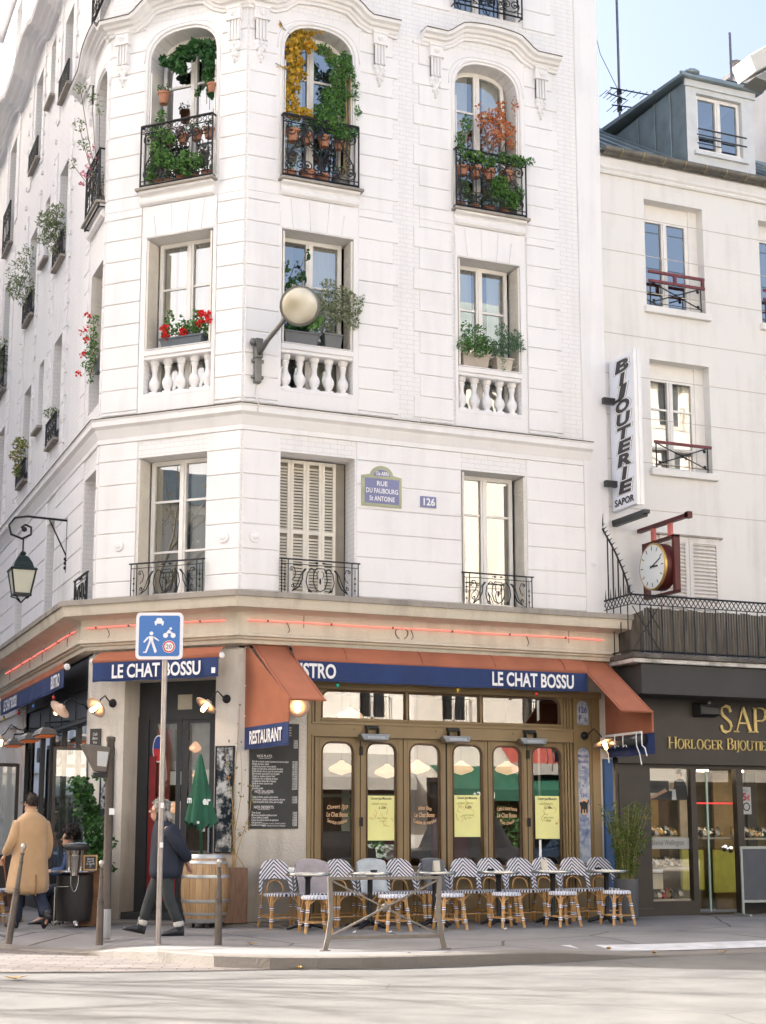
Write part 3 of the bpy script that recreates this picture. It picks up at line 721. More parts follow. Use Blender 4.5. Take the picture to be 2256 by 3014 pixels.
rail_big(FR, .54, 1.78, 11.14, 12.15, .12); rail_big(FR, 3.46, 4.72, 11.14, 12.13, .12); rail_big(CH, -1.79, -.53, 11.14, 12.15, .12)
rail_big(FR, 3.46, 4.70, 14.62, 15.62, .12); rail_big(LF, 1.83, 2.88, 11.0, 12.0, .12); rail_big(LF, 1.83, 2.88, 14.62, 15.62, .12); rail_big(CH, -1.79, -.53, 14.62, 15.62, .12)
def rail_small(fr, a, b, z0, z1, d=.10):
    m = MB(); W_ = b - a
    T_ = lambda pts, r=.008, n=5: m.tube([fr(p[0], d, p[1]) for p in pts], r, n)
    m.bar(fr(a - .03, d, z1), fr(b + .03, d, z1), .035, .018); T_([(a, z1 - .07), (b, z1 - .07)], .006); T_([(a, z0 + .025), (b, z0 + .025)], .008)
    for u in (a, a + .10, b - .10, b): T_([(u, z0), (u, z1)], .009)
    c = (a + b) / 2; zm = (z0 + z1) / 2 - .02; H = z1 - z0
    for sg in (1, -1):
        P = lambda x, y: (c + sg * x * W_ / 1.2, z0 + .03 + y * (H - .12) / .32)
        T_([P(0, .30), P(.06, .30), P(.10, .24), P(.11, .15), P(.07, .06), P(.0, .03)], .008)
        T_([P(.02, .27), P(.05, .25), P(.05, .2), P(.03, .18)], .006)
        T_([P(.13, .02), P(.19, .06), P(.22, .14), P(.20, .24), P(.14, .30), P(.10, .29), P(.10, .26)], .008)
        T_([P(.22, .29), P(.27, .24), P(.28, .16), P(.33, .08), P(.42, .03)], .010)
        T_([P(.24, .29), P(.30, .22), P(.36, .10), P(.44, .02)], .007)
        T_([P(.46, .30), P(.41, .30), P(.38, .24), P(.40, .18), P(.44, .15)], .007); T_(spiral(*P(.455, .275), .025, 1.2, 0, sg, 10), .006)
        T_(spiral(*P(.43, .085), .03, 1.3, pi / 2, sg, 10), .006); T_(spiral(*P(.17, .04), .025, 1.3, 0, sg, 10), .006)
        T_([(c + sg * .10, z1 - .035), (c + sg * .03, z1 - .035)], .006); m.ball(fr(c + sg * .055, d, z1 - .035), .018, n=6, m=4)
        u = (b - .05) if sg > 0 else (a + .05)
        for z in (z0 + .12, z0 + .22, z0 + .30): m.ball(fr(u, d, z), .016, n=6, m=4)
        T_([(u, z0 + .04), (u, z1 - .08)], .005)
    m.ball(fr(c, d, zm - .02), .016, .016, .05, n=6, m=5)
    return m.build('balcony_railing', IRON, bld)
rail_small(FR, .60, 1.80, 4.70, 5.23); rail_small(FR, 3.54, 4.72, 4.70, 5.22); rail_small(CH, -1.77, -.56, 4.70, 5.22); rail_small(LF, 1.84, 2.84, 4.70, 5.18)
for z0, z1 in ((8.12, 8.58), (11.5, 11.95), (14.82, 15.26)): rail_big(LF, 5.24, 6.2, z0, z1, .06, True)
for z0, z1 in ((8.08, 8.5), (11.46, 11.92), (14.76, 15.2)): rail_big(LF, 8.45, 9.5, z0, z1, .06, True)
for z0, z1 in ((10.85, 11.8), (14.2, 15.15)): rail_big(LF, 11.75, 12.75, z0, z1, .08, True)
for z in (8.74, 12.07, 15.38): MB(LF).box(6.98, 7.7, .0, .10, z, z + .05).build('window_ledge', SLAB, bld)
for u0, u1, zs in ((5.2, 6.15, (8.07, 11.45, 14.77)), (8.4, 9.35, (8.03, 11.41, 14.71)), (11.7, 12.75, (10.80, 14.15))):
    for z in zs: MB(LF).box(u0, u1, .0, .10, z, z + .05).build('window_ledge', SLAB, bld)
# small putlog blocks and slots on the side wall
rl = MB(LF)
for k in range(22):
    for u in (4.7, 6.55, 8.0, 9.9): rl.box(u, u + .06, 0, .035, 7.9 + k * .42, 7.98 + k * .42)
tag(rl.build('wall_stud', WHITE, bld), kind='stuff')

# ================================================================ ground floor of the corner building
RED = mat('red_paint', (.22, .016, .016), .45, var=.15)
PALEDOOR = stone('pale_side_wall', (.66, .64, .62), (.42, .40, .37), .3, bump=.15)
WOODF = mat('interior_wood', (.13, .065, .03), .6, var=.3, scale=4)
mp_ = MB(FR)
facade(mp_, 0, UEND, -.02, 3.94, [(1.05, 5.94, -.02, 3.45, None)], .30)
mp_.fr = CH; facade(mp_, -2.45, 0, -.02, 3.94, [(-1.88, -.36, -.02, 3.50, None)], .50)
mp_.fr = LF; facade(mp_, 1.732, 2.03, -.02, 3.94, [], .3)
mp_.build('masonry_pier', PIER, bld)
# soffit board closing the wall above the side shopfront
MB(LF).box(2.03, 7.6, -.02, 0, 3.44, 3.94).build('lintel_board', ANTHRA, bld)
m = MB(LF); facade(m, 7.5, LEND, -.02, 3.94, [(8.55, 9.6, .1, 3.3, None), (11.4, 12.4, .1, 3.3, None)], .18)
for a, b in ((8.55, 9.6), (11.4, 12.4)): m.box(a, b, -.18, -.14, .1, 3.3); m.box(a + .12, b - .12, -.14, -.12, .3, 1.5); m.box(a + .12, b - .12, -.14, -.12, 1.65, 3.1)
for a, b in ((7.75, 8.35), (9.8, 11.2), (12.6, 14.5)): m.box(a, b, 0, .03, .25, 1.4); m.box(a, b, 0, .03, 1.55, 3.4)
m.box(7.5, LEND, 0, .05, 3.5, 3.62)
m.build('side_wall_panelling', PALEDOOR, bld)
# low plinth ledge along the base
sweep([(LX, 2.03), (LX, 1.732), (0, 0), (1.05, 0)], [(-.02, .055), (.20, .05), (.22, .03), (.22, -.02), (-.02, -.02)]).build('plinth_ledge', GRAN, bld)

def sub(par, name, m, mbx, **k): return mbx.build(name, m, par, **k)
# ---- taupe shopfront on the street
WIN = [(1.31, 1.78), (2.01, 2.46), (2.70, 3.17), (3.41, 3.88), (4.08, 4.54), (4.76, 5.24)]
TRA = [(1.30, 2.61, .12, 0), (2.68, 3.84, 0, 0), (3.91, 5.24, 0, .12)]
hs = [(a, b, .80, 2.575, round_top(a, b, 2.575, .13, .13)) for a, b in WIN] + [(a, b, 2.945, 3.33, round_top(a, b, 3.33, l, r)) for a, b, l, r in TRA]
hs += [(5.55, 5.765, .82, 2.60, round_top(5.55, 5.765, 2.60, .10, .10)), (5.55, 5.77, 2.95, 3.33, round_top(5.55, 5.77, 3.33, .10, .10))]
m = MB(FR); facade(m, 1.05, 5.94, -.02, 3.46, hs, .06, d=-.03)
m.box(1.05, 1.11, -.28, .02, -.02, 3.46); m.box(5.80, 5.94, -.28, .0, -.02, 3.46)
shop = m.build('shopfront', BRONZE, bld)
m = MB(FR)
m.box(1.11, 5.45, -.03, .02, 2.685, 2.865); m.box(1.11, 5.46, -.03, .04, 2.845, 2.875); m.box(1.11, 5.46, -.03, .035, 2.665, 2.69); m.box(1.11, 5.94, -.03, .06, 3.36, 3.46)
for u in (1.125, 1.175, 5.30, 5.35, 5.40, 5.46): m.box(u, u + .028, -.03, .005, .05, 2.665); m.box(u, u + .028, -.03, .005, 2.875, 3.36)
m.box(5.455, 5.50, -.03, .03, -.02, 3.36)
for u in (5.52, 5.79): m.box(u, u + .012, -.03, -.018, .5, 2.64)
for a, b in WIN: # mouldings round each light
    tp = round_top(a - .03, b + .03, 2.61, .15, .15); pts = [(a - .03, .78)] + tp + [(b + .03, .78)]
    m.tube([FR(x, -.028, z) for x, z in pts], .009, 5) if False else None
    for x in (a - .055, b + .045): m.box(x, x + .010, -.03, -.022, .12, 2.64)
    m.box(a - .03, b + .03, -.03, -.015, .15, .17); m.box(a - .03, b + .03, -.03, -.015, .68, .70)
for a, b, l, r in TRA:
    m.box(a - .03, b + .03, -.03, -.012, 2.905, 2.925)
m.box(1.05, 5.94, -.03, .05, -.02, .10)
sub(shop, 'shopfront_moulding', BRONZE, m)
m = MB()
for a, b in WIN:
    pts = [(a - .012, .79)] + round_top(a - .012, b + .012, 2.587, .135, .135) + [(b + .012, .79)]
    m.tube([FR(x, -.03, z) for x, z in pts], .014, 6)
for a, b, l, r in TRA:
    pts = [(a - .01, 2.94)] + round_top(a - .01, b + .01, 3.34, l, r) + [(b + .01, 2.94)]
    m.tube([FR(x, -.03, z) for x, z in pts], .013, 6)
m.build('glazing_bead', mat('brown_bead', (.13, .075, .045), .45, var=.2), shop, smooth=True)
m = MB(FR)
for u in (1.895, 2.58, 3.285, 3.98, 4.655): m.box(u - .007 if u != 3.285 else u - .012, u + .007 if u != 3.285 else u + .012, -.05, -.0285, .02, 2.66)
sub(shop, 'door_joint', mat('dark_gap', (.012, .01, .008), .9, var=0), m)
for u in (1.905, 4.665):
    for z in (2.47, 1.44): MB(FR).box(u - .022, u + .022, -.03, .0, z - .065, z + .065).build('hinge', IRON, shop)
for h in hs[:9]:
    tp = h[4]; MB(FR).poly([(h[0], -.065, h[2]), (h[1], -.065, h[2])] + [(p[0], -.065, p[1]) for p in reversed(tp)]).build('pane', SHOPGLASS, shop)
# painted side panels
def cloudy():
    m_, n, P, N, L = new_mat('pale_painted_glass'); P.inputs['Roughness'].default_value = .25
    a = N.new('ShaderNodeTexNoise'); a.inputs['Scale'].default_value = 9; a.inputs['Detail'].default_value = 6; L.new(coords(N, L), a.inputs[0])
    cr = N.new('ShaderNodeValToRGB'); e = cr.color_ramp.elements; e[0].position = .38; e[0].color = (.22, .28, .40, 1); e[1].position = .6; e[1].color = (.50, .54, .60, 1); L.new(a.outputs[0], cr.inputs[0]); L.new(cr.outputs[0], P.inputs['Base Color']); return m_
PANELG = cloudy(); BLUEINK = mat('blue_sign_paint', (.06, .09, .30), .6, var=.1)
for h in hs[9:]:
    pn = MB(FR).poly([(h[0], -.05, h[2]), (h[1], -.05, h[2])] + [(p[0], -.05, p[1]) for p in reversed(h[4])]).build('painted_panel', PANELG, shop)
    c = (h[0] + h[1]) / 2
    if h[2] < 1:
        text("Maison\nfondée\nen\n2011", FR, c, -.048, 2.34, .085, BLUEINK, 'lettering', pn, xs=.8, bold=.01)
        text("THE", FR, c, -.048, 1.86, .075, BLUEINK, 'lettering', pn, bold=.01); text("CAFÉ", FR, c, -.048, 1.49, .075, BLUEINK, 'lettering', pn, bold=.01)
        text("vins & bières", FR, c, -.048, 2.03, .07, BLUEINK, 'lettering', pn, rot=radians(62), shear=.3); text("chocolats", FR, c, -.048, 1.22, .07, BLUEINK, 'lettering', pn, rot=radians(62), shear=.3)
        MB(FR).prism([(c + .075 * cos(2 * pi * k / 20), 1.68 + .125 * sin(2 * pi * k / 20)) for k in range(20)], -.05, -.046).build('emblem_ground', mat('peach_paint', (.70, .40, .20), .6, var=.2), pn)
        cat = [(-.07, 0), (-.045, 0), (-.04, .06), (-.02, .07), (-.015, 0), (.01, 0), (.015, .065), (.03, .07), (.04, 0), (.065, 0), (.07, .10), (.072, .15), (.09, .19), (.105, .22), (.095, .235), (.075, .21), (.055, .175), (.02, .20), (-.02, .205), (-.045, .18), (-.06, .20), (-.068, .18), (-.09, .195), (-.095, .16), (-.09, .13), (-.075, .115)]
        MB(FR).prism([(c + x * .85, 1.585 + z * .9) for x, z in cat], -.045, -.043).build('cat_emblem', mat('black_paint', (.01, .01, .01), .6, var=0), pn)
    else:
        text("126", FR, c, -.048, 3.19, .135, BLUEINK, 'lettering', pn, xs=.8, bold=.03); text("F", FR, c - .045, -.048, 3.06, .12, BLUEINK, 'lettering', pn, bold=.03); text("g", FR, c + .05, -.048, 3.04, .10, BLUEINK, 'lettering', pn, bold=.0)
# painted wording on the door panes
PEACH = mat('peach_lettering', (.78, .48, .26), .6, var=.05)
for i, (l1, l3) in ((0, ("Ouvert 7j/7", "Service continu")), (2, ("Vins fins", "Cuisine du marché")), (4, ("Cafés à toute heure", "Plats chauds"))):
    c = (WIN[i][0] + WIN[i][1]) / 2
    text(l1, FR, c, -.062, 1.65, .085, PEACH, 'lettering', shop, xs=.8 if i < 4 else .5, bold=.012, shear=.25, arcb=-.02)
    text("Le Chat Bossu", FR, c, -.062, 1.545, .095, PEACH, 'lettering', shop, xs=.60, bold=.014, shear=.15)
    text(l3, FR, c, -.062, 1.43, .08, PEACH, 'lettering', shop, xs=.62, bold=.012, shear=.2, arcb=.04)
# room behind the shopfront
m = MB(FR); m.box(1.06, 5.93, -2.4, -2.38, 0, 3.6); m.box(1.06, 5.93, -2.4, -.3, .0, .02); m.box(1.06, 5.93, -2.4, -.3, 3.5, 3.55)
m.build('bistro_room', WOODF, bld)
m = MB(FR)
for u0, u1 in ((2.9, 3.3), (3.75, 4.35)): m.box(u0, u1, -1.6, -1.5, 0, 1.55)
m.build('bench_back', RED, bld)

# ---- door in the chamfer
m = MB(CH); m.box(-1.88, -.36, -.50, -.42, 2.98, 3.5); m.box(-1.88, -1.70, -.50, -.40, 0, 2.98); m.box(-.60, -.36, -.5, -.40, 0, 2.98); m.box(-1.88, -.36, -.46, -.41, 2.93, 3.0)
m.box(-1.88, -.36, -.50, -.05, -.02, .15)
fr_ = m.build('door_frame', ANTHRA, bld)
MB(CH).box(-1.22, -.98, -.419, -.415, 3.08, 3.30).build('paper_notice', mat('notice_paper', (.50, .46, .36), .9, var=.15), fr_)
for a, b in ((-1.70, -1.155), (-1.145, -.60)):
    m = MB(CH); hz = [(a + .10, b - .08, .75, 2.88, None)]; facade(m, a, b, .16, 2.95, hz, .05, d=-.43)
    dl = m.build('door_leaf', ANTHRA, bld)
    MB(CH).poly([(a + .10, -.455, .75), (b - .08, -.455, .75), (b - .08, -.455, 2.88), (a + .10, -.455, 2.88)]).build('pane', SHOPGLASS, dl)
    if a < -1.5:
        MB(CH).box(a + .04, b - .04, -.428, -.415, .30, .72).build('kick_panel', RED, dl)
        q = MB(CH); q.box(a + .03, a + .13, -.43, -.40, .2, 2.40); q.build('red_stile', RED, dl)
        for z, hh, cc in ((2.60, .10, (.03, .06, .30)), (2.42, .10, (.55, .03, .04))):
            pts = [(a + .16 + .085 * cos(t), 2.51 + .185 * sin(t)) for t in [(0 if z > 2.5 else pi) + pi * k / 12 for k in range(13)]]
            MB(CH).prism(pts, -.428, -.424).build('oval_sticker', mat('sticker', cc, .5, var=0), dl)
        MB(CH).prism([(a + .16 + .10 * cos(2 * pi * k / 24), 2.51 + .205 * sin(2 * pi * k / 24)) for k in range(24)], -.429, -.427).build('sticker_border', LETTER, dl)
        q = MB(CH)
        pts = [(-1.60 + .03 * k, -.50 + .02 * (-1) ** k) for k in range(9)]
        for p, r in zip(pts, pts[1:]): q.add([(p[0], p[1], .75), (r[0], r[1], .75), (r[0], r[1], 2.8), (p[0], p[1], 2.8)], [(0, 1, 2, 3)])
        q.build('curtain', mat('red_curtain', (.30, .05, .045), .9, var=.3, stretch=(10, 10, 1)), dl, smooth=True)
        text("Beaujolais\nnouveau", CH, -1.38, -.425, 1.66, .085, LETTER, 'lettering', dl, xs=.65, shear=.3, bold=.01)
    else:
        text("livraison\nnous\nservice\n20h", CH, -.78, -.450, 1.45, .085, LETTER, 'lettering', dl, xs=.6, shear=.3)
        MB(CH).box(b - .06, b - .035, -.43, -.38, 1.0, 1.35).build('handle', ZINC, dl)
m = MB(CH); m.box(-1.88, -.36, -1.9, -1.88, 0, 3.5); m.box(-1.88, -.36, -1.9, -.5, 3.45, 3.5); m.build('lobby', WOODF, bld)
SHADE = mat('lamp_shade_peach', (.75, .45, .28), .6, var=.05, emit=(1.0, .55, .32), estr=.22)
m = MB(CH)
for a, b in ((-1.42, -1.20), (-1.04, -.68)):
    k = 9; pts = [(a + (b - a) * i / k, -.56 + .018 * (-1) ** i) for i in range(k + 1)]
    for p, q in zip(pts, pts[1:]): m.add([(p[0], p[1], 2.2), (q[0], q[1], 2.2), (q[0], q[1], 2.9), (p[0], p[1], 2.9)], [(0, 1, 2, 3)])
m.build('curtain', mat('grey_net', (.42, .43, .40), .9, var=.2), bld, smooth=True)
for a, b, c, e, cc in ((-1.42, -1.18, 1.98, 2.18, (.75, .75, .72)), (-1.04, -.68, 1.98, 2.2, (.70, .74, .66)), (-1.04, -.68, 1.55, 1.72, (.68, .68, .64)), (-1.4, -1.2, 1.3, 1.74, (.6, .6, .57))): MB(CH).box(a, b, -.585, -.57, c, e).build('window_card', mat('glowing_white_card', cc, .8, var=.1, emit=cc, estr=.05), bld)  # slight glow added to the cards, which are no lamps
MB(CH).box(-1.04, -.68, -.60, -.57, 1.76, 1.96).build('window_card', CURT['dark'], bld)
for u, z in ((-.98, 2.52), (-.92, 2.12), (-.80, 1.66), (-1.33, 1.64)): m = MB(); m.lathe([(.02, .09), (.05, .06), (.10, .0), (.09, -.03), (.02, -.07), (0, -.07)], CH(u, -.54, z), 12); m.build('lamp_shade', SHADE, bld, smooth=True)

# ---- dark shopfront on the side street
m = MB(LF); ml = [2.05, 3.05, 4.22, 5.26, 6.18, 7.48]
hz = []
for a, b in zip(ml, ml[1:]):
    hz += [(a + .05, b - .05, .55, 2.92, None)]
facade(m, 2.03, 7.5, -.02, 3.45, hz, .08, d=-.05)
for a, b in zip(ml, ml[1:]): m.box(a + .08, b - .08, -.05, -.035, 3.02, 3.36)
m.box(2.03, 7.5, -.05, .0, 2.94, 2.99)
sf2 = m.build('side_shopfront', ANTHRA, bld)
for a, b in zip(ml, ml[1:]):
    MB(LF).poly([(a + .05, -.09, .55), (b - .05, -.09, .55), (b - .05, -.09, 2.92), (a + .05, -.09, 2.92)]).build('pane', SHOPGLASS, sf2)
m = MB(LF); m.box(2.05, 7.45, -2.4, -2.38, 0, 3.4); m.box(2.05, 7.45, -2.4, -.2, 3.38, 3.42); m.build('bistro_room', WOODF, bld)

# ---- neon line along the fascia
NEON = mat('red_neon', (.8, .15, .12), .4, var=0, emit=(1.0, .16, .13), estr=.40)
NEONSET = (('F', FR, [(.06, 5.90)]), ('C', CH, [(-2.42, -1.30), (-1.24, -.10)]), ('L', LF, [(1.95, 5.2), (5.3, 8.6)]))
for nm, fr, segs in NEONSET:
    for a, b in segs:
        k = max(2, int((b - a) / .9)); m = MB(); m.tube([fr(a + (b - a) * i / k, .245, 4.275 + (.004 if i % 2 else -.004)) for i in range(k + 1)], .009, 6)
        nt_ = m.build('neon_tube', NEON, bld, smooth=True)
        m = MB()
        for i in range(k): u = a + (b - a) * (i + .3) / k; m.tube([fr(u, .205, 4.275), fr(u, .25, 4.275)], .012, 5); m.tube([fr(u, .25, 4.262), fr(u, .25, 4.288)], .018, 6)
        for i in range(0, k, 2):
            u = a + (b - a) * (i + .6) / k; m.tube([fr(u, .235, 4.27), fr(u + .03, .222, 4.22), fr(u + .05, .218, 4.16), fr(u + .02, .22, 4.12)], .006, 4)
        if nm == 'F': m.tube([fr(2.45 + .10 * sin(t) * (1 - .2 * cos(t)), .225, 4.20 - .085 * cos(t)) for t in [.5 + (2 * pi - 1.0) * i / 14 for i in range(15)]], .008, 4); m.box(.9, .93, .20, .215, 4.24, 4.40); m.box(5.28, 5.31, .20, .215, 4.20, 4.40)
        if nm == 'F': m.fr = None
        m.build('neon_fitting', mat('fitting', (.12, .09, .06), .7, var=.2), nt_)
# box by the last bit above: vertical brackets on the front fascia
m = MB(FR); m.box(.90, .915, .21, .225, 4.21, 4.41); m.box(5.28, 5.295, .21, .225, 4.20, 4.40); m.build('fascia_bracket', SLAB, bld)
# blue board and cable at the right end
m = MB(FR); m.box(5.97, 6.12, -.06, .06, -.0, 2.42); m.build('blue_board', mat('blue_board', (.015, .07, .20), .5, var=.2, scale=4), bld)

# ================================================================ neighbouring building
nb = thing('neighbour_building', 'ivory building with zinc roof, jeweller shopfront and long balcony right of the bistro', 'building')
NX0, NX1 = 6.185, 15.5
ON = [(7.06, 8.24, 10.02, 11.93), (7.08, 8.26, 7.22, 9.10), (9.41, 10.6, 10.02, 11.93), (9.43, 10.6, 7.22, 9.10), (9.43, 10.6, 4.2, 6.12)]
m = MB(FR); facade(m, NX0, NX1, 3.5, 12.7, [o + (None,) for o in ON], .30, d=-.02)
m.add([(NX1, .02, 0), (NX1, -10, 0), (NX1, -10, 12.7), (NX1, .02, 12.7)], [(0, 1, 2, 3)])
m.fr = None; nwall = m
m.build('wall', NWALL, nb)
m = MB(FR)
for z in (11.55, 10.9, 10.25, 9.45, 8.75, 8.05, 7.3, 6.5):  # faint joint lines
    m.box(NX0, NX1, -.02, -.016, z, z + .012)
m.build('joint_line', mat('joint_shadow', (.50, .46, .40), .9, var=.1), nb)
m = MB(FR); m.loft([[(u, d, z) for d, z in ((-.03, 12.24), (.03, 12.24), (.045, 12.27), (.03, 12.30), (.06, 12.33), (.06, 12.36), (.03, 12.38), (.04, 12.52), (-.03, 12.52))] for u in (NX0, NX1)]); m.build('cornice', NWALL, nb)
m = MB(); k = 12
pr = [(.11 + .10 * cos(t), 12.645 + .10 * sin(t)) for t in [pi + pi * i / k for i in range(k + 1)]]; pr = pr + [(d * .93 + .008, z + .012) for d, z in reversed(pr)]
m.fr = FR; m.loft([[(u, d, z) for d, z in pr] for u in (NX0 + .02, NX1)]); gt = m.build('gutter', mat('weathered_zinc_gutter', (.16, .15, .13), .5, .6, var=.3), nb)
for i in range(10): MB().tube([FR(NX0 + .35 + i * .42, .11 + .106 * cos(t), 12.645 + .106 * sin(t)) for t in [pi * .98 + pi * 1.02 * j / 8 for j in range(9)]], .008, 4).build('bracket', mat('brass_bracket', (.40, .33, .16), .5, .5), gt)
for i, o in enumerate(ON):
    window(nb, FR, o[0] + .01, o[1] - .18 if i < 5 else o[1], o[2] + .02, o[3] - .24, d=-.27, bars=() if i in (0, 2) else (.25, .66), curt=[('white', .03, .47), ('white', .53, .96)] if i in (1, 3) else None, fw_=.07)
    m = MB(FR); m.box(o[1] - .18, o[1] - .001, -.30, -.20, o[2], o[3]); m.box(o[0], o[1] - .18, -.30, -.22, o[3] - .24, o[3] - .001); m.build('window_casing', TRIM, nb)
    MB(FR).box(o[0] - .06, o[1] + .07, -.25, .06, o[2] - .12, o[2] + .0).build('sill', NWALL, nb, bevel=.01)
MAROON = mat('maroon_paint', (.16, .03, .035), .5, var=.15)
def xrail(o, z1, double):
    a, b = o[0] + .02, o[1] - .08; z0 = o[2] + .02; d = .02
    m = MB(FR); m.box(a, b + .04, d - .02, d + .02, z1 - .045, z1)
    if double:
        m.box(a, b + .04, d - .02, d + .02, z1 - .21, z1 - .165)
        for u in (a + .5, b - .02): m.box(u, u + .05, d - .02, d + .02, z1 - .17, z1 - .04)
    h = m.build('balcony_railing', MAROON, nb)
    m = MB(); zt = z1 - (.20 if double else .04)
    for u in (a + .03, b - .04): m.tube([FR(u, d, z0 - .02), FR(u, d, zt)], .012, 5)
    m.tube([FR(a + .03, d, zt), FR(b - .04, d, z0 + .04)], .011, 5); m.tube([FR(a + .03, d, z0 + .04), FR(b - .04, d, zt)], .011, 5); m.tube([FR(a, d, z0 + .04), FR(b, d, z0 + .04)], .006, 4)
    for p in ((a + .1, z0 + .08), (b - .1, z0 + .08), ((a + b) / 2, (zt + z0) / 2 + .02), (b - .1, zt - .06)): m.ball(FR(p[0], d, p[1]), .035, .02, .03, 6, 4)
    m.build('cross_bar', IRON, h)
xrail(ON[0], 10.65, True); xrail(ON[2], 10.65, True); xrail(ON[1], 7.69, False); xrail(ON[3], 7.69, False)
# louvred shutters of the balcony door
OLDW = stone('flaking_white_paint', (.72, .69, .66), (.40, .36, .32), .5, bump=.3)
for a, b in ((7.15, 7.70), (7.71, 8.31)):
    m = MB(FR); m.box(a, a + .07, -.02, .03, 4.1, 6.1); m.box(b - .07, b, -.02, .03, 4.1, 6.1)
    for z in (4.1, 4.9, 6.0): m.box(a + .07, b - .07, -.02, .03, z, z + .10)
    z = 4.24
    while z < 5.98:
        if not 4.88 < z < 5.0: m.add([(a + .07, -.012, z + .035), (b - .07, -.012, z + .035), (b - .07, .024, z), (a + .07, .024, z), (a + .07, -.012, z + .043), (b - .07, -.012, z + .043), (b - .07, .024, z + .010), (a + .07, .024, z + .010)], [(0, 1, 2, 3), (4, 5, 6, 7), (3, 2, 6, 7), (0, 1, 5, 4)])
        z += .062
    m.box(a + .06, b - .06, -.019, -.014, 4.1, 6.1)
    m.build('shutter', OLDW, nb)
MB(FR).box(7.1, 8.36, -.02, .06, 6.10, 6.13).build('shutter_head', SLAB, nb)
# roof
rf = MB(FR); rf.add([(NX0 + .05, .10, 12.66), (NX1, .10, 12.66), (NX1, -2.55, 14.42), (NX0 + .05, -2.55, 14.42), (NX0 + .05, -6, 15.0), (NX1, -6, 15.0), (NX0 + .05, -9, 12.6), (NX1, -9, 12.6)], [(0, 1, 2, 3), (3, 2, 5, 4), (4, 5, 7, 6)])
k = int((NX1 - NX0) / .45)
for i in range(k): rf.bar((NX0 + .12 + i * .45, .09, 12.69), (NX0 + .12 + i * .45, -2.55, 14.45), .04, .045)
rf.bar((NX0 + .05, -2.55, 14.44), (NX1, -2.55, 14.44), .09, .07)
rfo = rf.build('roof', ZINC, nb)
m = MB(FR); m.add([(NX0, .02, 12.7), (NX0, -9, 12.6), (NX0, -6, 15.2), (NX0, -2.55, 14.6), (NX0, .05, 12.8)], [(0, 1, 2, 3, 4)]); m.build('gable', NWALL, nb)
# ragged verge tiles against the taller wall
TILE = mat('verge_tile', (.20, .075, .05), .8, var=.4, scale=7)
m = MB(FR)
for i in range(26): z = 12.95 + i * .23; m.lathe([(.02, 0), (.055, .02), (.06, .12), (.03, .14)], (UEND + .02, -.10, z), 7)
MB.build(m, 'verge_tile', TILE, bld)
# dormer
DX0, DX1, DZ0, DZ1 = 7.95, 9.37, 12.72, 14.26
m = MB(FR); facade(m, DX0, DX1, DZ0, DZ1, [(8.17, 9.12, 12.98, 14.06, None)], .14, d=.03)
m.box(DX0 - .03, DX1 + .03, .03, .07, 14.15, 14.27); m.box(8.08, 9.2, .03, .09, 12.90, 12.97)
dm = m.build('dormer', mat('pale_grey_paint', (.60, .62, .62), .6, var=.08), nb)
MB(FR).add([(DX1 - .01, .0, DZ0), (DX1 - .01, -2.5, DZ1), (DX1 - .01, .0, DZ1)], [(0, 1, 2)]).build('dormer_cheek', ZINC, dm)
m = MB(FR); m.add([(DX0 + .01, .0, DZ0), (DX0 + .01, -2.5, DZ1), (DX0 + .01, .0, DZ1)], [(0, 1, 2)])
for dd in (-.45, -.95, -1.5): m.bar((DX0, dd, 12.75 - dd * .62), (DX0, dd, DZ1), .012, .03)
m.build('dormer_cheek', ZINC, dm)
m = MB(FR); m.add([(DX0 - .14, .16, 14.27), (DX1 + .16, .16, 14.27), (DX1 + .16, -2.7, 14.42), (DX0 - .14, -2.7, 14.42), (DX0 - .14, .16, 14.33), (DX1 + .16, .16, 14.33), (DX1 + .16, -2.7, 14.52), (DX0 - .14, -2.7, 14.52)], [(0, 1, 2, 3), (4, 5, 6, 7), (0, 1, 5, 4), (1, 2, 6, 5), (2, 3, 7, 6), (3, 0, 4, 7)])
for dd in (.1, -.75, -1.6): m.bar((DX0 - .15, dd, 14.35 - dd * .05), (DX1 + .17, dd, 14.35 - dd * .05), .05, .05)
m.ball((DX0 + .1, .1, 14.38), .16, .12, .06, 8, 5)
m.build('dormer_roof', ZINC, dm, bevel=.01)
window(dm, FR, 8.18, 9.11, 12.99, 14.05, d=-.09, bars=(), fw_=.06, name='dormer_window')
m = MB()
for z in (13.36, 13.20): m.tube([FR(8.14, .10, z), FR(9.15, .10, z)], .014, 6); m.tube([FR(8.16, .03, z - .07), FR(8.66, .03, z - .07)], .010, 5)
m.build('guard_bar', mat('grey_bar', (.05, .055, .065), .5, .4), dm)
# room behind
m = MB(FR); m.box(NX0 + .1, NX1, -2.6, -2.55, 0, 12.6)
for z in (3.5, 6.5, 9.6, 12.5): m.box(NX0 + .1, NX1, -2.6, -.33, z, z + .15)
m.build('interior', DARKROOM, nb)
ch = MB(); ch.cbox(12.35, 4.0, 16.0, .9, .5, 2.2); ch.cbox(12.35, 4.0, 17.12, 1.0, .6, .1); cho = ch.build('chimney', OLDW, nb)
for i in range(3): MB().lathe([(.12, 0), (.10, .25), (.13, .3)], (12.05 + i * .3, 4.0, 17.17), 10).build('chimney_pot', SLAB, cho)
m = MB(); m.cbox(13.4, 3.0, 14.9, 1.2, .6, 1.3); m.cbox(13.4, 3.0, 15.6, 1.3, .7, .1); cho = m.build('chimney', stone('rust_brick', (.35, .20, .13), (.2, .14, .1), .4, brick=.07), nb)

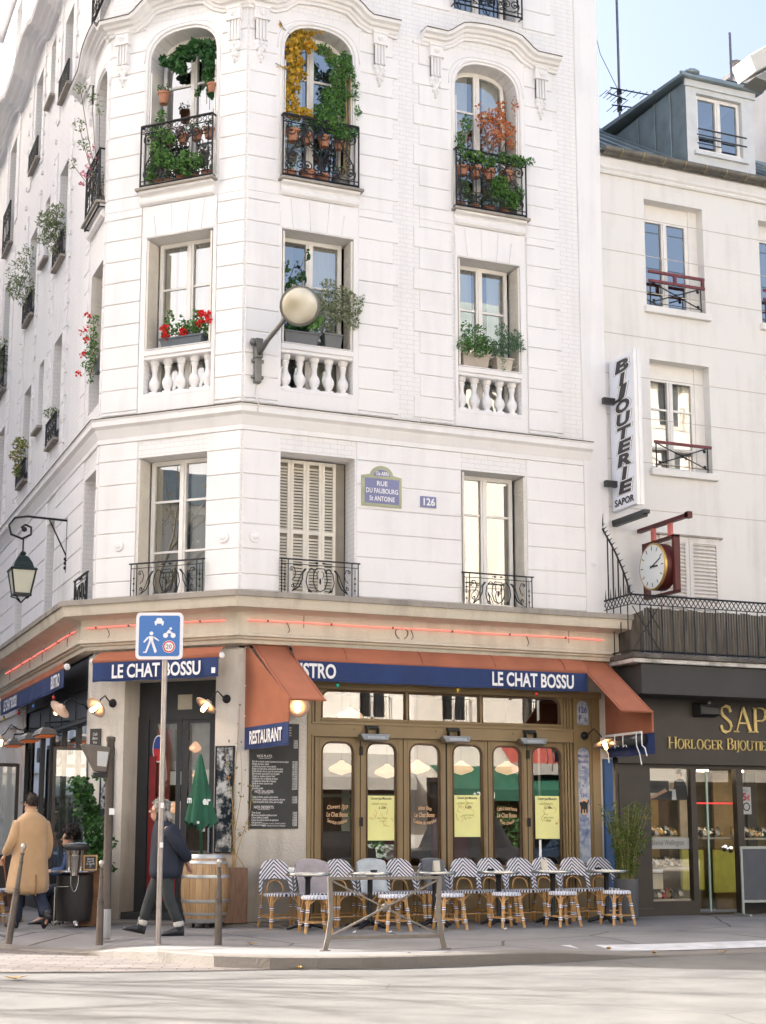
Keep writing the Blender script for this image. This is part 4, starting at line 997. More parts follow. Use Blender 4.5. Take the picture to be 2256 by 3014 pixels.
# long balcony with iron railing, reed screen and spiked guard
BD = .82; BX0 = 6.06
m = MB(FR); m.box(BX0, NX1, -.02, BD + .05, 3.945, 4.02)
bal = m.build('balcony', stone('dark_slab', (.10, .09, .08), (.30, .28, .25), .6, bump=.6), nb, bevel=.01)
MB(FR).box(BX0 + .02, NX1, -.02, BD + .01, 3.875, 3.943).build('slab_edge', stone('flaking_slab', (.62, .60, .57), (.10, .09, .08), 1.0, bump=.6), bal, bevel=.01)
m = MB()
def RT(pts, r=.011, n=5): m.tube([FR(*p) for p in pts], r, n)
for z, r in ((4.93, .016), (4.78, .009), (4.06, .013)): RT([(BX0, 0, z), (BX0, BD, z), (NX1, BD, z)], r)
x = BX0 + .16; i = 0
while x < NX1: RT([(x, BD, 4.02), (x, BD, 4.79)], .010); x += .20; i += 1
for j in range(4): RT([(BX0, BD * (j + .5) / 4, 4.02), (BX0, BD * (j + .5) / 4, 4.79)], .010)
for k in range(int((NX1 - BX0) / .085)):
    a = BX0 + k * .085; z0, z1 = (4.79, 4.92) if k % 2 else (4.92, 4.79); RT([(a, BD, z0), (a + .085, BD, z1)], .007, 4); RT([(a, BD, z1), (a + .085, BD, z0)], .007, 4)
for k in range(8):
    a = BD * k / 8; b = BD * (k + 1) / 8; RT([(BX0, a, 4.79), (BX0, b, 4.92)], .007, 4); RT([(BX0, a, 4.92), (BX0, b, 4.79)], .007, 4)
RT([(BX0 + .02, BD, 4.75), (BX0 + .5, BD, 4.08)], .008); RT([(BX0 + .5, BD, 4.75), (BX0 + .02, BD, 4.08)], .008); RT([(BX0 + .28, BD, 4.75), (BX0 + .5, BD, 4.42)], .008)
m.build('balcony_railing', IRON, bal)
m = MB(); cv = [(0, 6.16), (.10, 6.02), (.24, 5.86), (.40, 5.66), (.56, 5.42), (.70, 5.18), (.80, 4.94)]
RT([(BX0, d, z) for d, z in cv], .016)
for d in (.02, .17, .32, .47, .62, .74):
    zz = next(a[1] + (b[1] - a[1]) * (d - a[0]) / (b[0] - a[0]) for a, b in zip(cv, cv[1:]) if a[0] <= d <= b[0]); RT([(BX0, d, 4.93), (BX0, d, zz)], .013); m.tube([FR(BX0, d + .06, 4.93), FR(BX0, d + .06, 5.10)], [.013, .002], 5)
for i in range(14):
    t = i / 13 * (len(cv) - 1); j = min(int(t), len(cv) - 2); f = t - j; d = cv[j][0] + (cv[j + 1][0] - cv[j][0]) * f; z = cv[j][1] + (cv[j + 1][1] - cv[j][1]) * f
    m.tube([FR(BX0, d, z), FR(BX0 - .01, d + .13, z + .02)], [.014, .002], 5)
for d, z in ((-.02, 6.38), (.06, 6.36), (.02, 6.40)): m.tube([FR(BX0, .03, 6.14), FR(BX0, d, z)], [.016, .002], 5)
m.build('spiked_guard', IRON, bal)
def reedmat():
    m_, n, P, N, L = new_mat('reed_screen'); P.inputs['Roughness'].default_value = .9
    mp = N.new('ShaderNodeMapping'); mp.inputs['Scale'].default_value = (30, 1, 1.5); L.new(coords(N, L), mp.inputs[0])
    a = N.new('ShaderNodeTexNoise'); a.inputs['Scale'].default_value = 1.5; a.inputs['Detail'].default_value = 6; L.new(mp.outputs[0], a.inputs[0])
    cr = N.new('ShaderNodeValToRGB'); e = cr.color_ramp.elements; e[0].position = .3; e[0].color = (.035, .030, .024, 1); e[1].position = .7; e[1].color = (.15, .13, .10, 1); L.new(a.outputs[0], cr.inputs[0]); L.new(cr.outputs[0], P.inputs['Base Color'])
    b = N.new('ShaderNodeBump'); b.inputs['Distance'].default_value = .01; L.new(a.outputs[0], b.inputs['Height']); L.new(b.outputs[0], P.inputs['Normal']); return m_
m = MB(FR); x = BX0 + .25
while x < NX1:
    zt = 4.72 + .03 * rnd.random(); m.add([(x, BD - .03 - .006 * (int(x * 50) % 2), 4.04), (x + .05, BD - .035, 4.04), (x + .05, BD - .035, zt), (x, BD - .03, zt)], [(0, 1, 2, 3)]); x += .05
m.add([(BX0 + .25, BD - .05, 4.04), (BX0 + .12, .1, 4.04), (BX0 + .12, .1, 4.6), (BX0 + .25, BD - .05, 4.7)], [(0, 1, 2, 3)])
m.build('reed_screen', reedmat(), bal)
# jeweller's shopfront
BROWN = mat('dark_brown_fascia', (.034, .026, .019), .45, var=.2, scale=2)
GOLD = mat('gold_letters', (.72, .56, .22), .4, .15, var=.08)
m = MB(FR); m.box(BX0 + .1, NX1, .0, .12, 2.42, 3.86); m.box(BX0 + .1, NX1, .0, .16, 2.36, 2.44)
fb = m.build('shop_fascia', BROWN, nb)
hz = [(6.80, 7.56, .22, 2.30, None), (7.66, 8.44, .0, 2.30, None), (8.56, 11.2, .22, 2.30, None)]
m = MB(FR); facade(m, 6.16, NX1, -.05, 2.40, hz, .12, d=.06)
m.box(6.22, 6.74, .06, .075, .2, 2.2); m.box(6.16, 6.80, .06, .10, -.05, .12)
sf3 = m.build('shopfront', BROWN, nb)
SHOP2 = glass('jeweller_glass', .05, (.95, .96, .94))
for h in (hz[0], hz[2]): MB(FR).poly([(h[0], 0.0, h[2]), (h[1], 0.0, h[2]), (h[1], 0.0, h[3]), (h[0], 0.0, h[3])]).build('pane', SHOP2, sf3)
m = MB(FR); h = hz[1]; m.poly([(h[0], -.05, .05), (h[1], -.05, .05), (h[1], -.05, 2.28), (h[0], -.05, 2.28)]); dr = m.build('glass_door', SHOP2, sf3)
m = MB(FR); m.box(7.92, 7.95, -.06, -.035, .05, 2.28); m.build('door_edge', mat('green_glass_edge', (.35, .5, .42), .2, var=.1), sf3)
MB(FR).box(7.67, 8.43, -.045, -.04, 1.74, 1.765).build('red_strip', mat('glowing_red_tape', (.6, .02, .02), .5, var=0, emit=(.9, .05, .05), estr=.2), sf3)  # strip given a faint glow of its own in the material
m = MB(); m.lathe([(.0, 0), (.05, .005), (.06, .015), (.05, .03), (0, .035)], FR(8.33, -.03, 1.02), 14, ax=(0, -1, 0)); m.lathe([(.0, 0), (.05, .005), (.06, .015), (.05, .03), (0, .035)], FR(8.24, -.06, 1.04), 14, ax=(0, -1, 0)); m.build('door_knob', mat('chrome', (.7, .7, .7), .15, 1, var=0), sf3)
m = MB(FR); m.box(6.3, NX1, -1.6, -1.55, 0, 2.4); m.box(6.3, NX1, -1.6, -.12, 2.33, 2.38); m.build('shop_room', mat('shop_room', (.22, .17, .09), .8, var=.5, scale=1.5), nb)
m = MB(FR); m.box(8.0, 8.42, -.95, -.9, .35, 1.0); m.box(8.6, 11, -.9, -.85, .3, 1.0); m.build('shop_counter', mat('yellow_glowing_counter', (.42, .40, .06), .6, var=.2, emit=(.8, .75, .15), estr=.03), nb)  # display lighting put into the counters as a faint glow
for i, x in enumerate((7.0, 7.4, 8.1, 8.8, 9.6, 10.4)): MB(FR).box(x, x + .16, -.55, -.45, 2.28, 2.31).build('fill_glow_block', mat('shop_fill_glow', (1, .9, .7), .4, var=0, emit=(1.0, .80, .52), estr=7), nb)  # glowing blocks added near the ceiling to brighten the jeweller's interior
for i, (x, c) in enumerate(((6.86, (.55, .48, .36)), (7.18, (.04, .035, .03)), (7.35, (.34, .23, .09)), (7.75, (.10, .06, .03)), (8.2, (.5, .44, .34)), (8.9, (.30, .21, .09)), (9.6, (.05, .045, .04)), (10.1, (.5, .45, .36)))): MB(FR).box(x, x + .20 + .1 * (i % 3), -1.2 - .02 * i, -1.15 - .02 * i, 0, 2.3).build('display_column', mat('display_column_paint', c, .5, var=.2), nb)
MB(FR).box(BX0 + .18, NX1, .10, .78, 3.40, 3.86).build('shop_canopy', mat('charcoal_canopy', (.052, .050, .048), .8, var=.12, scale=2), nb)

# ================================================================ the rest of the crossroads (outside the frame: it shades, lights and mirrors in the panes)
def OPP(u, d, z): return (u, -28.0 + d, z)
BEIGE = stone('beige_render', (.60, .575, .535), (.38, .32, .25), .3, bump=.15)
PGREEN = mat('pale_green_paint', (.42, .52, .47), .6, var=.08)
DGREEN = mat('green_canvas', (.012, .085, .055), .8, var=.15)
OFFW = mat('off_white_canvas', (.30, .295, .28), .85, var=.06)
REDC = mat('red_canvas', (.26, .05, .04), .85, var=.1)
DGLASS = mat('dark_window', (.02, .025, .03), .08, var=0, spec=.8)
def town(name, label, fr, u0, u1, H, mw_, gf, step=2.9, z_first=5.2, depth=11):
    t = thing(name, label, 'building')
    hz = []; n = max(2, int((u1 - u0) / step)); st = (u1 - u0) / n
    for i in range(n):
        c = u0 + st * (i + .5); z = z_first
        while z + 2.2 < H: hz.append((c - .55, c + .55, z, z + 2.0, None)); z += 3.0
    hz += [(u0 + .5, u1 - .5, .3, 3.2, None)]
    m = MB(fr); facade(m, u0, u1, -.15, H, hz, .25)
    m.add([(u0, 0, -.15), (u0, -depth, -.15), (u0, -depth, H), (u0, 0, H)], [(0, 1, 2, 3)]); m.add([(u1, 0, -.15), (u1, -depth, -.15), (u1, -depth, H), (u1, 0, H)], [(0, 1, 2, 3)])
    m.add([(u0, -depth, -.15), (u1, -depth, -.15), (u1, -depth, H), (u0, -depth, H)], [(0, 1, 2, 3)])
    for z in (4.6, H - .5): m.box(u0, u1, 0, .25, z, z + .25)
    m.build('wall', mw_, t)
    r = MB(fr); r.add([(u0, .2, H), (u1, .2, H), (u1, -1.6, H + 2.4), (u0, -1.6, H + 2.4), (u0, -depth, H + 2.8), (u1, -depth, H + 2.8), (u0, -depth, H), (u1, -depth, H)], [(0, 1, 2, 3), (3, 2, 5, 4), (4, 5, 7, 6), (0, 3, 4, 6), (1, 2, 5, 7)])
    r.build('roof', ZINC, t)
    for h in hz[:-1]:
        q = MB(fr); a, b, c, e = h[:4]
        ring_frame(q, [(a, c), (b, c), (b, e), (a, e)], .08, -.22, -.15); q.box((a + b) / 2 - .05, (a + b) / 2 + .05, -.22, -.15, c, e)
        wq = q.build('window', TRIM, t); MB(fr).poly([(a, -.2, c), (b, -.2, c), (b, -.2, e), (a, -.2, e)]).build('pane', DGLASS, wq)
        q = MB(fr)
        for k in range(9): u = a + (b - a) * k / 8; q.tube([(u, .08, c), (u, .08, c + .8)], .012, 4)
        q.bar((a, .08, c + .8), (b, .08, c + .8), .03, .03); q.build('railing', IRON, wq)
    h = hz[-1]; k = max(2, int((h[1] - h[0]) / 2)); q = MB(fr); sw = (h[1] - h[0]) / k
    for i in range(k):
        a = h[0] + sw * i; ring_frame(q, [(a, .3), (a + sw, .3), (a + sw, 3.2), (a, 3.2)], .14, -.15, -.05); q.box(a + .1, a + sw - .1, -.14, -.08, .3, .9); q.box(a + .1, a + sw - .1, -.14, -.08, 2.5, 2.62)
    q.build('shopfront', gf, t); MB(fr).poly([(h[0], -.12, .3), (h[1], -.12, .3), (h[1], -.12, 3.2), (h[0], -.12, 3.2)]).build('pane', DGLASS, t)
    return t
town('opposite_building', 'beige apartment building across the avenue left of the pale green shop', OPP, -26, 6, 19, BEIGE, ANTHRA)
town('opposite_building', 'cream building across the avenue over the pale green shop', OPP, 6, 15.2, 16.5, NWALL, PGREEN)
town('opposite_building', 'cream building across the avenue over the green awning', OPP, 15.2, 38, 19.5, BEIGE, ANTHRA)
def street_awning(name, label, u0, u1, m1, m2, zb, out=1.5, txt=None):
    t = thing(name, label, 'awning'); m = MB(OPP); m.add([(u0, .02, zb + .9), (u1, .02, zb + .9), (u1, out, zb), (u0, out, zb)], [(0, 1, 2, 3)]); m.build('canopy', m1, t)
    MB(OPP).box(u0, u1, out, out + .02, zb - .38, zb + .02).build('valance', m2, t)
    for a, b in txt or (): text(a, lambda u, d, z: (u, -28 + out + .02 + d, z), b, .004, zb - .19, .30, LETTER, 'lettering', t, sgn=-1, bold=.02)
street_awning('shop_awning', 'off-white shop awning across the avenue', 7.5, 14.6, OFFW, OFFW, 3.1)
street_awning('shop_awning', 'green restaurant awning with white lettering across the avenue', 15.8, 22.6, DGREEN, DGREEN, 2.75, 1.8, (("PASTA", 17.0), ("PIZZA", 20.8)))
street_awning('shop_awning', 'red striped awning above the green one across the avenue', 18.4, 22.6, REDC, OFFW, 3.7, 1.3)
def SID(u, d, z): return (-12.0 + d, u, z)
def OBL(u, d, z): return (-12.0 - .78 * u - .626 * d, 4.95 + .626 * u - .78 * d, z)
town('side_street_building', 'tall building on the other corner of the side street, seen only in the panes', SID, 4.95, 76, 24.5, WHITE, ANTHRA, depth=.8)
town('avenue_building', 'unseen tall building angled so that sunlight reaches the road', OBL, 5.0, 28, 24.5, WHITE, ANTHRA, depth=5)  # unseen block, its front slanted to let sun onto the road
# plane trees on the avenue to the left: their bare limbs draw the streaks of shade on the road
BARK = mat('plane_bark', (.20, .17, .13), .9, var=.4, scale=5, bump=.5)
LEAFY = leafmat('autumn_leaf', [(.10, .12, .02), (.25, .16, .03), (.06, .10, .02)])
def street_tree(x, y, h, seed, label):
    r = random.Random(seed); t = thing('plane_tree', label, 'tree', (x, y, -.13), group='plane trees along the avenue'); m = MB(); tips = []
    def grow(p, d, L, rad, lv):
        pts = [p]; q = Vector(p); dd = Vector(d)
        for i in range(4):
            dd = (dd + Vector((r.uniform(-.16, .16), r.uniform(-.16, .16), r.uniform(-.04, .12)))).normalized(); q = q + dd * (L / 4); pts.append(tuple(q))
        m.tube(pts, [rad * (1 - .45 * i / 4) for i in range(5)], 6 if lv < 2 else 4); tips.append(pts[-1])
        if lv < 4:
            for k in range(3 if lv else 4):
                a = r.uniform(0, 2 * pi); nd = (dd + Vector((cos(a), sin(a), r.uniform(-.1, .5))) * r.uniform(.5, .9)).normalized(); grow(pts[-1] if k else pts[3], nd, L * r.uniform(.55, .8), rad * .55, lv + 1)
    grow((0, 0, 0), (0, 0, 1), h, .17, 0); m.build('trunk', BARK, t, smooth=True)
    c = MB()
    for p in tips:
        if p[2] < h: continue
        for _ in range(2): leafq(c, (p[0] + r.uniform(-.3, .3), p[1] + r.uniform(-.3, .3), p[2] + r.uniform(-.3, .3)), .12, r)
    c.build('crown', LEAFY, t)
def leafq(mb, p, s, r, asp=.55, up=.0, fold=True):
    v = Vector((r.uniform(-1, 1), r.uniform(-1, 1), r.uniform(-1, 1) + up)).normalized(); w_ = v.orthogonal().normalized(); w_ = (Matrix.Rotation(r.uniform(0, 6.28), 3, v) @ w_); n_v = v.cross(w_)
    s = s * r.uniform(.7, 1.25); p = Vector(p); a = p - v * s * .5; b = p + v * s * .5; l = w_ * s * asp * .5; f = n_v * s * .12
    mb.add([tuple(a), tuple(p + l + f), tuple(b), tuple(p - l + f)], [(0, 1, 2), (0, 2, 3)])
street_tree(-12.6, .55, 4.2, 3, 'bare plane tree on the avenue nearest the crossing')
street_tree(-18.5, 3.6, 4.6, 8, 'bare plane tree on the avenue farther left')
street_tree(-16.0, -3.0, 4.4, 5, 'bare plane tree on the near side of the avenue')

# ================================================================ awnings
def canvas_text(body, fr, u, d, z, size, par, **k): return text(body, fr, u, d, z, size, LETTER, 'lettering', par, bold=.028, **k)
aw = thing('bistro_awning', 'terracotta awning over the terrace with a long navy valance between two deep side hoods', 'awning')
m = MB(FR); N_ = 24
rows = []
for i in range(N_ + 1):
    u = .70 + (5.50 - .70) * i / N_; sag = .012 * sin(i * 1.7)
    rows.append([(u, .22, 3.945), (u, .30, 3.90 + sag * .4), (u, .38, 3.82 + sag), (u, .43, 3.735), (u, .425, 3.70), (u, .40, 3.70)])
for a, b in zip(rows, rows[1:]):
    for k in range(5): m.add([a[k], b[k], b[k + 1], a[k + 1]], [(0, 1, 2, 3)])
m.tube([(.72, .40, 3.725), (5.48, .40, 3.725)], .035, 8); cn = m.build('canopy', ORANGE, aw, smooth=True)
SEAM = mat('canvas_seam', (.27, .09, .05), .9, var=.2)
for u in (1.5, 2.7, 3.9, 5.1): MB(FR).tube([(u, .225, 3.947), (u, .302, 3.905), (u, .383, 3.825), (u, .434, 3.738)], .006, 4).build('seam', SEAM, cn)
def valance(fr, u0, u1, d, z0, z1, par, n=16, thick=.008):
    m = MB(fr); T_ = []
    for i in range(n + 1):
        u = u0 + (u1 - u0) * i / n; w_ = .010 * sin(i * 2.1) * (1 if 0 < i < n else .3); T_.append((u, d, z1, u, d + w_, z0 + .006 * sin(i * 1.3)))
    for a, b in zip(T_, T_[1:]):
        m.add([a[:3], b[:3], b[3:], a[3:]], [(0, 1, 2, 3)]); m.add([(a[0], a[1] - thick, a[2]), (b[0], b[1] - thick, b[2]), (b[3], b[4] - thick, b[5]), (a[3], a[4] - thick, a[5])], [(0, 1, 2, 3)])
    v = m.build('valance', NAVY, par); q = MB(fr); q.box(u0, u1, d + .004, d + .012, z0 + .035, z0 + .038); q.build('hem_stitch', mat('navy_thread', (.05, .08, .22), .9, var=0), v); return v
valance(FR, .72, 5.48, .43, 3.42, 3.705, aw)
canvas_text("BISTRO", FR, .99, .446, 3.565, .285, aw, fitw=.66); canvas_text("LE CHAT BOSSU", FR, 4.53, .446, 3.565, .285, aw, fitw=1.40)
def hoodpart(x0, x1, cheek, s):
    m = MB(FR); pr = 1.45
    A = [(x0, .06, 3.965), (x1, .06, 3.965), (x1 + .07 * s, pr, 3.06), (x0 + .07 * s, pr, 3.06)]
    m.add(A + [(p[0], p[1], p[2] - .02) for p in A], [(0, 1, 2, 3), (4, 5, 6, 7), (0, 1, 5, 4), (1, 2, 6, 5), (2, 3, 7, 6), (3, 0, 4, 7)])
    m.tube([A[3], A[2]], .018, 6); h = m.build('hood', ORANGE, aw); q = MB(FR); [q.tube([(A[0][0] + (A[1][0] - A[0][0]) * f, .06, 3.967), (A[3][0] + (A[2][0] - A[3][0]) * f, pr, 3.062)], .006, 4) for f in (.06, .94)]; q.build('seam', SEAM, h)
    c0, c1 = cheek; pts = [(c0, .02, 3.96), (c1, pr, 3.06), (c1, pr, 2.75), (c0, .02, 2.75)]; m = MB(FR)
    m.add(pts + [(p[0] + .012, p[1], p[2]) for p in pts], [(0, 1, 2, 3), (4, 5, 6, 7), (0, 1, 5, 4), (1, 2, 6, 5), (2, 3, 7, 6), (3, 0, 4, 7)])
    m.tube([(c1, pr, 3.05), (c1, pr, 2.76)], .016, 6); m.build('cheek', ORANGE, h)
    return h
hA = hoodpart(.17, .70, (.10, .265), 1.4); hB = hoodpart(5.48, 6.03, (6.03, 5.98), -.5)
def CKA(u, d, z): return (.10 + .165 * u / 1.45 - d, -.02 - u, z)
valance(CKA, .0, 1.43, .0, 2.44, 2.755, hA, 8); text("RESTAURANT", CKA, .74, .018, 2.60, .25, LETTER, 'lettering', hA, fitw=1.06, bold=.03)
rv = MB(); [rv.ball(CKA(.03, .012, z), .012, n=6, m=4) for z in (3.9, 3.35, 2.92)]; rv.ball(FR(.70, .06, 3.93), .012, n=6, m=4); rv.build('rivet', LETTER, hA)
def CKB(u, d, z): return (6.03 - .05 * u / 1.45 - d, -.02 - u, z)
valance(CKB, .0, 1.43, -.02, 2.44, 2.755, hB, 8)
m = MB(CKB); m.tube([(.02, .06, 2.66), (.35, .065, 2.65), (.7, .06, 2.655), (1.25, .06, 2.665)], .085, 10); m.build('rolled_screen', mat('rolled_clear_plastic', (.05, .055, .058), .18, var=.3, scale=9), hB, smooth=True)
m = MB(CKB); m.bar((.02, .10, 2.765), (1.27, .10, 2.765), .02, .035); m.build('screen_bar', TRIM, hB)
for u, L_ in ((.25, .35), (.55, .12), (.8, .14), (1.2, .42), (1.36, .3)): m = MB(CKB); m.tube([(u, .15, 2.77), (u + .01, .16, 2.66), (u, .15, 2.56), (u + .03, .12, 2.70 - L_ * .6), (u + .05 + .03 * (u > 1), .12, 2.70 - L_)], .009, 4); m.build('strap', LETTER, hB)
aw2 = thing('corner_awning', 'rolled terracotta awning with navy valance over the corner door', 'awning')
def rolled(par, fr, u0, u1, z, d=.42, caps=True):
    m = MB(fr); rows = []
    for i in range(13):
        u = u0 + (u1 - u0) * i / 12; s_ = .010 * sin(i * 1.9); rows.append([(u, .20, z + .175), (u, .30, z + .14 + s_ * .4), (u, .38, z + .08 + s_), (u, d, z + .03), (u, d, z - .01)])
    for a, b in zip(rows, rows[1:]):
        for k in range(4): m.add([a[k], b[k], b[k + 1], a[k + 1]], [(0, 1, 2, 3)])
    m.tube([(u0 - .01, d - .03, z + .02), (u1 + .01, d - .03, z + .02)], .042, 8); m.build('canopy', ORANGE, par, smooth=True)
    q = MB(fr); [q.ball((u, d - .03, z + .02), .035, .05, .05, 8, 6) for u in (u0 - .04, u1 + .04)]; q.build('end_cap', LETTER, par)
    valance(fr, u0, u1, d + .005, z - .285, z - .005, par)
rolled(aw2, CH, -2.17, -.10, 3.73); canvas_text("LE CHAT BOSSU", CH, -1.10, .445, 3.585, .27, aw2, fitw=1.46)
MB(CH).box(-.20, -.14, .432, .436, 3.50, 3.58).build('maker_patch', LETTER, aw2)
aw3 = thing('side_awning', 'rolled terracotta awning with navy valance on the side street', 'awning')
rolled(aw3, LF, 2.05, 8.2, 3.72, d=.36)
canvas_text("BISTRO", LF, 2.62, .385, 3.575, .27, aw3, fitw=.70, sgn=-1); canvas_text("LE CHAT BOSSU", LF, 6.95, .385, 3.575, .27, aw3, fitw=1.45, sgn=-1)

# ================================================================ lamps
ENAMEL = mat('cream_enamel', (.70, .52, .40), .35, var=.05); BULB = mat('warm_bulb', (1, .85, .6), .3, var=0, emit=(1.0, .62, .32), estr=9)
JAR = glass('lamp_glass', .12, (1, .9, .8))
def gooseneck(fr, u, z, out, du, dz, tilt, label, name='wall_lamp'):
    """plate on the wall at (u, z), arm ending at u+du, out, z+dz; tilt = direction of the shade axis in (u, d, z)"""
    t = thing(name, label, 'lamp', group='bistro wall lamps'); o = lambda p: Vector(fr(*p)); O = o((0, 0, 0))
    P = o((u, .0, z)); ax = (o((0, 1, 0)) - O)
    m = MB(); m.lathe([(.065, 0), (.062, .02), (.03, .045), (0, .05)], P, 12, ax=ax); m.build('wall_plate', IRON, t, smooth=True, autos=50)
    E_ = o((u + du, out, z + dz)); A = (o(tilt) - O).normalized()
    m = MB(); m.tube([P, o((u + du * .05, out * .35, z + .02)), o((u + du * .35, out * .62, z + .10)), o((u + du * .75, out * .85, z + dz + .10)), tuple(E_ - A * .05)], .011, 6); m.build('arm', IRON, t, smooth=True)
    m = MB(); m.lathe([(.02, -.06), (.045, -.05), (.05, -.02), (.09, .0), (.165, .028), (.172, .026), (.165, .036), (.09, .010), (.045, -.005), (0, -.01)], E_, 20, ax=A); m.build('shade', ENAMEL, t, smooth=True)
    m = MB(); m.lathe([(.0, .0), (.028, .01), (.034, .05), (.025, .085), (0, .095)], E_, 10, ax=A); m.build('bulb', BULB, t, smooth=True)
    m = MB(); m.lathe([(.045, 0), (.058, .03), (.058, .10), (.045, .135), (0, .145)], E_, 12, ax=A); m.build('lamp_glass', JAR, t, smooth=True)
gooseneck(CH, -2.08, 3.17, .26, -.10, -.06, (-.25, .85, -.62), 'lit peach enamel wall lamp on the pillar left of the corner door')
gooseneck(CH, -.18, 3.17, .28, -.16, -.09, (-.35, .55, -.80), 'lit peach enamel wall lamp right of the corner door')
gooseneck(LF, 2.0, 3.17, .42, -.1, -.06, (.55, .50, -.62), 'lit enamel wall lamp on the dark side shopfront by the corner pillar')
gooseneck(LF, 7.42, 3.13, .45, .0, -.16, (0, 0, -1), 'lit hanging wall lamp at the far end of the side shopfront')
gooseneck(FR, 5.66, 2.78, .34, .14, -.10, (.15, .35, -.9), 'lit enamel wall lamp beside the blue board under the right awning hood')
gooseneck(FR, .93, 3.17, .26, -.12, -.10, (-.3, .8, -.5), 'enamel wall lamp half hidden behind the left awning hood')
# round street light on the building corner
t = thing('street_light', 'round floodlight street lamp on a short arm at the building corner', 'street lamp'); GREYM = mat('lamp_grey_metal', (.16, .158, .15), .45, .5, var=.15)
m = MB(); m.cbox(.20, -.07, 8.05, .10, .10, .42); m.cbox(.20, -.08, 8.36, .12, .14, .30)
for z in (7.93, 8.18): m.cbox(.20, -.06, z, .19, .05, .05)
m.ball((.10, -.14, 8.44), .055, .06, .06, 8, 6); m.build('wall_bracket', GREYM, t, bevel=.008)
m = MB(); m.tube([(.20, -.12, 8.26), (.26, -.34, 8.42), (.44, -.86, 8.72)], .036, 8); m.build('arm', GREYM, t, smooth=True)
hc = Vector((.54, -.95, 8.79)); hax = Vector((-.22, -.86, -.42)).normalized()
m = MB(); m.lathe([(0, -.19), (.11, -.18), (.235, -.12), (.285, -.02), (.295, .05), (.27, .055), (.0, .02)], hc, 28, ax=hax); m.build('housing', GREYM, t, smooth=True, autos=50)
def lampglass():
    m_, n, P, N, L = new_mat('patterned_lamp_glass'); P.inputs['Roughness'].default_value = .15; P.inputs['Coat Weight'].default_value = .6
    a = N.new('ShaderNodeTexNoise'); a.inputs['Scale'].default_value = 2.6; a.inputs['Detail'].default_value = 1; L.new(coords(N, L), a.inputs[0])
    cr = N.new('ShaderNodeValToRGB'); e = cr.color_ramp.elements; e[0].position = .35; e[0].color = (.44, .39, .27, 1); e[1].position = .68; e[1].color = (.70, .67, .56, 1); L.new(a.outputs[0], cr.inputs[0]); L.new(cr.outputs[0], P.inputs['Base Color']); return m_
m = MB(); m.lathe([(.27, .05), (.235, .10), (.145, .135), (0, .15)], hc, 28, ax=hax); m.build('lamp_glass', lampglass(), t, smooth=True)
m = MB(); m.tube([(.20, -.03, 7.85), (.18, -.03, 7.70), (.19, -.18, 7.52), (.18, -.17, 7.38)], .010, 5); m.build('cable', mat('white_cable', (.6, .58, .55), .6), t)
# old lantern on the side wall
DGRN = mat('dark_green_iron', (.015, .030, .026), .4, .3, var=.25)
t = thing('wall_lantern', 'green four-sided street lantern hanging from a scrolled iron bracket on the side wall', 'lantern'); lx, ly, lz = -2.46, 4.05, 5.95
m = MB(); m.tube([(-1.74, 4.05, 5.52), (-1.74, 4.05, 6.44)], .022, 6); m.tube([(-1.74, 4.05, 6.40), (lx + .05, ly, 6.42), (lx - .15, ly, 6.38), (lx - .24, ly, 6.25), (lx - .20, ly, 6.10), (lx - .02, ly, 6.04), (lx + .12, ly, 6.12), (lx + .12, ly, 6.24), (lx + .02, ly, 6.28), (lx - .04, ly, 6.22)], .020, 6); m.tube([(-1.74, 4.05, 5.78), (-2.05, 4.05, 6.40)], .013, 5)
for z in (5.6, 5.68, 5.75): m.ball((-1.76, 4.05, z), .035, n=7, m=5)
m.ball((lx + .01, ly, 6.2), .045, n=8, m=6); m.tube([(lx, ly, 6.06), (lx, ly, 5.80)], .014, 5); m.build('bracket', IRON, t, smooth=True)
def sq(m, prof, o, n=4):
    m.lathe(prof, o, n, a0=pi / 4)
m = MB(); sq(m, [(.02, .80), (.05, .79), (.07, .76), (.05, .73), (.10, .71), (.13, .69), (.20, .60), (.235, .52), (.30, .50), (.31, .48), (.29, .47), (.0, .46)], (lx, ly, 5.03)); m.build('roof', DGRN, t)
m = MB()
for k in range(4):
    a = pi / 4 + k * pi / 2; m.tube([(lx + .275 * cos(a), ly + .275 * sin(a), 5.51), (lx + .185 * cos(a), ly + .185 * sin(a), 5.13)], .016, 5); m.tube([(lx + .19 * cos(a), ly + .19 * sin(a), 5.14), (lx + .20 * cos(a), ly + .20 * sin(a), 5.09), (lx + .10 * cos(a), ly + .10 * sin(a), 5.06), (lx, ly, 4.98)], .012, 5)
sq(m, [(.19, 5.13), (.20, 5.12), (.20, 5.10), (.0, 5.10)], (lx, ly, 0)); m.build('frame', DGRN, t)
m = MB(); sq(m, [(.265, 5.50), (.18, 5.13)], (lx, ly, 0)); m.build('lantern_glass', mat('opal_glass', (.62, .62, .50), .25, var=.05), t)
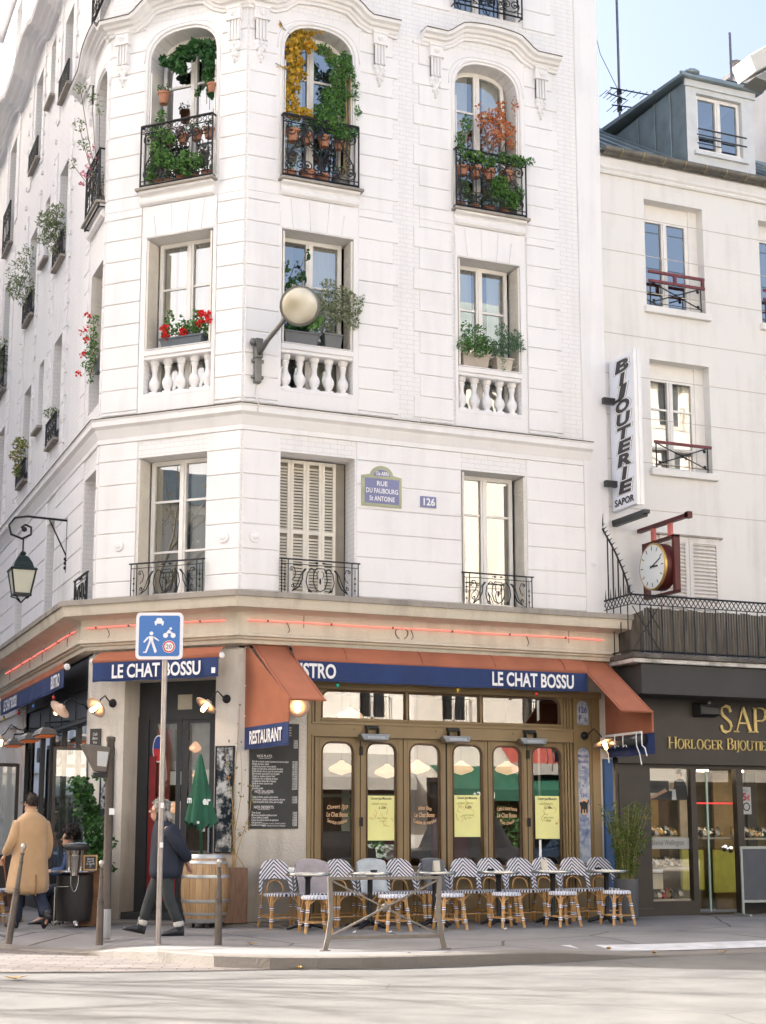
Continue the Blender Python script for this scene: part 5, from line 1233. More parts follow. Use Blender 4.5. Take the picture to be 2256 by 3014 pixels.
# lamp post with lantern at the pavement edge
POSTM = mat('brown_grey_post_paint', (.105, .088, .075), .45, .35, var=.2, scale=8, bump=.15)
t = thing('lamp_post', 'brown-grey lamp post with a tilted lantern head and worn white base behind the bollard', 'lamp post', (-2.22, -1.86, 0))
m = MB(); m.lathe([(.062, 0), (.060, .3), (.052, 1.2), (.05, 2.40), (.058, 2.41), (.058, 2.46), (.045, 2.47), (0, 2.475)], (0, 0, 0), 12); m.build('post', POSTM, t, smooth=True, autos=40)
m = MB(); m.lathe([(.066, .01), (.064, .24), (.063, .36)], (0, 0, 0), 12, arc=4.2, a0=2.6); m.build('worn_base', stone('peeling_white', (.42, .42, .41), (.12, .10, .09), .9, bump=.4), t)
MB().box(-.01, .055, -.07, -.062, 1.50, 1.58).build('sticker', LETTER, t)
m = MB(); c0 = Vector((-.19, .02, 2.02))
top = [(-.36, -.10, 2.37), (-.02, -.10, 2.33), (-.02, .16, 2.33), (-.36, .16, 2.37)]; bot = [(-.19, -.03, 2.03), (-.05, -.03, 2.02), (-.05, .08, 2.02), (-.19, .08, 2.03)]
m.loft([bot, top]); m.build('lantern_head', mat('lantern_brown', (.17, .15, .135), .4, .3, var=.15), t, bevel=.008)
MB().add([(-.175, -.052, 2.10), (-.06, -.052, 2.09), (-.045, -.088, 2.27), (-.185, -.088, 2.28)], [(0, 1, 2, 3)]).build('lantern_glass', mat('milky_glass', (.55, .56, .57), .2, var=.05), t)
m = MB(); m.tube([(-.05, 0, 2.06), (0, 0, 2.04)], .03, 6); m.tube([(-.04, .03, 2.32), (0, 0, 2.35)], .025, 6); m.cbox(-.12, .02, 1.99, .16, .11, .06); m.build('bracket', IRON, t)
# tall street light whose head enters the frame at top right
t = thing('street_light', 'pale box-shaped street light head entering at the top right corner', 'street lamp', (9.0, -7.5, 0))
m = MB(); m.prism([(-5.84, 9.61), (-5.76, 9.43), (-4.4, 10.32), (-4.5, 10.56)], -.62, -.28); m.build('lamp_head', mat('pale_grey_metal', (.50, .51, .50), .6, 0, var=.05), t, bevel=.01)
MB().prism([(-5.74, 9.395), (-5.56, 9.51), (-4.9, 9.94), (-4.9, 9.86), (-5.5, 9.36)], -.57, -.33).build('lamp_glass', mat('grey_lens', (.20, .21, .20), .3, var=.1), t); m = MB(); m.tube([(0, -.45, -.13), (0, -.45, 10.6), (-.8, -.45, 11.2), (-3.2, -.45, 11.25), (-4.5, -.45, 10.45)], [.10, .07, .06, .05, .05], 8); m.build('post', GREYM, t)

# ================================================================ terrace heaters
def heater(fr, u, z, label, d=.06, sub_='silver'):
    t = thing('terrace_heater', label, 'heater', group='electric terrace heaters'); m = MB(fr)
    m.box(u - .10, u + .10, d - .03, d + .02, z + .155, z + .20); m.box(u - .095, u - .08, d - .02, d + .06, z + .04, z + .16); m.box(u + .08, u + .095, d - .02, d + .06, z + .04, z + .16)
    m.box(u - .08, u + .08, d, d + .03, z + .16, z + .178); m.tube([(u - .26, d - .06, z + .05), (u - .27, d - .04, z + .15), (u - .24, d - .05, z + .17)], .006, 4); m.build('bracket', IRON, t)
    m = MB(fr); A = [(u - .24, d + .02, z + .05), (u + .24, d + .02, z + .05), (u + .24, d + .14, z + .075), (u - .24, d + .14, z + .075)]; B_ = [(u - .19, d + .05, z - .035), (u + .19, d + .05, z - .035), (u + .19, d + .17, z - .02), (u - .19, d + .17, z - .02)]
    m.loft([A, B_]); hh = m.build('housing', mat('heater_' + sub_, (.30, .295, .27), .35, .7, var=.15), t, bevel=.006)
    m = MB(fr)
    for i in range(14): x = u - .13 + i * .02; m.add([(x, d + .166, z + .038), (x + .012, d + .166, z + .038), (x + .012, d + .180, z - .002), (x, d + .180, z - .002)], [(0, 1, 2, 3)])
    m.build('grille', mat('heater_grille', (.62, .60, .55), .3, .6, var=0), hh)
    return t
heater(FR, 2.04, 2.635, 'slim silver terrace heater above the hinges of the first pair of doors')
heater(FR, 3.36, 2.635, 'slim silver terrace heater above the dark gap of the middle doors')
heater(FR, 4.66, 2.635, 'slim silver terrace heater above the last pair of doors')
HOOD = mat('grey_enamel', (.20, .19, .175), .4, .3, var=.15); ORE = mat('orange_element', (.50, .10, .03), .5, var=.1, emit=(1, .25, .05), estr=.05)
for y, lb in ((3.55, 'grey heater hood with orange element nearest the corner on the side shopfront'), (5.0, 'middle grey heater hood with orange element on the side shopfront'), (6.6, 'farthest grey heater hood on the side shopfront')):
    t = thing('terrace_heater', lb, 'heater', group='hooded heaters on the side shopfront'); m = MB(LF)
    m.loft([[(y - .34, .20, 2.80), (y + .34, .20, 2.80), (y + .34, .50, 2.80), (y - .34, .50, 2.80)], [(y - .30, .24, 2.88), (y + .30, .24, 2.88), (y + .30, .46, 2.88), (y - .30, .46, 2.88)], [(y - .12, .30, 2.93), (y + .12, .30, 2.93), (y + .12, .40, 2.93), (y - .12, .40, 2.93)]]); m.build('hood', HOOD, t, bevel=.01)
    MB(LF).box(y - .26, y + .26, .24, .46, 2.775, 2.805).build('heating_element', ORE, t); m = MB(LF); m.tube([(y, .35, 2.93), (y, .35, 3.0), (y, -.03, 3.04)], .014, 5); m.build('arm', IRON, t)

# ================================================================ signs
ENB = mat('blue_enamel', (.15, .165, .34), .3, var=.12); ENG = mat('green_enamel_border', (.36, .38, .24), .4, var=.15); ENW = mat('white_enamel', (.78, .78, .80), .35, var=.04)
t = thing('street_plate', 'blue enamel street name plate with green border reading Rue du Faubourg St Antoine', 'street sign'); d0 = .034
def plate_out(x): 
    return [(1.90 - x, 6.17 - x), (2.51 + x, 6.17 - x), (2.51 + x, 6.59 + x), (2.40 + x, 6.61 + x)] + [(2.205 + (.165 + x) * cos(a), 6.62 + (.135 + x) * sin(a)) for a in [pi * .04 + pi * .92 * k / 10 for k in range(11)]] + [(2.01 - x, 6.61 + x), (1.90 - x, 6.59 + x)]
MB(FR).prism(plate_out(.022), d0 - .01, d0 + .012).build('border', ENG, t)
MB(FR).prism([(1.925, 6.19), (2.485, 6.19), (2.485, 6.575), (1.925, 6.575)], d0 + .012, d0 + .016).build('plate', ENB, t)
MB(FR).prism([(2.205 + .135 * cos(a), 6.615 + .10 * sin(a)) for a in [pi * k / 12 for k in range(13)]], d0 + .012, d0 + .016).build('plate', ENB, t)
for s_, z, h in (("RUE", 6.50, .105), ("DU FAUBOURG", 6.385, .105), ("St ANTOINE", 6.265, .105)): text(s_, FR, 2.205, d0 + .018, z, h, ENW, 'lettering', t, xs=.72 if len(s_) > 5 else .95, bold=.02)
text("12e ARRt", FR, 2.205, d0 + .018, 6.655, .085, ENW, 'lettering', t, xs=.66, bold=.02)
q = MB(FR); [q.ball((x, d0 + .014, z), .014, .008, .014, 6, 4) for x in (1.91, 2.50) for z in (6.18, 6.58)]; q.build('screw', ENG, t)
t = thing('house_number', 'small blue enamel plate with white house number 126', 'house number'); MB(FR).box(2.845, 3.11, .03, .045, 6.20, 6.37).build('plate', ENB, t); text("126", FR, 2.978, .047, 6.285, .155, ENW, 'lettering', t, xs=.95, bold=.025)
# vertical shop sign
SIGNW = mat('sign_acrylic', (.70, .73, .80), .3, var=.04); INK = mat('dark_ink', (.03, .03, .035), .5, var=.1)
t = thing('vertical_sign', 'tall narrow white projecting sign reading Bijouterie in stacked dark letters', 'sign')
MB().box(6.26, 6.36, -.76, -.02, 6.40, 8.92).build('sign_box', SIGNW, t, bevel=.01)
m = MB(); m.box(6.25, 6.38, -.785, -.755, 6.38, 8.94); m.box(6.31, 6.33, -.80, -.78, 6.38, 8.94); m.build('edge_trim', mat('white_aluminium', (.74, .74, .74), .4, .2, var=.03), t)
def SGN(u, d, z): return (6.26 - d, -.02 - u, z)
OGR = mat('outline_grey', (.30, .31, .33), .6, var=0)
for i, ch_ in enumerate("BIJOUTERIE"):
    z = 8.745 - i * .223; fwd = .43 if ch_ != 'I' else .19
    for nm, mm, dw, b_, ee in (('letter_edge', OGR, .10, .10, .001), ('letter_outline', LETTER, .07, .075, .003), ('letter', INK, .0, .05, .005)):
        text(ch_, SGN, .375, .0, z, .265, mm, nm, t, fitw=fwd + dw, bold=b_, shear=.12, ext=ee)
text("SAPOR", SGN, .375, .003, 6.515, .15, INK, 'lettering', t, fitw=.58, bold=.035)
for z in (8.16, 6.78): MB().box(6.05, 6.27, -.20, -.12, z, z + .10).build('mounting_arm', ANTHRA, t)
m = MB(); m.box(6.27, 6.37, -.95, .02, 6.21, 6.27); m.box(6.28, 6.36, -.9, .02, 6.17, 6.21); m.build('mounting_arm', ANTHRA, t)
# hanging clock
CLR = mat('clock_red', (.085, .014, .012), .45, .2, var=.15)
t = thing('hanging_clock', 'round white-faced clock in a square dark red frame hung from a red arm', 'clock'); yc, zc = -.62, 5.43
m = MB()
for y in (-.19, -1.03): m.box(6.72, 6.82, y - .04, y + .04, 4.98, 5.88)
m.box(6.72, 6.82, -1.07, -.15, 5.84, 5.88); m.box(6.72, 6.82, -1.07, -.15, 4.97, 5.01); m.build('frame', CLR, t, bevel=.006)
m = MB(); m.box(6.74, 6.82, -1.42, .02, 6.10, 6.16); m.box(6.74, 6.82, -1.44, -1.34, 6.08, 6.18); m.build('arm', CLR, t)
m = MB(); [m.box(6.76, 6.80, y - .05, y + .05, 5.87, 6.12) for y in (-.40, -.88)]; m.build('hanger', mat('red_white_hanger', (.62, .16, .14), .5, var=.2), t)
m = MB(); m.lathe([(.36, -.02), (.375, 0), (.375, .20), (.34, .22), (0, .22)], (6.62, yc, zc), 32, ax=(1, 0, 0)); m.build('case', CLR, t, smooth=True, autos=40)
m = MB(); m.lathe([(.345, -.025), (.36, -.035), (.378, -.02), (.378, .01)], (6.62, yc, zc), 36, ax=(1, 0, 0), cap=False); m.build('brass_rim', mat('brass', (.50, .32, .10), .3, .8, var=.1), t, smooth=True)
def CLK(u, d, z): return (6.592 - d, yc - u, zc + z)
m = MB(CLK); m.poly([(.35 * cos(2 * pi * k / 36), 0, .35 * sin(2 * pi * k / 36)) for k in range(36)]); m.build('dial', mat('clock_dial', (.66, .70, .70), .35, var=.03), t)
m = MB(CLK)
for k in range(12): a = pi / 2 - k * pi / 6; m.bar((.26 * cos(a), .003, .26 * sin(a)), (.325 * cos(a), .003, .325 * sin(a)), .014, .003, up=(0, 1, 0))
m.build('hour_mark', INK, t)
for nm, a, L_, w_ in (('minute_hand', pi / 2 - 2 * pi * 11 / 60, .27, .016), ('hour_hand', pi / 2 - 2 * pi * 3.1 / 12, .17, .026)): MB(CLK).bar((-.05 * cos(a), .007, -.05 * sin(a)), (L_ * cos(a), .007, L_ * sin(a)), w_, .004, up=(0, 1, 0)).build(nm, INK, t)
# gold serif lettering on the jeweller's fascia, cut from strokes
def gold_word(word, u, z, H, par, d=.124):
    G = {'H': [((0, 0), (0, 1), 1), ((.62, 0), (.62, 1), 1), ((0, .5), (.62, .5), 0)], 'I': [((0, 0), (0, 1), 1)], 'L': [((0, 0), (0, 1), 1), ((0, .02), (.48, .02), 0), ((.48, 0), (.48, .22), 0)], 'T': [((.3, 0), (.3, 1), 1), ((0, .98), (.6, .98), 0), ((0, .82), (0, 1), 0), ((.6, .82), (.6, 1), 0)], 'E': [((0, 0), (0, 1), 1), ((0, .02), (.46, .02), 0), ((0, .5), (.36, .5), 0), ((0, .98), (.44, .98), 0), ((.46, 0), (.46, .2), 0), ((.44, .82), (.44, 1), 0)],
         'A': [((0, 0), (.34, 1), 0), ((.34, 1), (.68, 0), 1), ((.12, .36), (.56, .36), 0)]}
    C_ = {'O': [(.36 + .36 * cos(t), .5 + .52 * sin(t)) for t in [2 * pi * k / 24 for k in range(25)]], 'G': [(.38 + .38 * cos(t), .5 + .52 * sin(t)) for t in [.7 + (2 * pi - 1.25) * k / 22 for k in range(23)]] + [(.70, .42), (.50, .42)],
          'S': [(.46, .80), (.40, .97), (.24, 1.02), (.07, .94), (.03, .78), (.10, .63), (.28, .50), (.44, .36), (.48, .20), (.40, .04), (.22, -.02), (.05, .05), (.0, .24)], 'R': [(0, .98), (.3, .98), (.46, .90), (.48, .74), (.40, .58), (.25, .52), (0, .52)], 'P': [(0, .98), (.32, .98), (.48, .90), (.52, .73), (.46, .56), (.30, .47), (.02, .47)],
          'B': [(0, .98), (.28, .98), (.42, .90), (.43, .70), (.30, .54), (.0, .53), (.30, .53), (.48, .42), (.50, .18), (.36, .02), (0, .02)], 'J': [(.18, 1), (.18, .1), (.12, -.14), (-.02, -.24)], 'U': [(0, 1), (0, .28), (.08, .06), (.30, -.02), (.52, .06), (.60, .28), (.60, 1)]}
    Wd = dict(T=.60, H=.62, I=0, L=.48, E=.46, A=.68, O=.72, G=.76, S=.48, R=.56, P=.52, B=.50, J=.18, U=.60)
    x = u
    for ch_ in word:
        if ch_ == ' ': x += .45 * H; continue
        big = ch_.isupper(); h = H if big else H * .80; c = ch_.upper(); m = MB(FR); thick, thin = .13 * h, .05 * h
        def st(p, q, wd):
            p = Vector((x + p[0] * h, 0, z + p[1] * h)); q = Vector((x + q[0] * h, 0, z + q[1] * h)); m.bar((p.x, d + .012, p.z), (q.x, d + .012, q.z), wd, .024, up=(0, 1, 0))
        sl_ = list(G.get(c, []))
        if c in 'RPB': sl_.append(((0, 0), (0, 1), 1))
        if c == 'R': sl_.append(((.24, .50), (.58, 0), 1))
        for p, q, k in sl_:
            st(p, q, thick if k else thin)
            if k or c == 'A':
                for e in (p, q):
                    if e[1] in (0, 1) and not (c == 'A' and e[1] == 1): st((e[0] - .12, e[1] + (.02 if e[1] == 0 else -.02)), (e[0] + .12, e[1] + (.02 if e[1] == 0 else -.02)), thin)
        if c in C_:
            pts = C_[c]
            for p, q in zip(pts, pts[1:]):
                v = abs(q[1] - p[1]) / (sqrt((q[0] - p[0]) ** 2 + (q[1] - p[1]) ** 2) + 1e-9); wd = thin + (thick - thin) * v ** 1.5
                if c == 'S': dg = abs((q[0] - p[0]) * .7 - (q[1] - p[1]) * .7) / (sqrt((q[0] - p[0]) ** 2 + (q[1] - p[1]) ** 2) + 1e-9); wd = thin + (thick - thin) * dg ** 2
                if c == 'U' and p[0] > .3: wd = thin
                e = (q[0] - p[0]) * .08, (q[1] - p[1]) * .08; st((p[0] - e[0], p[1] - e[1]), (q[0] + e[0], q[1] + e[1]), wd)
            if c in 'JU':
                for e in ((pts[0],) if c == 'J' else (pts[0], pts[-1])): st((e[0] - .12, .98), (e[0] + .12, .98), thin)
        m.build('gold_letter', GOLD, par); x += (Wd[c] + .24) * h
gold_word("SAPOR", 8.13, 2.90, .41, fb); gold_word("Horloger Bijoutier", 7.13, 2.61, .185, fb)
t = thing('floodlight', 'black ribbed floodlight mounted on the jeweller fascia left of the large gold letters', 'lamp')
m = MB(FR); m.loft([[(7.60, .13, 3.37), (8.02, .13, 3.33), (8.02, .13, 3.12), (7.60, .13, 3.12)], [(7.64, .30, 3.28), (8.02, .30, 3.26), (8.02, .30, 3.16), (7.64, .30, 3.16)]]); m.build('housing', ANTHRA, t, bevel=.006)
m = MB(FR); [m.box(7.64 + k * .029, 7.655 + k * .029, .12, .30, 3.27, 3.31) for k in range(13)]; m.build('cooling_rib', ANTHRA, t); MB(FR).ball((7.85, .22, 3.35), .035, n=8, m=6).build('knob', ZINC, t)
# road sign on its post
STEEL = mat('brushed_post', (.36, .33, .31), .38, .7, var=.15, scale=10)
t = thing('road_sign', 'square blue and white shared-zone road sign with car, cyclist and walker on a slim post', 'road sign', (-1.845, -2.99, 0))
sa = radians(-22.7)
def SG(u, d, z): return (u * cos(sa) + d * sin(sa), u * sin(sa) - d * cos(sa), z)
m = MB(); m.lathe([(.034, 0), (.034, 3.80), (0, 3.80)], (0, 0, 0), 12); m.build('post', STEEL, t, smooth=True, autos=40)
def rsq(c, z, w_, r, n=5): return [(c + sx * (w_ / 2 - r) + r * cos(a), z + sz * (w_ / 2 - r) + r * sin(a)) for sx, sz, a0 in ((1, 1, 0), (-1, 1, pi / 2), (-1, -1, pi), (1, -1, 1.5 * pi)) for a in [a0 + pi / 2 * k / n for k in range(n + 1)]]
SC, SZ = -.065, 3.61
MB(SG).prism(rsq(SC, SZ, .565, .055), .036, .062).build('plate', mat('sign_white', (.74, .74, .75), .35, var=.02), t)
MB(SG).prism(rsq(SC, SZ, .49, .03), .062, .065).build('blue_field', mat('sign_blue', (.028, .145, .43), .35, var=.03), t)
m = MB(SG); W = lambda pts, dd=.066: m.prism([(SC + x, SZ + z) for x, z in pts], dd, dd + .002)
W([(-.060, .148), (.05, .148), (.05, .178), (.035, .182), (.022, .215), (-.032, .215), (-.045, .182), (-.060, .178)]); W([(-.055, .128), (-.035, .128), (-.035, .15), (-.055, .15)]); W([(.025, .128), (.045, .128), (.045, .15), (.025, .15)])
circ = lambda cx, cz, r, n=14: [(cx + r * cos(2 * pi * k / n), cz + r * sin(2 * pi * k / n)) for k in range(n)]
W(circ(.075, .005, .03)); W(circ(.165, .005, .03)); W(circ(.135, .088, .016)); W([(.075, .0), (.11, .045), (.165, .01), (.165, .03), (.118, .075), (.105, .07), (.068, .015)]); W([(.085, .03), (.15, .03), (.15, .045), (.085, .045)])
W(circ(-.095, .03, .023)); W([(-.125, -.005), (-.075, -.005), (-.07, -.075), (-.12, -.075)]); W([(-.12, -.06), (-.095, -.06), (-.15, -.205), (-.19, -.205), (-.19, -.193), (-.165, -.19)]); W([(-.10, -.06), (-.072, -.06), (-.025, -.185), (-.045, -.21), (-.055, -.20)]); W([(-.125, -.005), (-.13, -.03), (-.18, -.085), (-.19, -.072), (-.15, -.02)]); W([(-.078, -.005), (-.05, -.04), (.0, -.065), (-.005, -.05), (-.045, -.02)])
m.build('pictogram', LETTER, t)
MB(SG).prism([(SC + x, SZ + z) for x, z in circ(.118, -.13, .075, 28)], .066, .068).build('speed_ring', LETTER, t)
m = MB(SG); ring_frame(m, [(SC + x, SZ + z) for x, z in circ(.118, -.13, .070, 28)], .016, .068, .070); m.build('red_ring', mat('sign_red', (.55, .03, .03), .4, var=0), t)
text("20", SG, SC + .118, .070, SZ - .13, .075, mat('grey_numeral', (.16, .16, .17), .5, var=0), 'numeral', t, bold=.01)
for z in (1.60, 1.14): MB(SG).box(-.006, .034, .030, .037, z - .03, z + .03).build('sticker', LETTER, t)

# menu board, chalk boards
CHALKB = mat('blackboard', (.045, .047, .045), .75, var=.25, scale=3); CHALK = mat('chalk', (.72, .72, .70), .9, var=.1)
t = thing('menu_board', 'large black menu board covered in white handwriting on the pillar left of the terrace', 'menu board')
MB(FR).box(.18, .92, .0, .025, 1.34, 2.83).build('board', CHALKB, t, bevel=.004)
def lines(head, z, rows, d=.028, prices=True, x0=.215):
    text(head, FR, .40, d, z, .055, CHALK, 'handwriting', t, xs=.8, bold=.012); MB(FR).box(.31, .49, d, d + .001, z - .035, z - .031).build('underline', CHALK, t)
    z -= .062
    text("\n".join(r[0] for r in rows), FR, x0, d, z, .040, CHALK, 'handwriting', t, xs=.62, shear=.15, align='LEFT', valign='TOP', line=.86, bold=.014)
    if prices: text("\n".join(r[1] for r in rows), FR, .90, d, z, .040, CHALK, 'handwriting', t, xs=.75, align='RIGHT', valign='TOP', line=.86, bold=.016)
text("Oeufs\nde la ferme\nTerrine\nSoupe", FR, .80, .028, 2.79, .04, CHALK, 'handwriting', t, xs=.6, align='RIGHT', valign='TOP', line=.9, shear=.2); text("7,50€\n9,00€\n8,50€\n9,50€", FR, .90, .028, 2.60, .036, CHALK, 'handwriting', t, xs=.75, align='RIGHT', valign='TOP', line=.86, bold=.016)
lines("NOS PLATS:", 2.36, [("Pavé de rumsteck, purée et pommes de terre au thym", "19,50€"), ("Risotto parmesan, salade", "16,50€"), ("La pêche du moment (voir ardoise)", "18,50€"), ("Burger du Chat, frites, salade (bœuf charolais)", "17,00€"), ("Poulet fermier rôti, jus court et purée maison", "18,00€"), ("Filet de bœuf, sauce poivre vert et gratin", "24,00€"), ("Tartare au couteau préparé, frites", "17,50€"), ("Cabillaud au four et légumes de saison", "19,00€"), ("Le végétarien (demandez à l'équipe)", "15,50€"), ("Salade de chèvre chaud et noix", "14,50€"), ("Plat du jour", "13,50€"), ("Entrecôte grillée", "22,00€")])
lines("NOS SALADES:", 1.86, [("Salade du bistro, poulet, œuf et bacon", "13,50€"), ("La Parisienne : jambon, comté, pommes de terre", "14,50€"), ("Salade de saumon fumé, citron, pain de seigle", "15,50€")], x0=.225)
lines("NOS DESSERTS:", 1.64, [("Tarte du jour", "7,00€"), ("Mousse au chocolat et tuiles au sucre", "7,50€"), ("Crème brûlée à la vanille", "7,00€"), ("Crème de potiron, beurre de spéculoos", "8,00€"), ("Café gourmand", "8,50€"), ("Assiette de fromages", "9,50€")])
text("Prix nets en euros. Service compris\n(nous n'acceptons plus les chèques)", FR, .55, .028, 1.395, .034, CHALK, 'handwriting', t, xs=.7, shear=.15, line=.9)
t = thing('chalk_board', 'small dark chalk board on the corner pillar above the ivy', 'chalk board'); MB(CH).box(-2.44, -2.26, .0, .03, 2.50, 2.80).build('board', CHALKB, t); text("Café\nBière\nVins", CH, -2.35, .032, 2.66, .06, CHALK, 'handwriting', t, xs=.7, shear=.2)
def mirror_board(fr, name, label, u0, u1, z0, z1):
    t = thing(name, label, 'board'); m_, n, P, N, L = new_mat('mottled_mirror'); P.inputs['Roughness'].default_value = .25
    a = N.new('ShaderNodeTexNoise'); a.inputs['Scale'].default_value = 6; a.inputs['Detail'].default_value = 8; a.inputs['Roughness'].default_value = .7; L.new(coords(N, L), a.inputs[0])
    cr = N.new('ShaderNodeValToRGB'); e = cr.color_ramp.elements; e[0].position = .46; e[0].color = (.012, .02, .03, 1); e[1].position = .60; e[1].color = (.50, .52, .52, 1); L.new(a.outputs[0], cr.inputs[0]); L.new(cr.outputs[0], P.inputs['Base Color'])
    MB(fr).box(u0, u1, .0, .02, z0, z1).build('panel', m_, t); m = MB(fr); ring_frame(m, [(u0, z0), (u1, z0), (u1, z1), (u0, z1)], .02, .0, .03); m.build('frame', IRON, t); return t
mirror_board(FR, 'trellis_board', 'dark mottled board with climbing vine on the pillar right of the corner door', -.0 + .02, .16, 1.0, 2.5) if False else None
mirror_board(CH, 'trellis_board', 'dark mottled board with a thin vine on the pillar right of the corner door', -.335, -.035, 1.0, 2.5)
mirror_board(CH, 'trellis_board', 'dark peeling board behind the ivy on the left corner pillar', -2.25, -2.02, 1.2, 2.52)
# yellow posters inside the doors
YEL = mat('yellow_paper', (.86, .84, .36), .7, var=.06, scale=3); PINKI = mat('faint_red_ink', (.62, .36, .10), .8, var=0); GRNI = mat('olive_ink', (.30, .33, .04), .8, var=0)
for (a, b, z0, z1, lb) in ((2.02, 2.45, 1.17, 1.82, 'yellow concert poster in the second terrace door'), (3.42, 3.86, 1.22, 1.84, 'yellow concert poster in the fourth terrace door'), (4.80, 5.22, 1.19, 1.84, 'yellow concert poster in the last terrace door')):
    t = thing('concert_poster', lb, 'poster', group='yellow concert posters'); MB(FR).box(a, b, -.064, -.060, z0, z1).build('sheet', YEL, t); c = (a + b) / 2
    text("Concert Jazz Manouche", FR, c, -.059, z1 - .045, .052, INK, 'lettering', t, xs=.66, bold=.012); text("CABARET NATION", FR, c - .03, -.059, z1 - .12, .042, GRNI, 'lettering', t, xs=.7); text("à 20h", FR, c + .02, -.059, z1 - .175, .05, INK, 'lettering', t, bold=.012); text("NOUVEAU\nprojet", FR, c + .02, -.059, z0 + .30, .036, GRNI, 'lettering', t)
    m = MB(FR); r = random.Random(int(a * 100))
    for k in range(9):
        x, z = a + .06 + r.random() * (b - a - .1), z0 + .2 + r.random() * .28; p0 = (x, -.058, z); pts = [p0]
        for j in range(4): x += r.uniform(-.06, .06); z += r.uniform(-.01, .05); pts.append((min(max(x, a + .02), b - .02), -.058, z))
        m.tube(pts, .003, 3)
    m.build('drawing', PINKI, t)
# things in the jeweller's window
t = thing('advert_panel', 'photo advert of two people in black clothes in the jeweller window', 'poster'); x0, x1, z0, z1 = 6.81, 7.55, 1.80, 2.29
MB(FR).box(x0, x1, -.03, -.015, z0, z1).build('panel', mat('advert_ground', (.62, .60, .55), .4, var=.04), t); SK = mat('advert_skin', (.55, .36, .26), .5, var=.05); BK = mat('advert_black', (.016, .016, .02), .5, var=.1)
P2 = lambda pts, mm, nm, dd: MB(FR).prism([(x0 + (x1 - x0) * a, z0 + (z1 - z0) * b) for a, b in pts], dd, dd + .002).build(nm, mm, t)
P2([(0, .22), (.52, .22), (.52, .62), (0, .62)], mat('advert_sofa', (.03, .035, .045), .4, var=.3, scale=9), 'printed_sofa', -.015); P2([(.66, .0), (1, .0), (.97, .45), (.88, .68), (.78, .70), (.66, .60), (.60, .30)], BK, 'printed_dress', -.012); P2([(.02, .0), (.6, .0), (.62, .28), (.4, .30), (.2, .1)], BK, 'printed_skirt', -.0115)
P2([(.01, .03), (.12, .04), (.48, .28), (.42, .36), (.2, .2), (.02, .10)], SK, 'printed_arm', -.010); P2([(.74, .70), (.83, .70), (.85, .86), (.80, .94), (.74, .90), (.72, .80)], SK, 'printed_face', -.009); P2([(.72, .84), (.70, .9), (.75, .98), (.83, .98), (.86, .88), (.84, .70), (.82, .84)], mat('advert_hair', (.05, .03, .02), .5, var=.1), 'printed_hair', -.0085); P2([(.52, .36), (.62, .34), (.66, .46), (.62, .56), (.54, .54)], mat('advert_child', (.42, .30, .22), .5, var=.15), 'printed_child', -.008); P2([(.58, .0), (.70, .0), (.68, .34), (.60, .34)], SIGNW, 'printed_shirt', -.0075)
t = thing('brand_strip', 'white display strip with grey serif brand lettering in the jeweller window', 'sign'); MB(FR).box(6.84, 7.55, -.06, -.02, 1.03, 1.20).build('strip', SIGNW, t); text("Daniel Wellington", FR, 7.15, -.018, 1.115, .125, mat('grey_print', (.22, .22, .24), .5, var=0), 'lettering', t, xs=.66)
t = thing('price_sign', 'white price sign with red five euro figure in the right jeweller window', 'sign'); MB(FR).box(8.575, 8.77, -.03, -.015, 1.58, 2.02).build('card', SIGNW, t); text("PILE", FR, 8.66, -.013, 1.965, .06, mat('grey_ink', (.3, .3, .32), .5, var=0), 'lettering', t); text("5", FR, 8.635, -.013, 1.86, .17, mat('red_ink', (.6, .03, .05), .5, var=0), 'lettering', t, bold=.04); text("€", FR, 8.715, -.013, 1.845, .11, bpy.data.materials['red_ink'], 'lettering', t, bold=.03)
m = MB(FR); ring_frame(m, [(8.675 + .07 * cos(a), 1.70 + .07 * sin(a)) for a in [2 * pi * k / 20 for k in range(20)]], .018, -.0145, -.012); m.build('battery_ring', INK, t)
WM = [mat('watch_steel', (.55, .55, .52), .25, .9, var=.1), mat('watch_gold', (.55, .38, .16), .3, .9, var=.1), mat('watch_white', (.72, .70, .66), .3, .1, var=.05), mat('watch_black', (.03, .03, .03), .4, .3, var=.1), mat('watch_red', (.45, .05, .05), .4, .1, var=.1)]
r = random.Random(4); wn_ = 0
SHELF = mat('display_shelf', (.55, .50, .42), .5, var=.1)
def watch(x, y, z, s, mm, label):
    m = MB(); m.lathe([(.030 * s, -.012 * s), (.038 * s, 0), (.036 * s, .01 * s), (0, .012 * s)], (x, y, z), 10, ax=(0, -1, .5)); m.tube([(x, y + .005, z + .03 * s), (x, y + .03 * s, z + .045 * s), (x, y + .06 * s, z), (x, y + .03 * s, z - .045 * s), (x, y + .005, z - .03 * s)], .012 * s, 5)
    return tag(m.build('watch', mm, None), label, 'watch', 'watches on display in the jeweller window')
for (xa, xb, zz, n, lb) in ((6.86, 7.42, 1.28, 8, 'watch on the upper shelf of the left jeweller window'), (6.86, 7.46, .80, 9, 'watch on the middle shelf of the left jeweller window'), (6.86, 7.50, .31, 8, 'watch on the floor of the left jeweller window'), (8.62, 10.2, 1.26, 18, 'watch on the sloping tray of the right jeweller window'), (7.98, 8.42, 1.27, 7, 'watch on the tray seen through the glass door')):
    MB(FR).box(xa - .05, xb + .08, -.30 if xa < 7.9 else -.5, -.03 if xa < 7.9 else -.2, zz - .09, zz - .06).build('display_shelf', SHELF, nb)
    for rw in range(2):
        for i in range(n): watch(xa + (xb - xa) * (i + .5 * rw) / n, (.10 if xa < 7.9 else .30) + .09 * rw, zz + .05 * rw + r.uniform(-.01, .01), r.uniform(.9, 1.25), WM[(i * 7 + rw * 3 + int(xa * 10)) % (4 if zz > .5 else 5)], lb)
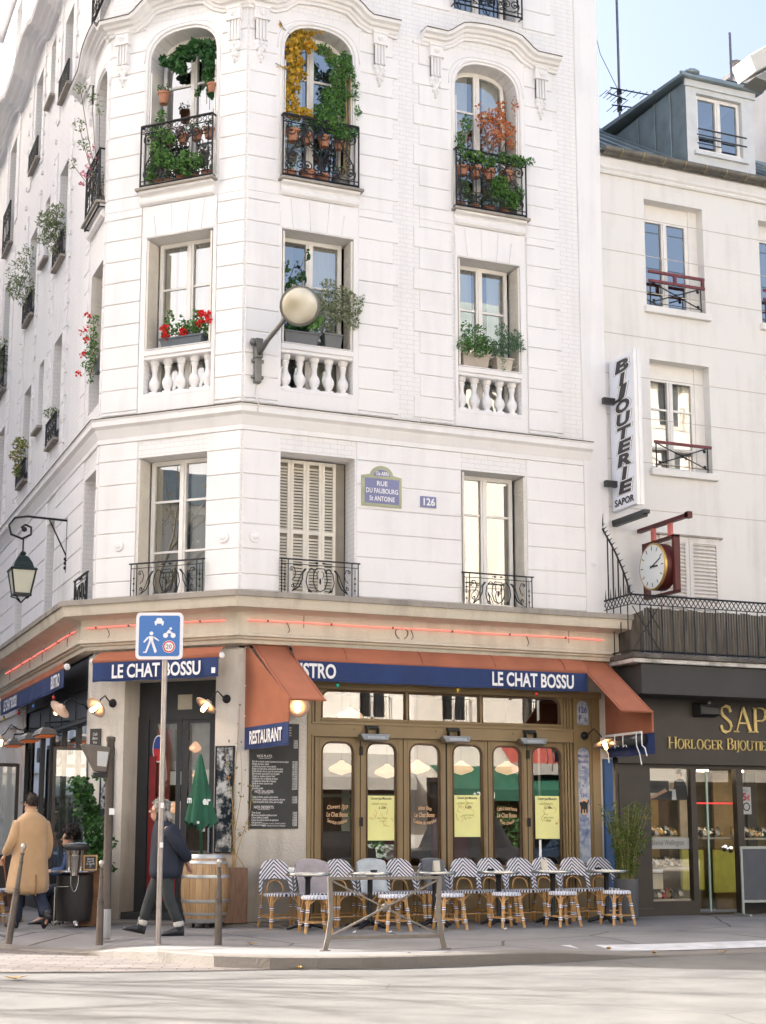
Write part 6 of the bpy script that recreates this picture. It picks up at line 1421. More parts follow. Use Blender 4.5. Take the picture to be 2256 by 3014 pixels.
MB(FR).box(6.84, 7.05, -.04, -.03, .66, .74).build('price_card', SIGNW, nb); MB(FR).box(6.86, 7.15, -.2, -.19, .40, .64).build('price_card', CURT['cream'], nb)
# grey display stand at the right edge
t = thing('display_stand', 'grey slatted display panel in a pale metal frame outside the jeweller', 'display stand', (8.15, -.48, 0)); rr = radians(-12)
m = MB(); ca, sn = cos(rr), sin(rr)
def PS(u, d, z): return (u * ca + d * sn, u * sn - d * ca, z)
m.fr = PS; m.box(0, .035, 0, .03, 0, 1.07); m.box(1.5, 1.535, 0, .03, 0, 1.07); m.box(.035, 1.5, 0, .03, 1.03, 1.07); m.box(.035, 1.5, 0, .03, .20, .24); m.box(0, .035, -.3, .3, 0, .03); m.box(1.5, 1.535, -.3, .3, 0, .03); m.build('frame', mat('pale_green_metal', (.33, .36, .34), .5, .3, var=.1), t)
m = MB(PS); m.box(.035, 1.5, .005, .02, .24, 1.03); x = .05
while x < 1.48: m.box(x, x + .022, .02, .027, .24, 1.03); x += .036
m.build('panel', mat('slate_panel', (.075, .085, .105), .55, var=.1), t)
# roof aerials
for (x, y, z, h, lb, arms) in ((8.2, 2.5, 14.4, 3.6, 'tall television aerial mast behind the zinc roof beside the white building', ((.9, .40, .22), (.72, -.3, .28), (.55, .35, .3))), (10.82, 2.5, 14.6, 2.5, 'short television aerial behind the dormer', ((1.4, .25, .2),))):
    t = thing('roof_aerial', lb, 'aerial', (x, y, z)); MB().tube([(0, 0, -.3), (0, 0, h)], .028, 6).build('mast', mat('grey_mast', (.22, .22, .24), .4, .6, var=.1), t)
    m = MB()
    for zz, dx, dy in arms:
        m.tube([(-dx * .5, 0, zz + .05), (dx * 1.4, -dy, zz - .06)], .014, 5)
        for k in range(7): f = -.4 + k * .28; px = dx * f * 1.2; m.tube([(px, -dy * .5 * f - .14, zz - .02 * f), (px, -dy * .5 * f + .14, zz - .02 * f)], .006, 4)
        m.cbox(0, 0, zz, .07, .07, .10)
    m.build('antenna', IRON, t)
    if h > 3: MB().tube([(0, 0, .9), (-.4, 0, 1.6), (-.6, 0, 2.4), (-.62, 0, 3.6), (-.6, 0, 4.6)], .006, 4).build('cable', IRON, t)
# windscreens of the side terrace
t = thing('terrace_screen', 'glass windscreen in a dark frame standing out from the corner pillar on the side terrace', 'glass screen'); YS = 1.86
FRM = mat('dark_brown_frame', (.05, .042, .036), .5, var=.15); m = MB(); 
for x in (-2.22, -1.72): m.box(x - .02, x + .02, YS - .02, YS + .02, 0, 2.53)
m.box(-2.2, -1.74, YS - .02, YS + .02, 2.49, 2.53); m.box(-2.2, -1.74, YS - .02, YS + .02, .02, .75); m.build('frame', FRM, t); MB().add([(-2.2, YS, .75), (-1.74, YS, .75), (-1.74, YS, 2.49), (-2.2, YS, 2.49)], [(0, 1, 2, 3)]).build('pane', glass('screen_glass', .22, (.82, .88, .85)), t)
t = thing('terrace_screen', 'far dark-framed windscreen at the end of the side terrace behind the man', 'glass screen'); YS = 7.0; m = MB()
for x in (-2.98, -2.44, -1.93): m.box(x - .03, x + .03, YS - .02, YS + .02, 0, 2.50)
m.box(-2.98, -1.93, YS - .021, YS + .021, 2.45, 2.51); m.box(-2.98, -1.93, YS - .021, YS + .021, .0, .90); m.build('frame', FRM, t); MB().add([(-2.95, YS, .9), (-1.96, YS, .9), (-1.96, YS, 2.45), (-2.95, YS, 2.45)], [(0, 1, 2, 3)]).build('pane', glass('screen_glass_far', .12, (.9, .95, .93)), t)
t = thing('awning_post', 'slim dark textured post at the far end of the side shopfront', 'post', (-1.83, 6.6, 0)); MB().tube([(0, 0, 0), (0, 0, 2.75)], .05, 8).build('post', IRON, t)
# pendant lamps hanging in the bistro
for i, (x, z) in enumerate(((1.62, 2.22), (2.36, 2.18), (2.86, 2.25), (3.60, 2.25), (4.40, 2.26), (5.05, 2.95), (1.75, 3.02))):
    t = thing('pendant_lamp', ['lit peach pendant lamp hanging behind the first terrace door', 'lit peach pendant lamp behind the second terrace door', 'lit peach pendant lamp behind the third terrace door', 'lit peach pendant lamp behind the fourth terrace door', 'lit peach pendant lamp behind the fifth terrace door', 'unlit dark pendant lamp in the right transom pane', 'lit peach pendant lamp in the left transom pane'][i], 'lamp', (x + .18, .55, z), group='pendant lamps in the bistro')
    m = MB(); m.lathe([(.03, .13), (.06, .10), (.17, .04), (.20, .0), (.17, -.035), (.05, -.075), (0, -.09)], (0, 0, 0), 18); m.build('shade', SHADE if i != 5 else IRON, t, smooth=True); m = MB(); m.tube([(0, 0, .12), (0, 0, 3.49 - z)], .006, 4); m.build('cord', IRON, t)

# coloured festoon bulbs under the awnings
for fr, u, d, z, c, lb in ((FR, 1.38, .36, 3.38, (.03, .42, .30), 'small turquoise festoon bulb under the long navy valance'), (FR, 3.30, .36, 3.38, (.60, .42, .04), 'small yellow festoon bulb under the long navy valance'), (FR, 4.62, .36, 3.37, (.62, .05, .04), 'small red festoon bulb under the long navy valance'),
        (LF, 3.0, .33, 3.36, (.62, .05, .04), 'red festoon bulb nearest the corner under the side awning'), (LF, 4.8, .33, 3.36, (.06, .20, .55), 'blue festoon bulb in the middle under the side awning'), (LF, 6.3, .33, 3.36, (.62, .05, .04), 'red festoon bulb farther along under the side awning'), (LF, 8.0, .33, 3.37, (.60, .42, .04), 'yellow festoon bulb at the far end of the side awning')):
    t = thing('festoon_bulb', lb, 'bulb', group='coloured festoon bulbs'); o = fr(u, d, z); MB().ball((o[0], o[1], o[2]), .028, .028, .034, 9, 7).build('bulb', mat('coloured_bulb', c, .25, var=0), t, smooth=True); MB().lathe([(.014, .03), (.016, .06), (0, .065)], o, 8).build('socket', IRON, t)

# ================================================================ terrace furniture
def weave(name, fx, white=(.74, .74, .76), navy=(.014, .020, .075)):
    """woven plastic: navy and white chevron bands; fx picks the band coordinate"""
    m, n, P, N, L = new_mat(name); P.inputs['Roughness'].default_value = .5
    sp = N.new('ShaderNodeSeparateXYZ'); L.new(coords(N, L), sp.inputs[0]); ab = N.new('ShaderNodeMath'); ab.operation = 'ABSOLUTE'; L.new(sp.outputs['X'], ab.inputs[0])
    ad = N.new('ShaderNodeMath'); ad.operation = 'ADD'
    L.new(sp.outputs[fx], ad.inputs[0]); L.new(ab.outputs[0], ad.inputs[1])
    ml = N.new('ShaderNodeMath'); ml.operation = 'MULTIPLY'; ml.inputs[1].default_value = 1 / .054; L.new(ad.outputs[0], ml.inputs[0])
    fr_ = N.new('ShaderNodeMath'); fr_.operation = 'FRACT'; L.new(ml.outputs[0], fr_.inputs[0])
    lt = N.new('ShaderNodeMath'); lt.operation = 'LESS_THAN'; lt.inputs[1].default_value = .42; L.new(fr_.outputs[0], lt.inputs[0])
    mx = N.new('ShaderNodeMixRGB'); mx.inputs[1].default_value = white + (1,); mx.inputs[2].default_value = navy + (1,); L.new(lt.outputs[0], mx.inputs[0]); L.new(mx.outputs[0], P.inputs['Base Color'])
    ck = N.new('ShaderNodeTexChecker'); ck.inputs['Scale'].default_value = 160; L.new(coords(N, L), ck.inputs[0])
    b = N.new('ShaderNodeBump'); b.inputs['Strength'].default_value = .4; b.inputs['Distance'].default_value = .004; L.new(ck.outputs['Fac'], b.inputs['Height']); L.new(b.outputs[0], P.inputs['Normal']); return m
WV_B = weave('chevron_weave_back', 'Z'); WV_S = weave('chevron_weave_seat', 'Y'); WV_W = mat('white_weave', (.62, .63, .66), .55, var=.25, scale=70)
def rattan():
    m, n, P, N, L = new_mat('varnished_rattan'); P.inputs['Roughness'].default_value = .35; P.inputs['Coat Weight'].default_value = .3
    a = N.new('ShaderNodeTexNoise'); a.inputs['Scale'].default_value = 30; a.inputs['Detail'].default_value = 4; mp = N.new('ShaderNodeMapping'); mp.inputs['Scale'].default_value = (2.5, 2.5, .25); L.new(coords(N, L), mp.inputs[0]); L.new(mp.outputs[0], a.inputs[0])
    cr = N.new('ShaderNodeValToRGB'); e = cr.color_ramp.elements; e[0].position = .3; e[0].color = (.36, .17, .045, 1); e[1].position = .7; e[1].color = (.58, .34, .12, 1); L.new(a.outputs[0], cr.inputs[0]); L.new(cr.outputs[0], P.inputs['Base Color']); return m
RAT = rattan()
def binding_mat():
    m, n, P, N, L = new_mat('navy_white_binding'); sp = N.new('ShaderNodeSeparateXYZ'); L.new(coords(N, L), sp.inputs[0]); ml = N.new('ShaderNodeMath'); ml.operation = 'MULTIPLY'; ml.inputs[1].default_value = 1 / .028; L.new(sp.outputs['Z'], ml.inputs[0])
    f = N.new('ShaderNodeMath'); f.operation = 'FRACT'; L.new(ml.outputs[0], f.inputs[0]); lt = N.new('ShaderNodeMath'); lt.operation = 'LESS_THAN'; lt.inputs[1].default_value = .38; L.new(f.outputs[0], lt.inputs[0])
    mx = N.new('ShaderNodeMixRGB'); mx.inputs[1].default_value = (.70, .70, .74, 1); mx.inputs[2].default_value = (.03, .035, .12, 1); L.new(lt.outputs[0], mx.inputs[0]); L.new(mx.outputs[0], P.inputs['Base Color']); return m
BIND = binding_mat()
def leg(par, p, q, r=.015, n=7, bands=(.62,), twin=None):
    m = MB(); m.tube([p, q], r, n)
    if twin: m.tube([tuple(Vector(p) + Vector(twin)), tuple(Vector(q) + Vector(twin) * .7)], r * .9, n)
    lg = m.build('leg', RAT, par, smooth=True, autos=60)
    b = MB(); P, Q = Vector(p), Vector(q); tw = Vector(twin or (0, 0, 0))
    for f in bands:
        c = Q + (P - Q) * f; d = (P - Q).normalized() * .022; c = c + tw * .42
        b.tube([tuple(c - d), tuple(c + d)], r * (1.35 if not twin else 2.0), 8)
    b.build('binding', BIND, lg, smooth=True, autos=60); return lg
def superell(a, b, n=28, p=2.6): return [(a * math.copysign(abs(cos(t)) ** (2 / p), cos(t)), b * math.copysign(abs(sin(t)) ** (2 / p), sin(t))) for t in [2 * pi * k / n for k in range(n)]]
def make_chair(label):
    t = thing('bistro_chair', label, 'chair', group='woven bistro chairs along the shopfront')
    o = superell(.235, .215); m = MB(); rings = [[(x * k, y * k, z) for x, y in o] for k, z in ((.90, .425), (.985, .425), (1.0, .44), (.985, .458), (.90, .466), (.5, .455))]
    m.loft(rings); m.build('seat', WV_S, t, smooth=True, autos=50)
    # rounded back wrapping forward at the sides
    def bp(s, z): # s in -1..1 across
        w_ = .235 - .02 * max(0, (.55 - z)); a = s * 1.12
        return (w_ * sin(a) / sin(1.12), .185 + .10 * cos(a) - .055 + (z - .46) * .20, z)
    def topz(s): return .50 + .40 * (max(0, 1 - abs(s) ** 2.4)) ** .5
    def botz(s): return .46 if abs(s) > .84 else (.46 + .17 * min(1, (.84 - abs(s)) / .14) + .03 * (1 - abs(s)))
    m = MB(); N_ = 22; K = 8; F_ = []; B_ = []
    for i in range(N_ + 1):
        s = -1 + 2 * i / N_; z0, z1 = botz(s), max(topz(s), botz(s) + .04)
        F_.append([bp(s, z0 + (z1 - z0) * k / K) for k in range(K + 1)]); B_.append([(x * 1.06, y + .022, z) for x, y, z in F_[-1]])
    for G_ in (F_, B_):
        for a, b in zip(G_, G_[1:]):
            for k in range(K): m.add([a[k], b[k], b[k + 1], a[k + 1]], [(0, 1, 2, 3)])
    for a, b, c, d in zip(F_, F_[1:], B_, B_[1:]):
        m.add([a[-1], b[-1], d[-1], c[-1]], [(0, 1, 2, 3)]); m.add([a[0], b[0], d[0], c[0]], [(0, 1, 2, 3)])
    bk = m.build('backrest', WV_B, t, smooth=True, autos=50)
    edge = [tuple(Vector(p[-1]) + Vector((0, .011, .002))) for p in F_]
    m = MB(); m.tube([(edge[0][0], edge[0][1] - .0, .44)] + edge + [(edge[-1][0], edge[-1][1], .44)], .017, 7); m.build('rim', WV_B, bk, smooth=True)
    m = MB(); m.tube([(.10 * x, .245 - .0 + .03 * (1 - abs(x)) + (z - .46) * .2, z) for x, z in ((-1.25, .45), (-1.2, .52), (-1, .58), (-.6, .615), (0, .63), (.6, .615), (1, .58), (1.2, .52), (1.25, .45))], .012, 7); m.build('back_loop', RAT, t, smooth=True)
    for sx in (-1, 1):
        leg(t, (sx * .20, -.17, .43), (sx * .215, -.19, 0), .015, 7, (.62, .26), twin=(-sx * .026, 0, 0)); leg(t, (sx * .20, .17, .45), (sx * .235, .27, 0), .015, 7, (.62, .30))
    m = MB()
    for p, q in (((-.21, -.185, .14), (.21, -.185, .14)), ((-.212, -.185, .15), (-.225, .235, .15)), ((.212, -.185, .15), (.225, .235, .15)), ((-.225, .24, .16), (.225, .24, .16))): m.tube([p, q], .010, 6)
    m.build('stretcher', RAT, t, smooth=True)
    m = MB()
    for sx in (-1, 1): m.tube([(sx * .205, -.182, .26), (sx * .18, -.18, .34), (sx * .12, -.175, .40), (sx * .03, -.17, .43)], .011, 6); m.tube([(sx * .21, -.17, .26), (sx * .208, -.10, .37), (sx * .205, -.02, .43)], .011, 6)
    m.build('apron_arch', RAT, t, smooth=True); return t
CHX = [.47, .99, 1.43, 1.91, 2.36, 2.85, 3.36, 3.80, 4.26, 4.71, 5.19, 5.65]
CL = ['first woven bistro chair from the left, in front of the plaster pillar', 'bistro chair draped with the pinkish grey blanket', 'bare bistro chair between the pinkish and the pale blue blankets', 'bistro chair draped with the pale blue blanket', 'bare bistro chair between the pale blue and the dark grey blankets', 'bistro chair draped with the dark grey blanket', 'bare bistro chair just right of the dark grey blanket', 'bistro chair behind the fourth round table, second right of the dark grey blanket', 'bistro chair below the fifth terrace door, third right of the dark grey blanket', 'bistro chair below the last yellow poster', 'bistro chair below the painted cat panel, last but one on the right', 'last bistro chair on the right, beside the tall grey pot']
ch0 = make_chair(CL[0]); rr = random.Random(5)
for i, x in enumerate(CHX):
    c = ch0 if i == 0 else dup(ch0, label=CL[i]); c.location = (x, -.62 + rr.uniform(-.03, .03), 0); c.rotation_euler = (0, 0, rr.uniform(-.08, .08) - .02)
# low stools
st0 = thing('bistro_stool', '', 'stool', group='low woven stools in front of the tables')
o = superell(.185, .175, 24, 2.8); MB().loft([[(x * k, y * k, z) for x, y in o] for k, z in ((.88, .43), (.98, .43), (1.0, .445), (.985, .465), (.88, .478), (.4, .472))]).build('seat', weave('white_chevron_weave', 'Y', (.70, .71, .74), (.36, .38, .48)), st0, smooth=True, autos=50)
for sx in (-1, 1):
    for sy in (-1, 1): leg(st0, (sx * .13, sy * .12, .44), (sx * .185, sy * .17, 0), .014, 7, (.63, .27), twin=(-sx * .024, 0, 0))
m = MB()
for p, q in (((-1, -1), (1, -1)), ((1, -1), (1, 1)), ((1, 1), (-1, 1)), ((-1, 1), (-1, -1))): m.tube([(p[0] * .172, p[1] * .158, .135), (q[0] * .172, q[1] * .158, .135)], .010, 6)
m.build('stretcher', RAT, st0, smooth=True); m = MB()
for sx in (-1, 1):
    for sy in (-1, 1): m.tube([(sx * .15, sy * .14, .26), (sx * .12, sy * .14, .37), (sx * .03, sy * .135, .43)], .010, 6); m.tube([(sx * .15, sy * .13, .26), (sx * .15, sy * .10, .37), (sx * .145, sy * .02, .43)], .010, 6)
m.build('apron_arch', RAT, st0, smooth=True)
SL = ['white woven stool farthest left, by the left post of the steel barrier', 'white woven stool behind the middle of the steel barrier', 'white woven stool behind the right post of the steel barrier', 'white woven stool just right of the steel barrier', 'white woven stool last but one on the right', 'white woven stool farthest right, beside the tall grey pot']
for i, x in enumerate((.54, 1.62, 2.46, 3.34, 4.20, 5.08)):
    c = st0 if i == 0 else dup(st0); c['label'] = SL[i]; c.location = (x, -1.80 + rr.uniform(-.03, .03), 0); c.rotation_euler = (0, 0, rr.uniform(-.12, .12))
# round tables
STL = mat('zinc_table_rim', (.50, .50, .48), .25, .9, var=.1); GTOP = mat('glassy_table_top', (.30, .36, .36), .12, .2, var=.15, scale=5, spec=.8); CASTI = mat('black_cast_iron', (.022, .022, .024), .45, .4, var=.2, bump=.2)
tb0 = thing('bistro_table', '', 'table', group='round bistro tables')
m = MB(); m.lathe([(0, .742), (.285, .742), (.292, .740)], (0, 0, 0), 36); m.build('table_top', GTOP, tb0)
m = MB(); m.lathe([(.286, .738), (.288, .747), (.302, .747), (.306, .735), (.302, .715), (.29, .71), (.0, .712)], (0, 0, 0), 36); m.build('rim', STL, tb0, smooth=True, autos=40)
m = MB(); m.lathe([(.0, .71), (.07, .705), (.05, .69), (.036, .66), (.034, .12), (.05, .08), (.05, .04), (0, .04)], (0, 0, 0), 14); m.build('column', CASTI, tb0, smooth=True, autos=50)
for k in range(4):
    a = pi / 4 + k * pi / 2; m = MB(); m.tube([(.04 * cos(a), .04 * sin(a), .085), (.14 * cos(a), .14 * sin(a), .065), (.24 * cos(a), .24 * sin(a), .03), (.28 * cos(a), .28 * sin(a), .016)], [.035, .034, .026, .016], 6); m.build('foot', CASTI, tb0, smooth=True)
TLB = ['round table with a white cup, farthest left of the terrace row', 'round table in front of the pale blue blanket', 'round table in front of the dark grey blanket', 'round table right of the steel barrier, below the fourth terrace door', 'round table last but one on the right of the terrace row', 'round table farthest right, next to the tall grey pot']
for i, x in enumerate((.64, 1.54, 2.51, 3.50, 4.37, 5.26)):
    c = tb0 if i == 0 else dup(tb0); c['label'] = TLB[i]; c.location = (x, -1.22, 0); c.rotation_euler = (0, 0, rr.uniform(0, 1.5))
t = thing('coffee_cup', 'small white cup on the leftmost round table', 'cup', (.44, -1.12, .745)); m = MB(); m.lathe([(0, .0), (.025, 0), (.04, .05), (.042, .075), (.038, .075), (.034, .05), (0, .012)], (0, 0, 0), 14); m.build('cup', LETTER, t, smooth=True); m = MB(); m.tube([(.04, 0, .06), (.062, 0, .05), (.058, 0, .03), (.036, 0, .025)], .005, 5); m.build('handle', LETTER, t)
# blankets over chair backs
def blanket(x, label, col, w_=.46, left=-.23, drop=.40):
    t = thing('blanket', label, 'blanket', (x, -.62, 0), group='blankets over chair backs'); m = MB(); n = 16; prof = []
    for k in range(n + 1):
        s = k / n; 
        if s < .25: f = s / .25; prof.append((.36, .60 + .26 * f))
        elif s < .40: f = (s - .25) / .15; prof.append((.36 - .125 * f, .86 + .062 * sin(pi * f) + .01 * f))
        else: f = (s - .40) / .60; prof.append((.235 - .115 * f, .87 - drop * f))
    rows = []
    for i in range(15):
        u = left + w_ * i / 14; sg = .060 * (abs(u) / .23) ** 2.5
        rows.append([(u + .012 * sin(k * .6 + i * .3), y - .055 * (abs(u) / .23) ** 2 + .012 * sin(i * 1.05 + k * .25) * (k / n), z - sg * (1 - .4 * k / n) + (.012 * sin(i * .8) if k == n else 0)) for k, (y, z) in enumerate(prof)])
    for a, b in zip(rows, rows[1:]):
        for k in range(n): m.add([a[k], b[k], b[k + 1], a[k + 1]], [(0, 1, 2, 3)])
    o_ = m.build('cloth', mat('fleece', col, .95, var=.12, scale=12, bump=.5, bscale=150, sheen=.3), t, smooth=True); md = o_.modifiers.new('thick', 'SOLIDIFY'); md.thickness = .014
blanket(.99, 'pinkish grey fleece blanket draped over the second chair back', (.40, .36, .37), .47, -.235, .44); blanket(1.91, 'pale blue grey fleece blanket draped over the fourth chair back', (.52, .57, .58), .42, -.23, .42); blanket(2.85, 'dark grey fleece blanket draped over the sixth chair back', (.13, .14, .15), .33, -.16, .42)

# ================================================================ street furniture
BARM = mat('barrier_steel_paint', (.185, .165, .142), .45, .3, var=.2, scale=8, bump=.1)
t = thing('pedestrian_barrier', 'low steel pedestrian barrier with a crossed bracing at the kerb', 'barrier', (.26, -4.80, 0), radians(-9.5)); HW = .625
m = MB()
for sx in (-1, 1):
    m = MB(); pts = [(sx * (HW + .06), 0, -.02), (sx * (HW + .02), 0, .15), (sx * (HW - .015), 0, .40), (sx * (HW - .005), 0, .60), (sx * (HW - .0), 0, .80)]
    for a, b in zip(pts, pts[1:]): m.bar(a, b, .03, .055, up=(1, 0, 0))
    for p in pts[1:-1]: m.cbox(p[0], p[1], p[2], .054, .031, .03)
    m.build('post', BARM, t, bevel=.004); MB().box(sx * (HW + .06) - .06, sx * (HW + .06) + .06, -.05, .05, 0, .012).build('base_plate', BARM, t)
m = MB(); m.box(-HW, HW, -.022, .022, .765, .80); m.build('top_rail', BARM, t, bevel=.004); m = MB(); m.box(-HW - .02, HW + .02, -.015, .015, .125, .165); m.build('bottom_rail', BARM, t, bevel=.004)
for s_ in (-1, 1): m = MB(); m.bar((-HW * s_, .008 * s_, .155), (HW * s_, .008 * s_, .765), .018, .038, up=(0, 1, 0)); m.build('brace', BARM, t)
m = MB(); m.ball((0, 0, .46), .048, .04, .048, 12, 8); m.build('centre_boss', BARM, t, smooth=True)
BPR = [(.046, 0), (.044, .02), (.042, .30), (.038, .46), (.042, .465), (.042, .475), (.036, .48), (.042, .495), (.042, .51), (.035, .515), (.040, .525), (.040, .535), (.031, .54), (.026, .70), (.022, .78), (.027, .785), (.027, .80), (.021, .805), (.019, .865), (.026, .87), (.026, .885), (.016, .89), (.015, .905), (.030, .925), (.036, .945), (.030, .968), (.014, .98), (0, .982)]
b0 = thing('bollard', 'upright turned bollard right of the road sign, by the kerb', 'bollard', (-1.235, -3.37, 0), group='turned iron bollards along the kerb')
m = MB(); m.lathe(BPR[:-7], (0, 0, 0), 16); m.build('shaft', POSTM, b0, smooth=True, autos=35); m = MB(); m.lathe([(.0, .89)] + BPR[-7:], (0, 0, 0), 16); m.build('ball_finial', mat('sun_bright_steel', (.42, .38, .34), .35, .6, var=.2), b0, smooth=True)  # finial colour paler than the shaft, painting in the sun-bright tip
dup(b0, (-2.445, -2.58, -.02), label='upright turned bollard in front of the lamp post'); c = dup(b0, (-3.31, -1.40, -.06), label='leaning turned bollard at the left, in front of the man in the camel coat'); c.rotation_euler = (radians(-4), radians(7.5), 0); c.scale = (1.05, 1.05, 1.25)
# barrel, parasol, planters
def barrel_wood():
    m, n, P, N, L = new_mat('oak_staves'); P.inputs['Roughness'].default_value = .6
    tc = coords(N, L); sp = N.new('ShaderNodeSeparateXYZ'); L.new(tc, sp.inputs[0]); at = N.new('ShaderNodeMath'); at.operation = 'ARCTAN2'; L.new(sp.outputs['Y'], at.inputs[0]); L.new(sp.outputs['X'], at.inputs[1])
    ml = N.new('ShaderNodeMath'); ml.operation = 'MULTIPLY'; ml.inputs[1].default_value = 22 / (2 * pi); L.new(at.outputs[0], ml.inputs[0]); fl = N.new('ShaderNodeMath'); fl.operation = 'FLOOR'; L.new(ml.outputs[0], fl.inputs[0]); fc = N.new('ShaderNodeMath'); fc.operation = 'FRACT'; L.new(ml.outputs[0], fc.inputs[0])
    wn = N.new('ShaderNodeTexWhiteNoise'); wn.noise_dimensions = '1D'; L.new(fl.outputs[0], wn.inputs['W'])
    mp = N.new('ShaderNodeMapping'); mp.inputs['Scale'].default_value = (14, 14, 1.2); L.new(tc, mp.inputs[0]); nz = N.new('ShaderNodeTexNoise'); nz.inputs['Scale'].default_value = 2; nz.inputs['Detail'].default_value = 6; L.new(mp.outputs[0], nz.inputs[0])
    ad = N.new('ShaderNodeMath'); ad.operation = 'MULTIPLY_ADD'; ad.inputs[1].default_value = .5; L.new(wn.outputs['Value'], ad.inputs[0]); L.new(nz.outputs[0], ad.inputs[2])
    cr = N.new('ShaderNodeValToRGB'); e = cr.color_ramp.elements; e[0].position = .35; e[0].color = (.21, .115, .045, 1); e[1].position = .95; e[1].color = (.47, .31, .16, 1); L.new(ad.outputs[0], cr.inputs[0])
    lt = N.new('ShaderNodeMath'); lt.operation = 'LESS_THAN'; lt.inputs[1].default_value = .05; L.new(fc.outputs[0], lt.inputs[0]); mx = N.new('ShaderNodeMixRGB'); mx.inputs[2].default_value = (.08, .04, .015, 1); L.new(lt.outputs[0], mx.inputs[0]); L.new(cr.outputs[0], mx.inputs[1]); L.new(mx.outputs[0], P.inputs['Base Color']); return m
GALV = mat('galvanised_hoop', (.46, .48, .48), .4, .7, var=.15, scale=9)
t = thing('wine_barrel', 'upright oak wine barrel with galvanised hoops carrying the closed parasol', 'barrel', (-.46, -.12, .07)); BR_ = lambda z: .255 + .082 * (1 - ((z - .46) / .46) ** 2)
m = MB(); m.lathe([(BR_(z), z) for z in [.92 * k / 16 for k in range(17)]] + [(BR_(.92) - .02, .92), (BR_(.92) - .02, .89), (0, .89)], (0, 0, 0), 40); m.build('stave_body', barrel_wood(), t, smooth=True, autos=50)
for z0, z1 in ((.0, .055), (.10, .14), (.27, .315), (.60, .645), (.79, .835), (.865, .92)): m = MB(); m.lathe([(BR_(z0) + .004, z0), (BR_((z0 + z1) / 2) + .007, (z0 + z1) / 2), (BR_(z1) + .004, z1)], (0, 0, 0), 40, cap=False); m.build('hoop', GALV, t, smooth=True)
for k in range(3): a = 2 * pi * k / 3 + .4; m = MB(); m.lathe([(.03, -.012), (.035, 0), (.03, .012)], (.17 * cos(a), .17 * sin(a), -.035), 12, ax=(cos(a), sin(a), 0)); m.build('castor', CASTI, t)
PARG = mat('green_parasol_canvas', (.018, .105, .058), .8, var=.2, scale=3, bump=.15, bscale=180)
t = thing('parasol', 'closed green parasol with white lettering standing in the barrel', 'parasol', (-.57, -.16, .96), 0); m = MB(); m.tube([(.03, 0, .0), (-.02, 0, 1.30)], .019, 8); m.build('pole', mat('green_pole', (.015, .10, .055), .4, var=.1), t, smooth=True)
m = MB(); rings = []; n = 48
for k in range(15):
    s = k / 14; z = 1.40 - s * .98; R0 = .018 + .168 * s ** .8; rg = []
    for i in range(n):
        a = 2 * pi * i / n; f = 1 + (.30 * s) * cos(6 * a + .6 + s * .8) + .10 * s * cos(3 * a + 1.2 - s); zz = z + (.045 * cos(6 * a + 1.2) + .03 * cos(2 * a) if k == 14 else 0); rg.append((R0 * f * cos(a) - .012 * (1 - s), R0 * f * sin(a), zz))
    rings.append(rg)
m.loft(rings, cap=False); m.build('canopy', PARG, t, smooth=True)
def PG(u, d, z): return (u * .92 - d * .39, -u * .39 - d * .92, z)
for s_, u, z, sz, k in (("er", .105, .74, .155, .75), ("m", -.13, .76, .14, .6), ("pres", -.02, .455, .07, .6)): text(s_, PG, u, .195 - .35 * abs(u), z, sz, LETTER, 'lettering', t, xs=k, bold=.035, rot=-.06)
WPL = mat('weathered_planter_wood', (.18, .105, .065), .75, var=.35, scale=5, stretch=(8, 8, 1), bump=.4, bscale=20)
RST = mat('rusty_planter', (.16, .075, .035), .7, var=.4, scale=6)
t = thing('wooden_planter', 'tall narrow wooden planter between the barrel and the plaster pillar', 'planter', (-.06, -.12, 0)); m = MB(); m.box(-.17, .17, -.12, .12, .05, .80); m.build('box', WPL, t, bevel=.008)
m = MB(); m.box(-.16, .16, -.11, .11, .78, .795); m.build('soil', GUTT, t)
t = thing('ivy_planter', 'tall rusty planter with ivy climbing the left corner pillar', 'planter', (-1.86, .92, 0)); 
m = MB(); m.loft([[(-.19, -.16, 0), (.19, -.16, 0), (.19, .16, 0), (-.19, .16, 0)], [(-.21, -.18, .80), (.21, -.18, .80), (.21, .18, .80), (-.21, .18, .80)]]); m.build('box', RST, t, bevel=.008)
IVY = leafmat('ivy_leaf', [(.020, .075, .018), (.045, .13, .035), (.085, .20, .055), (.03, .095, .022), (.012, .05, .012)])
STEMM = mat('woody_stem', (.16, .105, .06), .8, var=.3)
def foliage(name, par, blobs, n, size, m_, seed=1, asp=.55, up=0.0):
    r = random.Random(seed); mb = MB(); wts = [b[3] * b[4] * b[5] for b in blobs]; tot = sum(wts)
    for b, w_ in zip(blobs, wts):
        for _ in range(max(3, int(n * w_ / tot))):
            while True:
                x, y, z = r.uniform(-1, 1), r.uniform(-1, 1), r.uniform(-1, 1); q = x * x + y * y + z * z
                if q < 1 and (q > .18 or r.random() < .4): break
            leafq(mb, (b[0] + x * b[3], b[1] + y * b[4], b[2] + z * b[5]), size, r, asp, up)
    return mb.build(name, m_, par)
r = random.Random(2); bl = [(0, 0, .92, .22, .19, .16), (.10, -.05, .80, .22, .17, .14)]
for k in range(13): z = .95 + k * .085; bl.append((.10 - .035 * k * .5 + r.uniform(-.06, .06), .02 + r.uniform(-.05, .05), z, .17 - .004 * k, .13, .10))
bl += [(-.22, -.05, 2.0, .16, .06, .08), (-.25, 0, 1.88, .15, .06, .05), (.12, .05, 2.05, .14, .06, .05), (.22, .0, 1.45, .10, .08, .08), (.27, -.05, 1.12, .12, .1, .1), (.25, -.08, .80, .12, .1, .08), (-.2, 0, 1.65, .05, .05, .25)]
